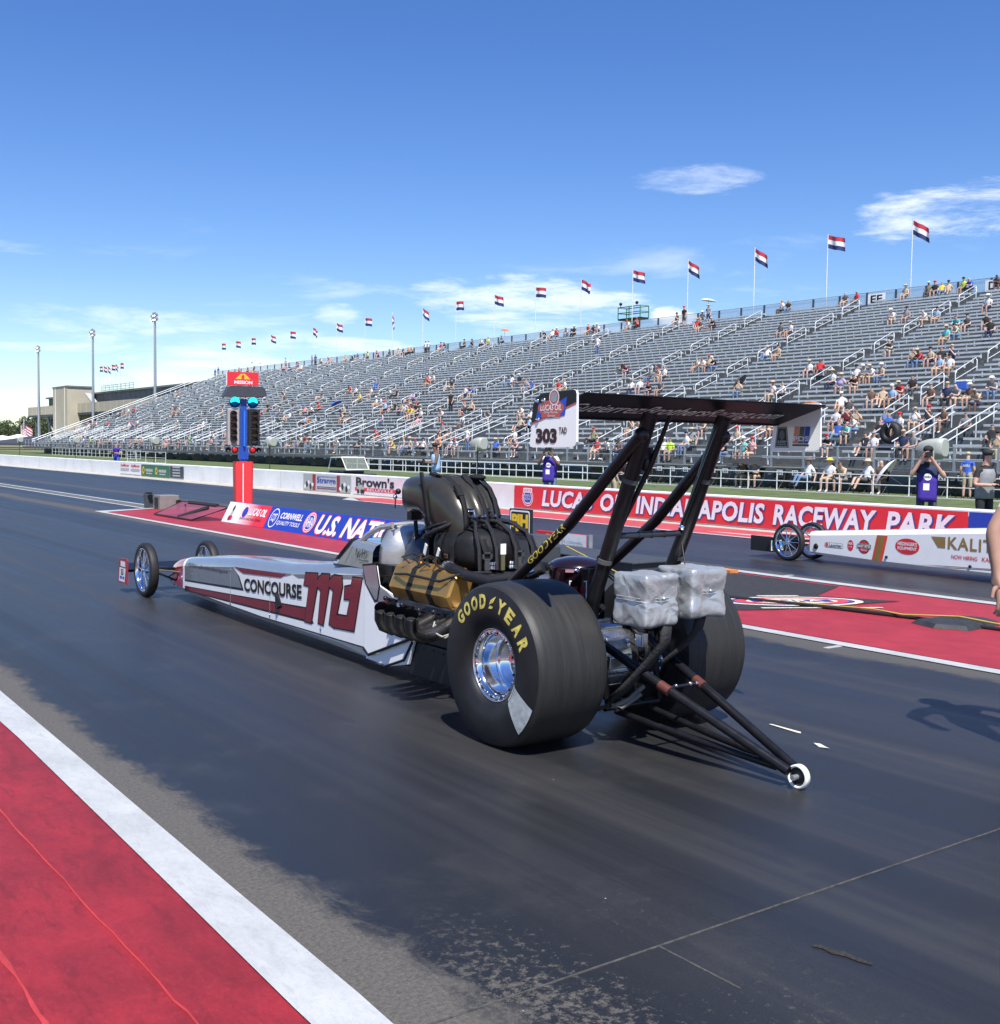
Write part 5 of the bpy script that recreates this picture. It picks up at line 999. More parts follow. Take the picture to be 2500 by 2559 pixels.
def slick(sx, letters):
    c = (sx*.556, 0, .457); w = thing_part('rear_wheel', CAR)
    prof = [(-.185, .200), (-.222, .212), (-.248, .25), (-.258, .31), (-.256, .36), (-.249, .405), (-.238, .438)]
    trd = [(-.238, .438), (-.222, .4505), (-.195, .4575), (-.14, .4615), (-.06, .4635), (0, .464), (.06, .4635), (.14, .4615), (.195, .4575), (.222, .4505), (.238, .438)]
    mb = MB(); mb.lathe(trd, c, 'X', 96, 0, squash=.012); mb.lathe(prof, c, 'X', 96, 1, squash=.012); mb.lathe([(-a, b) for a, b in prof], c, 'X', 96, 1, squash=.012)
    ty = CB(mb, 'tyre', [TREADM, SIDEW], w)
    o = -1 if sx < 0 else 1
    mb = MB(); P = [(.195*o, .203), (.205*o, .200), (.210*o, .188), (.202*o, .170), (.165*o, .162), (.09*o, .158), (.072*o, .152), (.078*o, .12), (.088*o, .08), (.094*o, .04), (.096*o, .0)]
    mb.lathe(P, c, 'X', 64, 0); mb.lathe([(-.165*o, .203), (-.17*o, .19), (-.10*o, .17), (-.02*o, .15), (0, .06), (0, .0)], c, 'X', 40, 0); CB(mb, 'rim', CHROME, w)
    mb = MB()
    for i in range(24):
        a = 2*math.pi*(i+.5)/24; y, z = math.cos(a), math.sin(a); mb.lathe([(o*.006, 0), (o*.006, .007), (-o*.012, .0085)], (c[0]+o*.208, y*.182, c[2]+z*.182), 'X', 8, i % 2)
        q = Matrix.Rotation(a, 3, 'X'); mb.box(Vector((c[0]+o*.204, 0, c[2]))+q @ Vector((0, .188, 0)), (.012, .022, .030), 1, q)
    mb.build_split('beadlock_bolt', [DARK, CHROME], w)
    mb = MB(); mb.lathe([(o*.198, .196), (o*.216, .199), (o*.216, .207), (o*.198, .210)], c, 'X', 64, 0, closed=True); CB(mb, 'beadlock_ring', M('ring_alloy', (.66, .64, .64), .2, .95), w)
    mb = MB()
    def sw(ang, r):                            # point on the sidewall
        xs = -.258
        for (a, b), (a2, b2) in zip(prof[:-1], prof[1:]):
            if b <= r <= b2: xs = a+(a2-a)*(r-b)/(b2-b)
        p = Vector((c[0]+o*(-xs+.0025), r*math.cos(R(ang)), c[2]+r*math.sin(R(ang)))); p.z = max(p.z, .016); return p
    # angles run from the front over the top to the back on the near side
    for base in (0, 180):
        for ch, a in zip('GOOD YEAR', (42, 55, 68, 81, 95, 109, 123, 138, 153)):
            if base: continue
            if ch == ' ':
                for pts in ([(-3.5, .345), (2.0, .36), (4.5, .40), (1.0, .385), (-2.0, .37)], [(-4.5, .322), (1.5, .325), (3.0, .338), (-2.0, .342)]): poly_patch(mb, pts, lambda u, v, a=a: sw(a+base+u, v))
                continue
            vs, fs, _ = text_geo(ch, 0, .05)
            mb.add([sw(a+base-(u-.5)*0+(u-.5)*10.2, .318+v*.082) for u, v in vs], fs, 0)
    CB(mb, 'tyre_lettering', TYEL, w)
    if sx < 0:
        mb = MB(); N = 12
        rg = [[sw(-160+26*j/N+(i/6)*8-4, .232+(.43-.232)*i/6) for i in range(7)] for j in range(N+1)]
        rg = [[p+Vector((-.001, 0, 0)) for p in r_] for r_ in rg]; mb.loft(rg, 0, False, ring_closed=False); CB(mb, 'scuffed_patch', PATCH, w)
    return w
def thing_part(name, parent):
    o = bpy.data.objects.new(name, None); COL.objects.link(o); o.parent = parent; o.empty_display_size = .1; return o
slick(-1, True); slick(1, False)
# ---- rear wing
WX0, WX1 = -.868, .985
mb = MB(); sec = [(-.458, 1.826), (-.470, 1.840), (-.52, 1.858), (-.62, 1.885), (-.74, 1.916), (-.836, 1.938), (-.838, 1.933), (-.47, 1.821)]
mb.prism(sec, lambda a, b, t: Vector((t, a, b)), WX0+.008, WX1-.008, 0); WING = CB(mb, 'wing_blade', M('wing_black', (.008, .009, .014), .42, 0, var=.2, spec=.2))
for p in WING.data.polygons: p.use_smooth = False
mb = MB()
def und(u, v):                                 # underside of the blade
    t = v; return Vector((WX0+u, -.47-.368*t, 1.821+.112*t-.004))
put_text(mb, 'GutierrezBrothersRacing.com', und, .06, .26, 1.62, .42, 0, shear=.35, bold=.006); CB(mb, 'wing_lettering', M('brushed_silver_vinyl', (.86, .87, .88), .5, .0), WING)
mb = MB(); mb.tube([(WX0+.01, -.838, 1.938), (WX1-.01, -.838, 1.938)], .0035, 5); mb.tube([(WX0+.01, -.50, 1.827), (WX1-.01, -.50, 1.827)], .003, 5); mb.build_split('wing_pinstripe', CBLK, WING)
def endplate(x, o):
    f = lambda a, b, t: Vector((x+t, a, b))
    P = rect(-.80, 1.672, .36, .275, .035, 4)
    P = [(-.805, 1.70), (-.795, 1.683), (-.775, 1.675), (-.46, 1.670), (-.437, 1.674), (-.430, 1.69), (-.452, 1.80), (-.468, 1.88), (-.50, 1.918), (-.55, 1.94), (-.62, 1.952), (-.775, 1.956), (-.795, 1.950), (-.802, 1.935)]
    mb = MB(); mb.prism(P, f, -.006, .006); return CB(mb, 'endplate', CARW)
EL = endplate(WX0, -1); ER = endplate(WX1, 1)
sp = lambda u, v: Vector((WX0-.0075, -.43-u, 1.672+v)); sq = lambda k: (lambda u, v: sp(u, v)-Vector((k, 0, 0)))
mb = MB(); poly_patch(mb, [(.012, .118), (.026, .21), (.046, .248), (.09, .268), (.20, .279), (.345, .283), (.364, .278), (.371, .262), (.372, .218)], sp, 0)
poly_patch(mb, [(.010, .112), (.012, .120), (.372, .222), (.372, .214)], sq(.0006), 1)
poly_patch(mb, [(.055, .150), (.075, .222), (.165, .228), (.25, .232), (.30, .250), (.285, .158), (.17, .146)], sq(.0008), 4); poly_patch(mb, ell(.175, .196, .105, .040), sq(.0014), 1); poly_patch(mb, rect(.10, .150, .15, .055), sq(.0012), 1)
poly_patch(mb, ell(.200, .250, .040, .040), sq(.0016), 2); poly_patch(mb, ell(.200, .250, .034, .034), sq(.002), 1); poly_patch(mb, ell(.200, .250, .026, .026), sq(.0024), 5)
put_text(mb, 'LUCAS OIL', sq(.0022), .09, .184, .17, .030, 2, shear=.2, bold=.02); put_text(mb, 'Drag Racing', sq(.0022), .12, .168, .11, .013, 2, shear=.2); put_text(mb, 'Series', sq(.0022), .15, .153, .06, .011, 2, shear=.2)
put_text(mb, '303', sq(.001), .055, .020, .17, .075, 3, bold=.055); put_text(mb, 'TAD', sq(.001), .240, .068, .062, .032, 3, bold=.03)
CB(mb, 'endplate_graphics', [CBLK, CARR, WHITE, M('burgundy_black', (.035, .006, .009), .4), BLUE, STEEL], EL)
mb = MB()
for u, v in ((.06, .235), (.115, .235), (.07, .14)): mb.lathe([(-.008, .0), (-.008, .010), (0, .013)], sp(u, v), 'X', 10)
mb.build_split('endplate_bolt', CHROME, EL)
ri = lambda u, v: Vector((WX1-.0075, -.44-u, 1.672+v)); rq = lambda k: (lambda u, v: ri(u, v)-Vector((k, 0, 0)))
mb = MB(); poly_patch(mb, [(.03, .02), (.135, .02), (.118, .145), (.045, .145)], ri, 0); poly_patch(mb, [(.035, .025), (.13, .025), (.114, .140), (.05, .140)], rq(.0005), 1); poly_patch(mb, [(.038, .028), (.127, .028), (.112, .137), (.053, .137)], rq(.001), 0)
poly_patch(mb, ell(.083, .095, .020, .030, 14), rq(.0015), 2); put_text(mb, 'ALZHEIM', rq(.0015), .05, .048, .066, .014, 1); put_text(mb, 'FOUNDATION', rq(.0015), .05, .034, .066, .009, 1)
for k, (m, a) in enumerate(((3, .165), (2, .205), (4, .245))): poly_patch(mb, [(a, .045), (a+.036, .045), (a+.048, .145), (a+.012, .145)], rq(.0005), m)
put_text(mb, 'PDS', rq(.0012), .170, .058, .115, .030, 1, bold=.03); poly_patch(mb, rect(.163, .030, .122, .010), rq(.0005), 0)
CB(mb, 'endplate_graphics', [CBLK, WHITE, M('grey_vinyl', (.10, .10, .11), .4), CARR, BLUE], ER)
# ---- wing struts
for s, n in ((-1, 'L'), (1, 'R')):
    x = s*.275-(.0 if s < 0 else -.01); mb = MB(); mb.tube([(x, -.69, 1.85), (x, -.46, 1.30), (x*.95, -.24, .80), (x*.85, -.18, .62)], .043, 12); S_ = CB(mb, 'wing_strut', TUBE)
    for zz, yy in ((1.50, -.545), (1.05, -.35)): mb = MB(); mb.tube([(x, yy-.004, zz+.012), (x, yy+.004, zz-.012)], .046, 12); CB(mb, 'strut_tape', M('grey_tape', (.08, .08, .08), .7), S_)
    mb = MB(); mb.tube([(s*.315, -.655, 1.735), (s*.335, -.12, 1.245), (s*.34, .40, .865), (s*.30, .62, .70)], .033, 12); mb.sph((s*.31, -.665, 1.745), .042, 10, 8); B_ = CB(mb, 'wing_brace', M('black_cherry_tube', (.017, .011, .013), .34, .2, var=.2))
    mb = MB(); mb.tube([(s*.20+.02, -.74, 1.845), (s*.21+.02, -.62, 1.60), (s*.24, -.435, 1.235)], [.010, .017, .012], 8); mb.sph((s*.24, -.43, 1.225), .02, 10, 8, 1); CB(mb, 'wing_stay', [TUBE, CHROME])
    if s < 0:
        a, b = Vector((s*.338, .22, .995)), Vector((s*.334, -.12, 1.245)); d = (b-a); L = d.length; d.normalize(); n1 = Vector((-1, 0, 0)); v1 = n1.cross(d).normalized(); v1 = v1 if v1.z > 0 else -v1
        def fb(u, v, a=a, d=d, v1=v1): t = v/.033; t = max(-.95, min(.95, t)); return a+d*u+v1*(.0345*math.sin(t))+Vector((-1, 0, 0))*(.0345*math.cos(t))
        mb = MB(); put_text(mb, 'GOODYEAR', fb, .0, -.021, .40, .042, 0, shear=.1, bold=.015); CB(mb, 'brace_lettering', M('tyre_yellow_vinyl', (.62, .50, .07), .5), B_)
mb = MB(); mb.tube([(-.27, -.41, 1.19), (.28, -.41, 1.19)], .018, 10)
for x in (-.08, .02, .12): mb.tube([(x-.005, -.41, 1.19), (x+.005, -.41, 1.19)], .022, 10)
CB(mb, 'strut_crossbar', M('dark_alloy_tube', (.06, .065, .075), .35, .6))
mb = MB(); mb.bx(-.24, -.18, -.62, -.55, 1.62, 1.68); mb.sph((-.20, -.58, 1.60), (.03, .04, .05)); mb.tube([(.26, -.40, 1.19), (.24, -.46, 1.02), (.2, -.5, .98)], .004, 5); mb.tube([(-.24, -.30, .98), (-.14, -.33, .90), (-.05, -.40, .96), (.1, -.45, .98)], .006, 5); mb.build_split('release_cable', BLACK, CAR)
# ---- parachute packs
def chute(cx, cy, cz, seed, dims=(.262, .27, .272)):
    mb = MB(); n = 22; hx, hy, hz = (d/2 for d in dims)
    def ridge(t): return (1-abs(math.sin(t)))**3
    def pt(p):
        q = Vector(p); m = max(abs(q.x), abs(q.y), abs(q.z)); L = (abs(q.x)**14+abs(q.y)**14+abs(q.z)**14)**(1/14); q = q/L
        x, y, z = q; ang = math.atan2(z-.08, x-.1); rr = math.hypot(x-.1, z-.08)
        d = .009*ridge(2.0*ang+seed)*min(1, rr)*(y < -.5)+.004*ridge(3*z+2.5*x+seed+y)+.005*ridge(2.6*y-3*z+seed*2)-.012*(y < -.8)*(1-min(1, rr*1.2))
        d += .012*(abs(x)*abs(y)*abs(z))-.016*(abs(z) < .07)*(y > -.99)*.4
        return Vector((cx+hx*x, cy+hy*y, cz+hz*z-.012*(z < -.9)*(1-y*y)))+Vector((x/hx, y/hy, z/hz)).normalized()*d
    for ax in range(3):
        for sg in (-1, 1):
            P = []
            for i in range(n+1):
                for j in range(n+1):
                    u, v = math.sin((2*i/n-1)*math.pi/2)*.999, math.sin((2*j/n-1)*math.pi/2)*.999
                    p = [u, v]; p.insert(ax, sg); P.append(pt(p))
            mb.add(P, [(i*(n+1)+j, (i+1)*(n+1)+j, (i+1)*(n+1)+j+1, i*(n+1)+j+1) for i in range(n) for j in range(n)], 0, True)
    P = CB(mb, 'parachute_pack', SILV)
    yb = cy-dims[1]/2-.004; mb = MB()              # gathered flaps on the rear face and the waist seam
    mb.sph((cx+.012, yb+.004, cz+.01), .010, 10, 8)
    for z in (-.004, .012): mb.tube([(cx-.122, cy+.1, cz+z), (cx-.124, cy-.06, cz+z), (cx-.112, yb+.02, cz+z), (cx, yb-.001, cz+z), (cx+.112, yb+.02, cz+z), (cx+.124, cy-.06, cz+z)], .003, 5)
    CB(mb, 'pack_seam', SILV, P)
    mb = MB(); mb.box((cx+.01, yb+.022, cz+.105), (.07, .012, .035), 0, Matrix.Rotation(-.25, 3, 'X')); mb.tube([(cx-.012, yb+.014, cz+.105), (cx, yb+.012, cz+.115), (cx+.03, yb+.012, cz+.108)], .005, 5, 1); CB(mb, 'pack_label', [M('brown_label', (.10, .05, .045), .5), M('pale_print', (.5, .45, .42), .5)], P)
    return P
chute(-.158, -.56, .858, 1, (.235, .26, .27)); chute(.180, -.575, .880, 5, (.265, .27, .26))
mb = MB()
mb.loft([[Vector(p)+Vector((d, 0, 0)) for d in (-.032, .032)] for p in ((-.10, -.68, .73), (-.11, -.68, .62), (-.15, -.60, .50), (-.19, -.48, .36), (-.22, -.36, .24))], 0, False, ring_closed=False)
mb.loft([[Vector(p)+Vector((d, 0, d*.4)) for d in (-.035, .035)] for p in ((.19, -.66, .75), (.18, -.64, .66), (.14, -.56, .55), (.10, -.44, .44), (.06, -.32, .36))], 0, False, ring_closed=False)
mb.build_split('chute_tether', M('quilted_strap', (.018, .018, .020), .8, var=.3, bump=.8, bscale=60), CAR, .022)
mb = MB(); mb.tube([(-.05, -.45, .34), (-.13, -.42, .27), (-.20, -.38, .235), (-.17, -.40, .22), (-.08, -.46, .30)], .014, 8); CB(mb, 'pull_strap', M('grey_rope', (.16, .15, .13), .8))
# ---- wheelie bars
WW = (.035, -1.475, .062)
for s in (-1, 1):
    mb = MB(); mb.tube([(s*.205, .02, .655), (s*.14, -.62, .412), (WW[0]+s*.034, -1.44, .085)], .0255, 12); b = CB(mb, 'wheelie_bar', TUBE)
    mb = MB(); mb.tube([(s*.136, -.665, .394), (s*.129, -.735, .368)], .0285, 12); CB(mb, 'bar_collar', M('brown_collar', (.10, .028, .02), .5), b)
    mb = MB(); mb.tube([(s*.12, -.30, .175), (s*.075, -.82, .135), (WW[0]+s*.03, -1.36, .088)], .019, 10); CB(mb, 'wheelie_strut', TUBE)
mb = MB(); mb.tube([(-.135, -.70, .38), (.125, -.70, .38)], .010, 8); mb.sph((-.05, -.70, .385), .012, 8, 6, 1); mb.sph((.06, -.70, .385), .014, 8, 6, 1); mb.sph((.10, -.71, .385), .011, 8, 6, 1); CB(mb, 'wheelie_link', [DARK, CHROME])
mb = MB(); mb.lathe([(-.014, .047), (-.018, .052), (-.016, .060), (.016, .060), (.018, .052), (.014, .047)], WW, 'X', 32, 0, closed=True); mb.lathe([(-.012, .0), (-.012, .030), (-.008, .048), (.008, .048), (.012, .030), (.012, .0)], WW, 'X', 24, 1); mb.tube([(WW[0]-.05, WW[1], WW[2]), (WW[0]+.05, WW[1], WW[2])], .014, 10, 2)
CB(mb, 'wheelie_wheel', [M('white_urethane', (.78, .78, .74), .4), DARK, STEEL])
# ---- front axle, wheels and wing
def front_wheel(parent, c, o, r=.293):
    w = thing_part('front_wheel', parent); mb = MB(); tw = .046
    prof = [(-tw+.006, r-.062), (-tw-.002, r-.045), (-tw, r-.018), (-tw+.012, r-.005), (-.015, r), (.015, r), (tw-.012, r-.005), (tw, r-.018), (tw+.002, r-.045), (tw-.006, r-.062)]
    mb.lathe(prof, c, 'X', 56, 0, squash=.004); CBp(mb, 'tyre', RUBBER, w)
    mb = MB(); mb.lathe([(-tw+.002, r-.058), (-tw-.001, r-.066), (-tw+.018, r-.075), (0, r-.080), (tw-.018, r-.075), (tw+.001, r-.066), (tw-.002, r-.058)], c, 'X', 48, 0); CBp(mb, 'rim', CHROME, w)
    mb = MB()
    for i in range(10):
        a = 2*math.pi*i/10; q = Vector((0, math.cos(a), math.sin(a))); mb.tube([Vector(c)+Vector((o*.03, 0, 0))+q*.03, Vector(c)+q*(r-.078)], [.010, .006], 6)
    mb.lathe([(o*.05, .0), (o*.048, .026), (o*.02, .036), (-o*.04, .034), (-o*.05, 0)], c, 'X', 20); CBp(mb, 'spoke', CHROME, w); return w
def CBp(mb, name, m, parent): return mb.build(name, m, parent)
front_wheel(CAR, (-.345, 7.04, .293), -1); front_wheel(CAR, (.345, 7.04, .293), 1)
mb = MB()
for s in (-1, 1):
    mb.tube([(s*.14, 6.70, .33), (s*.30, 7.04, .305)], .014, 8); mb.tube([(s*.14, 6.62, .20), (s*.30, 7.04, .285)], .012, 8); mb.tube([(s*.15, 6.45, .31), (s*.22, 6.72, .305), (s*.30, 7.06, .30)], .009, 8, 1); mb.tube([(s*.16, 6.62, .30), (s*.20, 6.75, .24), (s*.17, 6.66, .16)], .008, 6)
mb.tube([(-.30, 7.04, .295), (.30, 7.04, .295)], .016, 8); mb.build_split('front_axle', [TUBE, M('bronze_rod', (.55, .42, .25), .3, .8)], CAR)
mb = MB(); mb.prism([(7.35, .27), (7.62, .315), (7.63, .30), (7.40, .235)], lambda a, b, t: Vector((t, a, b)), -.44, .44); mb.tube([(-.1, 7.04, .30), (-.1, 7.4, .27)], .014, 8); mb.tube([(.1, 7.04, .30), (.1, 7.4, .27)], .014, 8); FWG = CB(mb, 'front_wing', CBLK)
for s in (-1, 1):
    mb = MB(); mb.prism([(7.36, .10), (7.36, .365), (7.38, .385), (7.60, .372), (7.64, .35), (7.68, .115), (7.66, .10)], lambda a, b, t: Vector((s*.445+t, a, b)), -.007, .007); CB(mb, 'front_endplate', CARR, FWG)
fe = plane((-.4535, 7.66, .10), (0, -1, 0), (0, 0, 1)); fk = lambda k: (lambda u, v: fe(u, v)-Vector((k, 0, 0)))
mb = MB(); poly_patch(mb, [(.02, .02), (.22, .02), (.26, .175), (.05, .175)], fe, 0); poly_patch(mb, rect(.10, .095, .08, .065), fk(.001), 1); poly_patch(mb, rect(.06, .05, .07, .03), fk(.001), 2); poly_patch(mb, rect(.15, .05, .06, .03), fk(.001), 2); poly_patch(mb, rect(.09, .19, .16, .06), fk(.001), 0); put_text(mb, 'CP', fk(.0015), .115, .105, .05, .045, 0, bold=.03)
CB(mb, 'front_graphics', [M('pale_vinyl', (.62, .66, .68), .4), CBLK, BLUE], FWG)
# ------------------------------------------------------------------ the dragster in the far lane
def far_car():
    o = thing('dragster', 'white dragster with gold lettering waiting in the far lane', 'race car', (14.02, 11.3, 0))
    W1 = M('far_white_paint', (.80, .80, .80), .2, var=.02, coat=.6); st = [(-.28, .165, .465, .15), (-.30, .165, .465, .16), (-.5, .16, .48, .17), (-1.55, .135, .565, .215), (-3.4, .13, .715, .28), (-5.2, .12, .80, .31), (-6.3, .14, .80, .31)]
    mb = MB(); side_, tp, bt = {1: [], -1: []}, [], []
    for y, zb, zt, w in st:
        for s in (-1, 1): side_[s].append([(s*w, y, zb), (s*w, y, zt-.06)])
        tp.append([(-w, y, zt-.06), (-w+.02, y, zt-.018), (-w+.06, y, zt), (0, y, zt+.01), (w-.06, y, zt), (w-.02, y, zt-.018), (w, y, zt-.06)]); bt.append([(-w, y, zb), (-w+.03, y, zb-.035), (w-.03, y, zb-.035), (w, y, zb)])
    for s in (-1, 1): mb.loft(side_[s], 0, False, sm=False, ring_closed=False)
    mb.loft(tp, 0, False, ring_closed=False); mb.loft(bt, 0, False, sm=False, ring_closed=False)
    y, zb, zt, w = st[0]; mb.add([(-w, y, zb-.03), (w, y, zb-.03), (w, y, zt-.05), (w-.06, y, zt), (-w+.06, y, zt), (-w, y, zt-.05)], [tuple(range(6))]); B = mb.build('body_shell', W1, o)
    def wd(y):
        for a, b in zip(st[:-1], st[1:]):
            if b[0] <= y <= a[0]: return a[3]+(b[3]-a[3])*(a[0]-y)/(a[0]-b[0])
        return st[-1][3]
    f = lambda k: (lambda u, v: Vector((-wd(-u)-.003-k, -u, v))); mb = MB()
    GLD = M('gold_vinyl', (.42, .27, .10), .3, .6); OR = M('orange_red_vinyl', (.62, .07, .03), .4)
    poly_patch(mb, [(1.44, .13), (1.62, .13), (1.70, .50), (1.52, .50)], f(.0), 0); poly_patch(mb, [(1.48, .13), (1.57, .13), (1.64, .49), (1.55, .49)], f(.002), 2)
    poly_patch(mb, rect(.58, .255, .35, .075, .035), f(0), 5); poly_patch(mb, rect(.59, .264, .33, .056, .025), f(.001), 3); put_text(mb, 'Lassiter', f(.002), .66, .268, .25, .046, 4, bold=.02, shear=.2); poly_patch(mb, ell(.625, .295, .028, .03, 12), f(.002), 0)
    poly_patch(mb, ell(1.06, .315, .055, .08), f(.0), 1); put_text(mb, 'NGK', f(.002), 1.02, .325, .08, .035, 3, bold=.03); put_text(mb, 'SPARK', f(.002), 1.025, .285, .07, .02, 3)
    poly_patch(mb, ell(1.30, .315, .10, .10), f(.0), 4); poly_patch(mb, ell(1.30, .313, .09, .088), f(.001), 1); poly_patch(mb, rect(1.175, .29, .25, .065, .012), f(.002), 5); poly_patch(mb, rect(1.185, .297, .23, .05, .008), f(.003), 4); put_text(mb, 'RANDY MEYER', f(.004), 1.19, .302, .22, .04, 3, bold=.02); put_text(mb, 'Racing', f(.003), 1.25, .25, .1, .03, 3)
    poly_patch(mb, ell(2.025, .375, .195, .112), f(.0), 1); put_text(mb, "HEDINGER'S", f(.002), 1.87, .385, .31, .052, 3, bold=.02); put_text(mb, 'EQUIPMENT', f(.002), 1.87, .318, .31, .052, 3, bold=.02)
    poly_patch(mb, [(2.40, .545), (2.62, .55), (2.62, .40), (2.51, .40)], f(.0), 2); put_text(mb, 'KALITTA', f(.001), 2.66, .395, .98, .165, 2, bold=.022, space=1.15); put_text(mb, 'NOW HIRING', f(.001), 2.72, .27, .38, .055, 1, bold=.01); put_text(mb, 'KALITTAAIR.COM', f(.001), 3.17, .272, .62, .055, 1, bold=.01)
    poly_patch(mb, [(2.4, .135), (5.0, .14), (5.0, .21), (3.4, .175)], f(.0), 2); poly_patch(mb, [(2.2, .15), (5.0, .21), (5.0, .235), (3.4, .19)], f(.001), 0); mb.build('livery', [OR, VR, GLD, WHITE, BLACK, GREY], B)
    mb = MB()
    for yy, zz in ((-1.69, .20), (-3.0, .19), (-.42, .25)): mb.lathe([(-.012, 0), (-.012, .02 if yy < -1 else .04), (0, .022 if yy < -1 else .045)], (-wd(yy)-.001, yy, zz), 'X', 10)
    mb.build('fastener', BLACK, B)
    for s in (-1, 1):
        w = front_wheel(o, (s*.285, 0, .288), s, .288)
    mb = MB(); mb.tube([(-.28, 0, .29), (.28, 0, .29)], .018, 8); mb.tube([(-.12, -.3, .32), (-.26, 0, .30)], .014, 8); mb.tube([(.12, -.3, .32), (.26, 0, .30)], .014, 8); mb.tube([(-.25, .0, .28), (-.24, -.32, .26)], .012, 6); mb.build('front_axle', TUBE, o)
    mb = MB(); mb.bx(-.30, .30, .35, .72, .255, .29); mb.tube([(-.08, 0, .3), (-.08, .4, .28)], .02, 6); mb.tube([(.08, 0, .3), (.08, .4, .28)], .02, 6); F = mb.build('front_wing', CBLK, o)
    for s in (-1, 1): mb = MB(); mb.bx(s*.30-.008, s*.30+.008, .32, .74, .11, .345); mb.build('front_endplate', BLACK, F)
    mb = MB(); mb.bx(-.36, .36, .30, .32, .11, .34); mb.build('front_endplate', BLACK, F)
    mb = MB(); g = lambda u, v: Vector((-.34+u, .297, .13+v)); poly_patch(mb, rect(0, 0, .30, .16), g, 0); g2 = lambda u, v: g(u, v)+Vector((0, -.002, 0)); poly_patch(mb, rect(.01, .07, .28, .08), g2, 1); g3 = lambda u, v: g(u, v)+Vector((0, -.003, 0)); put_text(mb, 'CP', g3, .06, .08, .14, .06, 0, bold=.04); put_text(mb, 'CARRILLO', g2, .02, .015, .26, .045, 2, bold=.02); mb.build('wing_decal', [WHITE, M('sky_vinyl', (.06, .25, .6), .4), BLACK], F)
    for s in (-1, 1):
        c = (s*.556, -7.1, .457); mb = MB(); mb.lathe([(-.18, .2), (-.25, .27), (-.25, .40), (-.22, .45), (0, .464), (.22, .45), (.25, .40), (.25, .27), (.18, .2)], c, 'X', 48, squash=.012); mb.build('rear_wheel', TREADM, o); mb = MB(); mb.lathe([(-.18, .2), (-.1, .16), (-.05, 0)], c, 'X', 32); mb.lathe([(.18, .2), (.1, .16), (.05, 0)], c, 'X', 32); mb.build('rim', CHROME, o)
    mb = MB(); mb.bx(-.2, .2, -6.2, -5.4, .35, 1.1); mb.build('engine', DARK, o, bevel=.04)
    mb = MB(); mb.prism([(-7.5, 1.82), (-7.86, 1.93), (-7.85, 1.91), (-7.5, 1.80)], lambda a, b, t: Vector((t, a, b)), -.87, .87); mb.build('rear_wing', CBLK, o)
    for s in (-1, 1): mb = MB(); mb.tube([(s*.27, -7.7, 1.85), (s*.25, -7.2, .6)], .04, 8); mb.build('wing_strut', TUBE, o)
far_car()
# ------------------------------------------------------------------ people
SK = [M('skin_%d' % i, c, .55, var=.08, scale=20) for i, c in enumerate(((.50, .30, .22), (.42, .24, .17), (.55, .35, .27), (.16, .085, .055)))]
CLO = {k: M('cloth_'+k.replace(' ', '_'), c, .85, var=.14, scale=9, bump=.3, bscale=30) for k, c in {
    'white': (.72, .72, .72), 'black': (.018, .018, .02), 'grey': (.22, .23, .24), 'dark grey': (.07, .075, .08), 'red': (.50, .03, .035), 'tan': (.46, .36, .25), 'blue': (.04, .11, .46), 'light blue': (.30, .45, .66),
    'yellow': (.66, .52, .05), 'orange': (.68, .20, .03), 'teal': (.05, .36, .42), 'aqua': (.12, .55, .52), 'sage': (.33, .42, .34), 'lime': (.52, .72, .05), 'pink': (.60, .28, .30), 'brown': (.14, .085, .06), 'navy': (.02, .03, .08), 'maroon': (.14, .015, .03),
    'lilac': (.42, .38, .58), 'olive': (.20, .19, .11), 'green': (.03, .40, .14), 'mint': (.38, .60, .48), 'magenta': (.60, .05, .22), 'purple': (.045, .02, .26), 'denim': (.12, .19, .32), 'khaki': (.40, .33, .22)}.items()}
HAIRC = [M('hair_%d' % i, c, .6, var=.3, scale=60) for i, c in enumerate(((.018, .014, .012), (.07, .04, .025), (.28, .20, .12), (.35, .34, .33)))]
SHOE = M('shoe_dark', (.04, .04, .045), .6); SHOEW = M('shoe_white', (.6, .6, .6), .6)
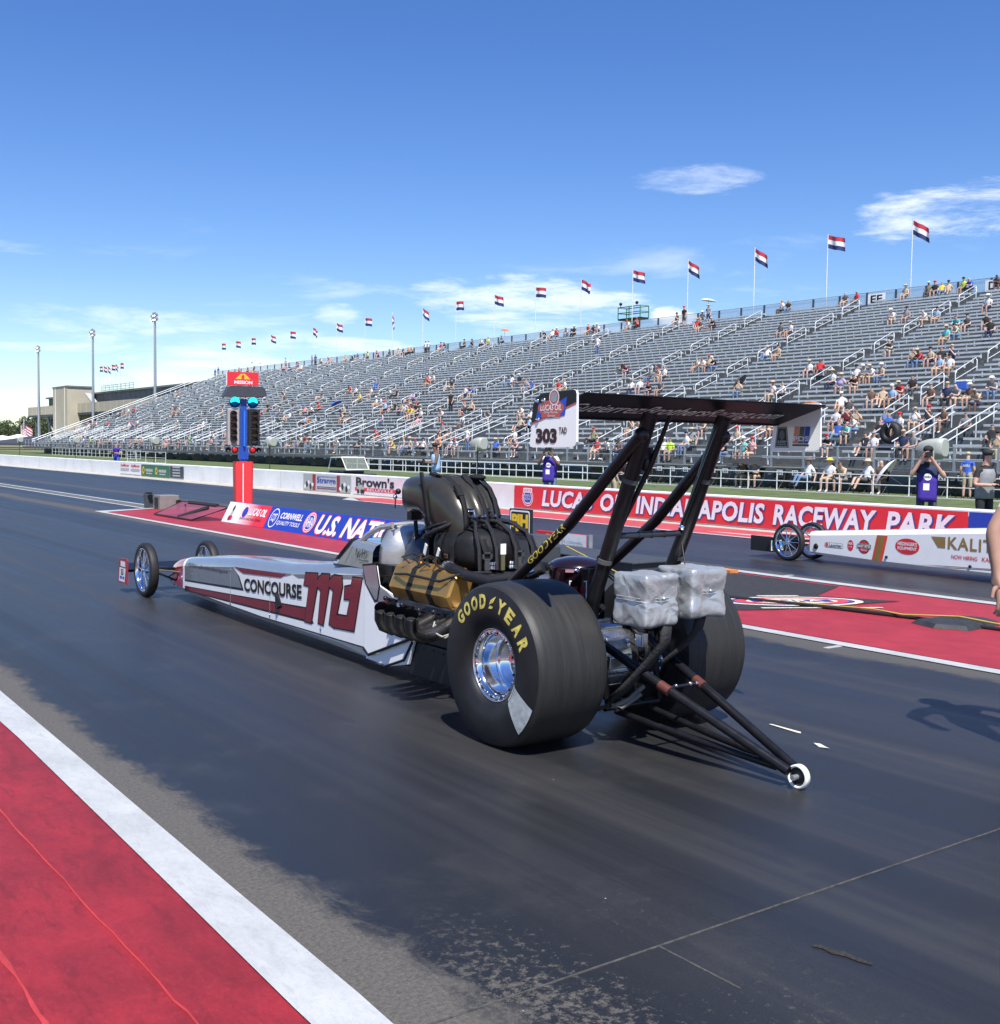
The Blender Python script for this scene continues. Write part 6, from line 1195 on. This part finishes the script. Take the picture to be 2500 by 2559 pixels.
def skin_person(J, hat, det=1, fingers=False, gender=0):
    """J: joint positions; one continuous skinned body; slots skin, shirt, trousers, shoes, hair or hat, shin, forearm"""
    V, E, RR, B = [], [], [], []
    def v(p, r): V.append(Vector(p)); RR.append(r); return len(V)-1
    def e(a, b, lab): E.append((a, b)); B.append((V[a], V[b], RR[a], RR[b], lab)); return b
    pel = v(J['pel'], .135); ch0 = v(Vector(J['pel']).lerp(Vector(J['ch']), .5), .135); e(pel, ch0, 1)
    ch = v(J['ch'], .145); e(ch0, ch, 1); nk = v(J['nk'], .058); e(ch, nk, 1); h0 = v(J['hd'], .088); e(nk, h0, 0)
    hv = Vector(J['hd'])-Vector(J['nk']); ht = v(Vector(J['hd'])+hv.normalized()*.105, .078); e(h0, ht, 4)
    f = Vector(J.get('face', (0, 1, 0)))
    if det > 1: ns = v(Vector(J['hd'])+f*.098+Vector((0, 0, .0)), .014); e(h0, ns, 0)
    for s in 'lr':
        sh = v(J['sh'+s], .066); e(ch, sh, 1); el = v(J['el'+s], .046)
        mid = v(Vector(J['sh'+s]).lerp(Vector(J['el'+s]), .55), .055); e(sh, mid, 1); e(mid, el, 1 if J.get('sleeve', 0) else 6)
        wr = v(J['wr'+s], .031); e(el, wr, 6); d = (Vector(J['wr'+s])-Vector(J['el'+s])).normalized(); hd = J.get('hand'+s); d = Vector(hd) if hd else d
        pa = v(Vector(J['wr'+s])+d*.065, .036); e(wr, pa, 0)
        if fingers:
            sd = d.cross(Vector((0, 0, 1))); sd = sd.normalized() if sd.length > .2 else Vector((1, 0, 0)); up_ = sd.cross(d)
            for k, L in ((-1.5, .062), (-.5, .076), (.5, .072), (1.5, .058)):
                a = v(V[pa]+sd*k*.018+d*.035, .0095); e(pa, a, 0); b = v(V[a]+d*L*.5-up_*.012, .0088); e(a, b, 0); c = v(V[b]+d*L*.4-up_*.03, .008); e(b, c, 0)
            t = v(Vector(J['wr'+s])+d*.03+sd*.045, .0105); e(wr, t, 0); t2 = v(V[t]+d*.045+sd*.012-up_*.01, .009); e(t, t2, 0)
        else: t = v(V[pa]+d*.075, .022); e(pa, t, 0)
        hp = v(J['hp'+s], .105); e(pel, hp, 2); kn = v(J['kn'+s], .064); k2 = v(Vector(J['hp'+s]).lerp(Vector(J['kn'+s]), .5), .088); e(hp, k2, 2); e(k2, kn, 2)
        cf = v(Vector(J['kn'+s]).lerp(Vector(J['an'+s]), .35), .058); e(kn, cf, 5); an = v(J['an'+s], .040); e(cf, an, 5); to = v(J['to'+s], .036); e(an, to, 3)
    me = bpy.data.meshes.new('body'); me.from_pydata(V, E, []); o = bpy.data.objects.new('tmp', me); COL.objects.link(o)
    sm = o.modifiers.new('skin', 'SKIN'); sm.use_smooth_shade = True
    for i, d in enumerate(me.skin_vertices[0].data): d.radius = (RR[i], RR[i]*(.72 if i in (0, 1, 2) else 1)); d.use_root = (i == 0)
    ss = o.modifiers.new('sub', 'SUBSURF'); ss.levels = ss.render_levels = det
    ev = bpy.data.meshes.new_from_object(o.evaluated_get(bpy.context.evaluated_depsgraph_get())); bpy.data.objects.remove(o); bpy.data.meshes.remove(me)
    mb = MB(); vs = [x.co.copy() for x in ev.vertices]; fs, ms = [], []
    hd = Vector(J['hd']); hdir = hv.normalized()
    for p in ev.polygons:
        c = p.center; best = (9, 0)
        for a, b, ra, rb, lab in B:
            ab = b-a; t = max(0, min(1, (c-a).dot(ab)/max(1e-6, ab.length_squared))); dd = (c-(a+ab*t)).length/(ra+(rb-ra)*t)
            if dd < best[0]: best = (dd, lab)
        lab = best[1]; rel = c-hd
        if rel.length < .21 and lab in (0, 4) and rel.dot(hdir) > -.09:
            up = rel.dot(hdir); fr = rel.dot(f); lab = 4 if (up > .055 or (fr < -.005 and up > -.075)) else 0
        fs.append(tuple(p.vertices)); ms.append(lab)
    for fc, m in zip(fs, ms): pass
    mb.v = [tuple(x) for x in vs]; mb.f = [list(x) for x in fs]; mb.mi = ms; mb.sm = [True]*len(fs)
    bpy.data.meshes.remove(ev)
    tp = hd+hdir*.085
    if hat == 'cap': mb.add([tp+f*.06+Vector((x, 0, 0))*.085+f*y for x, y in ((-1, 0), (-.9, .075), (-.4, .115), (.4, .115), (.9, .075), (1, 0))], [(0, 1, 2, 3, 4, 5)], 4); mb.sph(tp+Vector((0, 0, .015)), (.098, .105, .075), 10, 6, 4)
    if hat == 'brim': mb.lathe([(0, .19), (.008, .19), (.02, .11), (.09, .095), (.10, .0)], tp-Vector((0, 0, .01)), 'Z', 14, 4)
    return mb
SEAT0 = dict(pel=(0, 0, .10), ch=(0, .03, .46), nk=(0, .04, .60), hd=(0, .06, .73), shl=(-.18, .03, .50), shr=(.18, .03, .50), ell=(-.25, .10, .24), elr=(.25, .10, .24), wrl=(-.15, .33, .17), wrr=(.15, .33, .17), hpl=(-.10, .02, .08), hpr=(.10, .02, .08), knl=(-.13, .43, .10), knr=(.13, .43, .10), anl=(-.13, .42, -.34), anr=(.13, .42, -.34), tol=(-.14, .56, -.39), tor=(.14, .56, -.39))
def pose(**k): d = dict(SEAT0); d.update(k); return d
POSES = [SEAT0,
         pose(ch=(0, .16, .43), nk=(0, .23, .55), hd=(0, .29, .66), shl=(-.18, .17, .46), shr=(.18, .17, .46), ell=(-.22, .36, .22), elr=(.22, .36, .22), wrl=(-.06, .46, .27), wrr=(.06, .46, .27)),
         pose(ell=(-.30, .10, .27), wrl=(-.12, .24, .56), elr=(.27, .05, .24), wrr=(.12, .30, .18), hd=(-.02, .06, .73)),
         pose(ch=(0, -.07, .45), nk=(0, -.08, .59), hd=(0, -.05, .72), shl=(-.18, -.07, .49), shr=(.18, -.07, .49), ell=(-.30, -.16, .25), wrl=(-.34, -.08, .04), elr=(.22, .05, .26), wrr=(.05, .24, .20), knl=(-.10, .42, .14), knr=(.07, .46, .19), anl=(-.10, .62, -.24), anr=(.0, .66, -.12), tol=(-.12, .74, -.22), tor=(.0, .78, -.08))]
STAND = dict(pel=(0, 0, .95), ch=(0, .02, 1.30), nk=(0, .01, 1.47), hd=(0, .03, 1.61), shl=(-.19, .01, 1.38), shr=(.19, .01, 1.38), ell=(-.25, -.02, 1.10), elr=(.25, -.02, 1.10), wrl=(-.24, .10, .86), wrr=(.24, .10, .86), hpl=(-.10, 0, .90), hpr=(.10, 0, .90), knl=(-.12, .02, .49), knr=(.12, .02, .49), anl=(-.12, -.02, .08), anr=(.12, -.02, .08), tol=(-.14, .13, .035), tor=(.14, .13, .035))
def spose(**k): d = dict(STAND); d.update(k); return d
TPL = {}
def person_template(kind, hat):
    k = (kind, hat)
    if k not in TPL:
        J = POSES[kind] if isinstance(kind, int) else STAND
        TPL[k] = skin_person(J, hat, 1).mesh('body', [SK[0]]*7)
    return TPL[k]
def dress(o, skin, shirt, trou, shoe, hair, shin, fore):
    for i, m in enumerate((skin, shirt, trou, shoe, hair, shin, fore)): o.material_slots[i].link = 'OBJECT'; o.material_slots[i].material = m
rp = random.Random(21); ROWW = ['front', 'second', 'third', 'fourth', 'fifth', 'sixth', 'seventh', 'eighth', 'ninth', 'tenth', 'eleventh', 'twelfth', 'thirteenth', 'fourteenth', 'fifteenth', 'sixteenth', 'seventeenth', 'eighteenth', 'nineteenth', 'twentieth']
def rowname(n):
    if n < 19: return '%s row from bottom' % ROWW[n] if n else 'front row'
    return 'top row' if n == NR-1 else '%s row from top' % ROWW[NR-1-n]
def secname(y):
    k = min(range(len(PY)), key=lambda i: abs(PY[i]-y)); return 'under %s flag' % ORD[k]
SPEC = []
def crowd(x0, y0, sc, txt):
    for it in txt.split(';'):
        a = it.split(); 
        if len(a) < 3: continue
        SPEC.append((x0+float(a[0])/sc, y0+float(a[1])/sc, a[2].replace('_', ' '), a[3] if len(a) > 3 else ''))
crowd(1700, 640, 2.38, "35 345 black stand;130 335 dark_grey;180 310 grey stand;100 410 red;124 415 dark_grey;205 400 black;610 278 white;645 278 black;985 228 dark_grey;1055 222 red;1345 178 tan;1520 148 black;1557 158 yellow;1597 145 tan;1632 142 olive;1692 125 lime;1735 125 blue;1890 105 dark_grey;1270 362 white;1350 358 grey;1465 368 white;1532 352 light_blue;1650 400 teal;1712 395 dark_grey;1588 465 aqua;1655 455 sage;1835 290 white brim;1822 392 black;1845 442 black;600 442 dark_grey;660 442 white;1255 550 dark_grey;515 585 white brim;587 580 tan;103 645 tan;140 642 white;175 642 tan;212 638 black cap;770 668 white brim;830 665 red;1388 600 tan;1438 595 red brim;1492 598 tan;1550 585 black;1622 582 navy;1548 640 light_blue;1606 636 white;1050 702 white;1040 748 black;1108 708 white brim;1152 708 white brim;1202 708 tan brim;910 745 white brim;957 752 lilac;347 790 tan;553 803 white brim;612 803 white;1382 775 black;1318 795 red;1265 835 light_blue;1203 825 tan;1140 845 brown;1495 835 brown cap;1590 835 navy cap;1662 838 grey;1727 822 brown;1862 780 grey brim;955 865 white;1005 915 dark_grey cap;1397 965 white cap;1482 960 dark_grey;1572 955 brown;930 970 white;992 965 maroon;1048 975 tan;990 1045 aqua cap;1047 1020 white;935 1055 blue;1240 1003 blue;1310 1012 white;1180 1055 black;890 1115 black;1095 1105 black;1152 1135 white cap;1330 1105 navy cap;1390 1105 grey;1850 1095 black;1885 1135 tan;340 1085 tan;380 1135 aqua cap;430 1153 pink cap;270 1155 black cap;65 1085 grey brim;40 1125 white;150 1005 tan;270 1003 red;510 1005 white;560 1003 white;1772 865 tan;1220 960 denim;1700 1000 grey")
crowd(1000, 680, 2.72, "205 498 white stand;280 493 red;312 493 dark_grey;440 478 dark_grey;490 473 black;565 467 white;600 463 lime;700 452 grey;990 403 black;1035 408 white;1066 412 red;1140 388 tan;1185 388 black;1285 373 red;1316 372 black;1350 363 white cap;1357 492 white stand;1560 348 white;1612 342 red;1885 302 black;1510 648 black;1546 658 maroon;1705 698 grey;1800 693 white;1832 693 tan cap;1573 780 white brim;1632 775 white;1700 783 black;1772 783 dark_grey;195 738 red;232 728 white;345 763 black cap;445 823 white;492 822 blue cap;755 738 white;806 738 black;860 773 grey;892 772 blue cap;1080 783 red;1122 783 white;360 890 black stand;440 908 grey;482 908 tan;95 853 lilac;40 932 white;80 913 brown;112 922 black;142 952 white;62 952 yellow;290 958 white cap;430 1008 white cap;835 953 white;892 968 white;620 973 grey;815 1035 tan;872 1025 light_blue;290 1073 grey cap;342 1093 grey;475 1133 white stand;60 1193 tan brim;152 1185 white;280 1178 orange;348 1193 white;392 1193 white cap;645 1183 blue brim;802 1193 pink;780 1113 white;1310 1113 olive cap;1340 1193 red;1412 1193 white cap;1490 1193 brown cap;1580 1063 tan;1632 1063 tan;1602 1213 tan;1790 1183 white;1837 1193 lime;1700 1000 white;1480 860 white")
crowd(500, 700, 3.173, "130 738 blue stand;155 730 blue stand;310 718 red;380 703 dark_grey;425 693 black;690 662 light_blue stand;785 648 red;668 703 pink;720 708 dark_grey;800 693 white;900 632 grey stand;927 630 blue stand;970 633 white;1015 628 red;1040 628 pink;1155 618 tan;1215 603 black;1252 602 blue;1330 583 yellow;1415 588 magenta;1505 563 dark_grey;1570 553 tan;1612 548 dark_grey;1655 553 orange;1692 552 tan;1820 515 white stand;680 918 tan cap;960 923 dark_grey;540 1003 black;630 1043 tan;660 1093 tan;712 1083 white;830 1043 pink;900 1023 white;945 1003 red;870 1113 orange;830 1123 light_blue;740 993 dark_grey;1085 988 blue;1150 1043 tan;1140 1088 tan;1192 1083 dark_grey;1270 943 yellow;1390 828 blue;1195 863 red;1240 873 white;1360 893 white;1510 908 white;1555 903 black;1400 973 white;1437 973 white;1470 1003 light_blue;1540 1003 black;1450 1098 lilac;1640 1023 tan;1700 1013 dark_grey;1742 1003 black;1757 1063 white;1690 1043 yellow;1720 1113 pink;1700 933 lilac;1840 783 white;1815 793 red;210 1303 orange;120 1243 white;90 1293 pink;230 1193 white;20 1133 white;180 1053 tan;475 1063 red;800 1263 mint;822 1273 maroon;872 1293 tan brim;710 1313 dark_grey;1110 1303 white;1270 1293 black;1420 1233 red;1510 1263 tan;1542 1293 yellow;1660 1303 tan;1770 1303 white;1890 1293 orange")
crowd(180, 980, 6.347, "1680 35 red;900 290 white;980 290 red;830 335 dark_grey;750 365 dark_grey;560 495 red;270 545 white;330 525 tan;390 505 white;1640 245 brown;1700 275 tan;1610 335 brown;930 535 white;965 528 blue;1040 495 white;840 565 tan;1130 595 blue;1690 465 mint;310 775 lime;190 775 white;440 795 pink;485 785 tan;600 795 tan;820 795 white;960 805 pink;1010 795 tan;1110 795 pink;1380 835 white;1500 835 pink;1560 795 brown;1740 805 tan;1870 755 green;100 705 grey;200 655 white;1080 815 tan;50 640 white;150 760 grey")
seen = {}; placed = []
for (px, py, col, st) in SPEC:
    d = ray(px, py); m = RI/TR; off = .43+.30 if st != 'stand' else .95
    t = (Z0+off-X0*m-H)/(d.z-d.x*m); n = max(0, min(NR-1, round((d.x*t-X0)/TR))); x = rowx(n); y = onX(px, py, x).y
    while any(q == n and abs(y-yy) < .47 for q, yy in placed): y += .24
    placed.append((n, y)); hat = st if st in ('cap', 'brim') else ('cap' if rp.random() < .38 else ('brim' if rp.random() < .12 else ''))
    hatcol = rp.choice(['white', 'tan', 'black', 'navy', 'grey', 'red']) if hat == 'cap' else rp.choice(['tan', 'khaki', 'white'])
    if st == 'brim': hatcol = rp.choice(['tan', 'khaki', 'white'])
    tr = rp.choice(['khaki', 'grey', 'denim', 'dark grey', 'navy', 'tan', 'black']); long = tr in ('denim', 'black') or rp.random() < .12; sk = rp.choice(SK if rp.random() < .3 else SK[:3]); hr = rp.choice(HAIRC)
    me = person_template('s' if st == 'stand' else rp.choice([0, 0, 1, 1, 2, 3]), hat)
    lab = 'person in %s top%s, %s, %s' % (col, ' and %s %s' % (hatcol, 'cap' if hat == 'cap' else 'hat') if hat else '', rowname(n), secname(y))
    if lab in seen:
        lab2 = lab.replace('person', '%s person' % ('long-trousered' if long else 'bare-legged'), 1); k = 1
        while lab2 in seen: lab2 = lab.replace('person', '%s person' % ['small', 'broad', 'tall', 'slim'][k % 4], 1); k += 1
        lab = lab2
    seen[lab] = 1; z = rowz(n)+(.435 if st != 'stand' else 0)
    o = link('person', me, loc=(x+.02 if st != 'stand' else x-.2, y, z)); tag(o, lab, 'person', 'spectators in the grandstand'); s = rp.uniform(.93, 1.06)
    o.rotation_euler = (0, 0, math.pi/2+rp.uniform(-.35, .35)); o.scale = (s*1.03, s*1.03, s)
    dress(o, sk, CLO[col], CLO[tr], rp.choice((SHOE, SHOEW)), CLO[hatcol] if hat else hr, CLO[tr] if long else sk, sk)
def umbrella(lab, p, m, r=.55, tilt=0, m2=None):
    o = thing('umbrella', lab, 'umbrella', p); o.rotation_euler = (tilt, 0, .4); mb = MB(); rings = []
    for k in range(6): a = k/5*1.25; rings.append([(r*math.sin(a)*(1-.05*(i % 2)*(k == 5))*math.cos(2*math.pi*i/16), r*math.sin(a)*math.sin(2*math.pi*i/16), .32*math.cos(a)-.10) for i in range(16)])
    mb.loft(rings[::-1], 0, False)
    if m2: mb.mi = [1 if (i % 16)//4 % 2 else 0 for i in range(len(mb.mi))]
    mb.build('canopy', [m, m2 or m], o); mb = MB(); mb.tube([(0, 0, -.75), (0, 0, .25)], .012, 6); mb.build('shaft', DARK, o)
def at_row(px, py, off):
    d = ray(px, py); m = RI/TR; t = (Z0+off-X0*m-H)/(d.z-d.x*m); return Vector((0, 0, H))+d*t
umbrella('pale green and white umbrella held at the top row under the third flag', at_row(1772, 752, 1.55), CLO['sage'], .75, .15, CLO['white'])
umbrella('dark umbrella tilted behind a spectator left of the rear wing endplate', at_row(1850, 955, 1.0), CLO['dark grey'], .6, -.9)
umbrella('orange umbrella at the top row under the seventh flag', at_row(1262, 826, 1.5), CLO['orange'], .5, .1)
umbrella('white and dark umbrella at the far end of the top row', at_row(640, 908, 1.5), CLO['white'], .8, .1, CLO['black'])
umbrella('blue umbrella in the lower left rows of the grandstand', at_row(841, 1010, 1.0), CLO['blue'], .6, -.6)
def cooler(lab, p, col, d=(.45, .6, .38)):
    o = thing('cooler', lab, 'cooler', p); MB().bx(-d[0]/2, d[0]/2, -d[1]/2, d[1]/2, 0, d[2]).build('box', CLO[col], o, bevel=.03); MB().bx(-d[0]/2-.01, d[0]/2+.01, -d[1]/2-.01, d[1]/2+.01, d[2]+.002, d[2]+.08).build('lid', CLO['white'] if col == 'blue' else CLO[col], o, bevel=.02)
def on_bench(px, py): d = ray(px, py); m = RI/TR; t = (Z0+.43-X0*m-H)/(d.z-d.x*m); n = round((d.x*t-X0)/TR); return Vector((rowx(n), onX(px, py, rowx(n)).y, rowz(n)+.434))
cooler('blue cooler with a white lid on a bench at the right', on_bench(2408, 978), 'blue'); cooler('orange drinks cooler on a bench above the rear wing endplate', on_bench(2027, 1020), 'orange', (.4, .5, .35))
o = thing('display_tyre', 'big black racing tyre standing among spectators near the bottom rows', 'tyre', on_bench(2228, 1108)); mb = MB(); mb.lathe([(-.2, .24), (-.24, .30), (-.22, .48), (0, .52), (.22, .48), (.24, .30), (.2, .24)], (0, 0, .5), 'X', 32, closed=True); mb.build('tyre', RUBBER, o); mb = MB(); put_text(mb, 'V', lambda u, v: Vector((-.245, .1-u*.2, .72+v*.2)), 0, 0, 1, 1); mb.build('lettering', WHITE, o)
# people on chairs behind the pipe railing
CPL = None
def chair_person(px, py, col, tr, hat, hatcol, lab, ps=0, long=False):
    X = 39.55; p = onX(px, py, X); o = link('person', person_template(ps, hat), loc=(X+.02, p.y, .455)); tag(o, lab, 'person', 'people seated behind the pipe railing'); o.rotation_euler = (0, 0, math.pi/2+rp.uniform(-.3, .3)); o.scale = (1.12, 1.12, 1.12); sk = rp.choice(SK[:3])
    dress(o, sk, CLO[col], CLO[tr], rp.choice((SHOE, SHOEW)), CLO[hatcol] if hat else rp.choice(HAIRC), CLO[tr] if long else sk, sk)
    if not any(abs(p.y-y) < .3 for n, y in num_y):
        c = thing('folding_chair', lab.replace('person', 'plain folding chair under person', 1), 'chair', (39.6, p.y, 0)); link('seat', CH['seat'], c); link('backrest', CH['back'], c); link('frame', CH['leg'], c)
chair_person(2018, 1195, 'white', 'denim', 'brim', 'brown', 'person in white top, jeans and brown hat behind the railing', 3, True)
chair_person(2075, 1195, 'white', 'khaki', 'brim', 'yellow', 'person in white top and yellow straw hat behind the railing')
chair_person(2108, 1195, 'tan', 'grey', '', 'tan', 'person in tan vest with headphones behind the railing', 1)
chair_person(2166, 1195, 'white', 'dark grey', 'brim', 'tan', 'person in white top with legs stretched and tan hat', 3)
chair_person(2203, 1198, 'brown', 'brown', '', 'tan', 'person in brown top shading under the white umbrella')
chair_person(1862, 1195, 'brown', 'khaki', '', 'tan', 'person in brown top under the black umbrella', 1)
chair_person(1890, 1197, 'grey', 'tan', '', 'tan', 'person in grey top beside the black umbrella', 1)
umbrella('black umbrella over two people behind the railing', onX(1868, 1158, 39.4), CLO['black'], .95, .05); umbrella('white umbrella leaning beside a seated person behind the railing', onX(2215, 1185, 39.3), CLO['white'], .75, -1.0)
def stander(px, X, J, hat, mats, lab, rz, scale=1., fingers=True, z=0, extra=None, det=2):
    p = onX(px, 1200, X); o = thing('person', lab, 'person', (X, p.y, z), rz); b = link('body', skin_person(J, hat, det, fingers).mesh('body', [SK[0]]*7), o); dress(b, *mats); o.scale = (scale,)*3
    if extra: extra(o)
    return o
CAMB = M('camera_body', (.012, .012, .013), .4)
def camera_at(p, d):
    def f(o):
        mb = MB(); p_ = Vector(p); d_ = Vector(d).normalized(); mb.box(p_, (.15, .09, .10)); mb.tube([p_+d_*.03, p_+d_*.22], [.045, .05], 14); mb.box(p_+Vector((0, 0, .065)), (.06, .07, .04)); mb.build('camera', CAMB, o)
    return f
def vest(col, purple=None):
    def f(o):
        mb = MB(); rg = []
        for z, w, d_, y in ((.84, .205, .165, 0), (1.0, .20, .16, .005), (1.16, .195, .158, .01), (1.30, .20, .16, .02), (1.40, .17, .13, .015)): rg.append([(w*math.cos(a), y+d_*math.sin(a)*.92, z) for a in [2*math.pi*i/20 for i in range(20)]])
        mb.loft(rg, 0, False); mb.build('vest', col, o).modifiers.new('s', 'SOLIDIFY').thickness = .006
        if purple:
            mb = MB(); mb.loft([[(x, .178-.35*x*x+(.02 if z < .9 else 0), z) for x in (-.17, -.09, 0, .09, .17)] for z in (.70, .80, .95, 1.10, 1.22)], 0, False, ring_closed=False); mb.build('bib', purple, o).modifiers.new('s', 'SOLIDIFY').thickness = .006
            mb = MB(); mb.box((0.02, .185, .99), (.11, .006, .13)); mb.build('pass', WHITE, o); mb = MB(); fp = lambda u, v: Vector((.10-u, .186, 1.12+v)); poly_patch(mb, ell(.1, .06, .07, .07, 14), fp, 0); put_text(mb, 'NHRA', lambda u, v: fp(u, v)+Vector((0, .003, 0)), .04, .035, .12, .05, 1, bold=.03); mb.build('badge', [WHITE, BLACK], o)
    return f
def both(*fs):
    def f(o):
        for g in fs: g(o)
    return f
SHOOT = spose(ell=(-.30, .17, 1.18), elr=(.30, .15, 1.20), wrl=(-.08, .30, 1.50), wrr=(.10, .24, 1.56), handl=(.55, .3, .75), handr=(-.4, .35, .8))
CHEST = spose(ell=(-.28, .02, 1.10), elr=(.28, .02, 1.10), wrl=(-.10, .27, 1.12), wrr=(.12, .26, 1.10), handl=(.7, .5, .2), handr=(-.7, .5, .2))
LOWH = spose(ell=(-.26, .08, 1.10), elr=(.26, .10, 1.12), wrl=(-.06, .36, 1.14), wrr=(.12, .36, 1.16), handl=(.5, .8, .1), handr=(-.4, .8, .1), sleeve=1)
face_cam = math.pi-.95
stander(2318, 20.0, SHOOT, 'cap', (SK[0], CLO['black'], CLO['dark grey'], SHOE, CLO['black'], CLO['dark grey'], SK[0]), 'photographer in black shirt and purple bib aiming a camera, at right behind the wall', face_cam, 1.03, extra=both(camera_at((.0, .22, 1.60), (0, 1, .02)), vest(CLO['navy'], CLO['purple'])))
stander(2462, 20.0, CHEST, 'cap', (SK[0], CLO['black'], CLO['black'], SHOE, CLO['black'], CLO['black'], SK[0]), 'photographer in black shirt and grey vest holding a camera at chest height', face_cam+.75, 1.0, extra=both(camera_at((-.02, .30, 1.12), (0, 1, 0)), vest(CLO['grey'])))
stander(1375, 20.0, SHOOT, 'cap', (SK[3], CLO['white'], CLO['denim'], SHOE, CLO['white'], CLO['denim'], SK[3]), 'photographer in white shirt and purple bib under the rear wing endplate', face_cam, 1.02, extra=both(camera_at((.0, .22, 1.60), (0, 1, .02)), vest(CLO['purple'], CLO['purple'])))
stander(1090, 20.2, LOWH, 'cap', (SK[3], CLO['brown'], CLO['white'], SHOE, CLO['black'], CLO['white'], CLO['brown']), 'person in dark shirt and light blue vest facing left above the injector hat', face_cam-1.0, 1.02, extra=both(camera_at((.0, .42, 1.16), (0, 1, 0)), vest(CLO['light blue'])))
stander(292, 20.4, CHEST, '', (SK[0], CLO['purple'], CLO['blue'], SHOE, CLO['purple'], CLO['blue'], SK[0]), 'person in purple clothes bending over a camera behind the far left wall', face_cam, .95, extra=camera_at((0, .30, 1.12), (0, 1, 0)))
stander(1567, 22.5, LOWH, '', (SK[1], CLO['black'], CLO['navy'], SHOE, HAIRC[0], CLO['navy'], SK[1]), 'woman with long black hair looking down between the wing struts', face_cam, .86, extra=lambda o: MB().loft([[(w*math.cos(a), -.03+w*.8*math.sin(a), z) for a in [2*math.pi*i/12 for i in range(12)]] for z, w in ((1.18, .10), (1.35, .125), (1.5, .115), (1.66, .11), (1.72, .06))]).build('hair', HAIRC[0], o))
stander(1533, 23.0, STAND, '', (SK[2], CLO['light blue'], CLO['khaki'], SHOE, HAIRC[2], SK[2], SK[2]), 'person in light blue top left of the woman with black hair', face_cam+2.4, .80)
stander(2418, 39.4, STAND, 'cap', (SK[0], CLO['blue'], CLO['khaki'], SHOE, CLO['tan'], SK[0], SK[0]), 'man in bright blue shirt and tan cap walking behind the railing', -math.pi/2+.3, 1.0, extra=lambda o: put_text(MB(), 'NHRA', lambda u, v: Vector((-.12+u, -.165, 1.2+v)), 0, 0, .24, .10).build('shirt_print', WHITE, o))
# a man at the right edge, close by
def plaid():
    m = bpy.data.materials.new('plaid_shirt'); m.use_nodes = True; nt = m.node_tree; b = nt.nodes['Principled BSDF']; tc = nd(nt, 'ShaderNodeTexCoord'); sx = nd(nt, 'ShaderNodeSeparateXYZ'); lk(nt, tc.outputs['Object'], sx.inputs[0]); acc = None
    c = (.66, .66, .70, 1)
    z1 = math_n(nt, 'FRACT', math_n(nt, 'MULTIPLY', sx.outputs[2], 9.0)); x1 = math_n(nt, 'FRACT', math_n(nt, 'MULTIPLY', sx.outputs[0], 9.0))
    c = mixc(nt, math_n(nt, 'MULTIPLY', math_n(nt, 'LESS_THAN', z1, .30), .75), c, (.06, .05, .09)); c = mixc(nt, math_n(nt, 'MULTIPLY', math_n(nt, 'LESS_THAN', x1, .14), .6), c, (.10, .05, .08))
    lk(nt, c, b.inputs['Base Color']); b.inputs['Roughness'].default_value = .85; return m
p = onZ(2598, 1866); o = thing('person', 'man in striped plaid shirt and dark trousers cut off at the right edge', 'person', (p.x, p.y, 0), math.pi-.3)
WALK = spose(ell=(-.27, -.05, 1.10), elr=(.30, .02, 1.10), wrl=(-.22, .02, .84), wrr=(.34, .06, .86), knl=(-.12, .10, .49), knr=(.12, -.06, .49), anl=(-.12, .12, .08), anr=(.12, -.2, .12), tol=(-.14, .27, .035), tor=(.14, -.07, .05))
b = link('body', skin_person(spose(ell=(-.29, -.03, 1.12), elr=(.34, -.02, 1.14), wrl=(-.28, .05, .86), wrr=(.33, .03, .88)), 'cap', 2, True).mesh('body', [SK[0]]*7), o); dress(b, SK[1], plaid(), CLO['navy'], SHOE, CLO['black'], CLO['navy'], SK[1]); o.scale = (1.08, 1.08, 1.08)
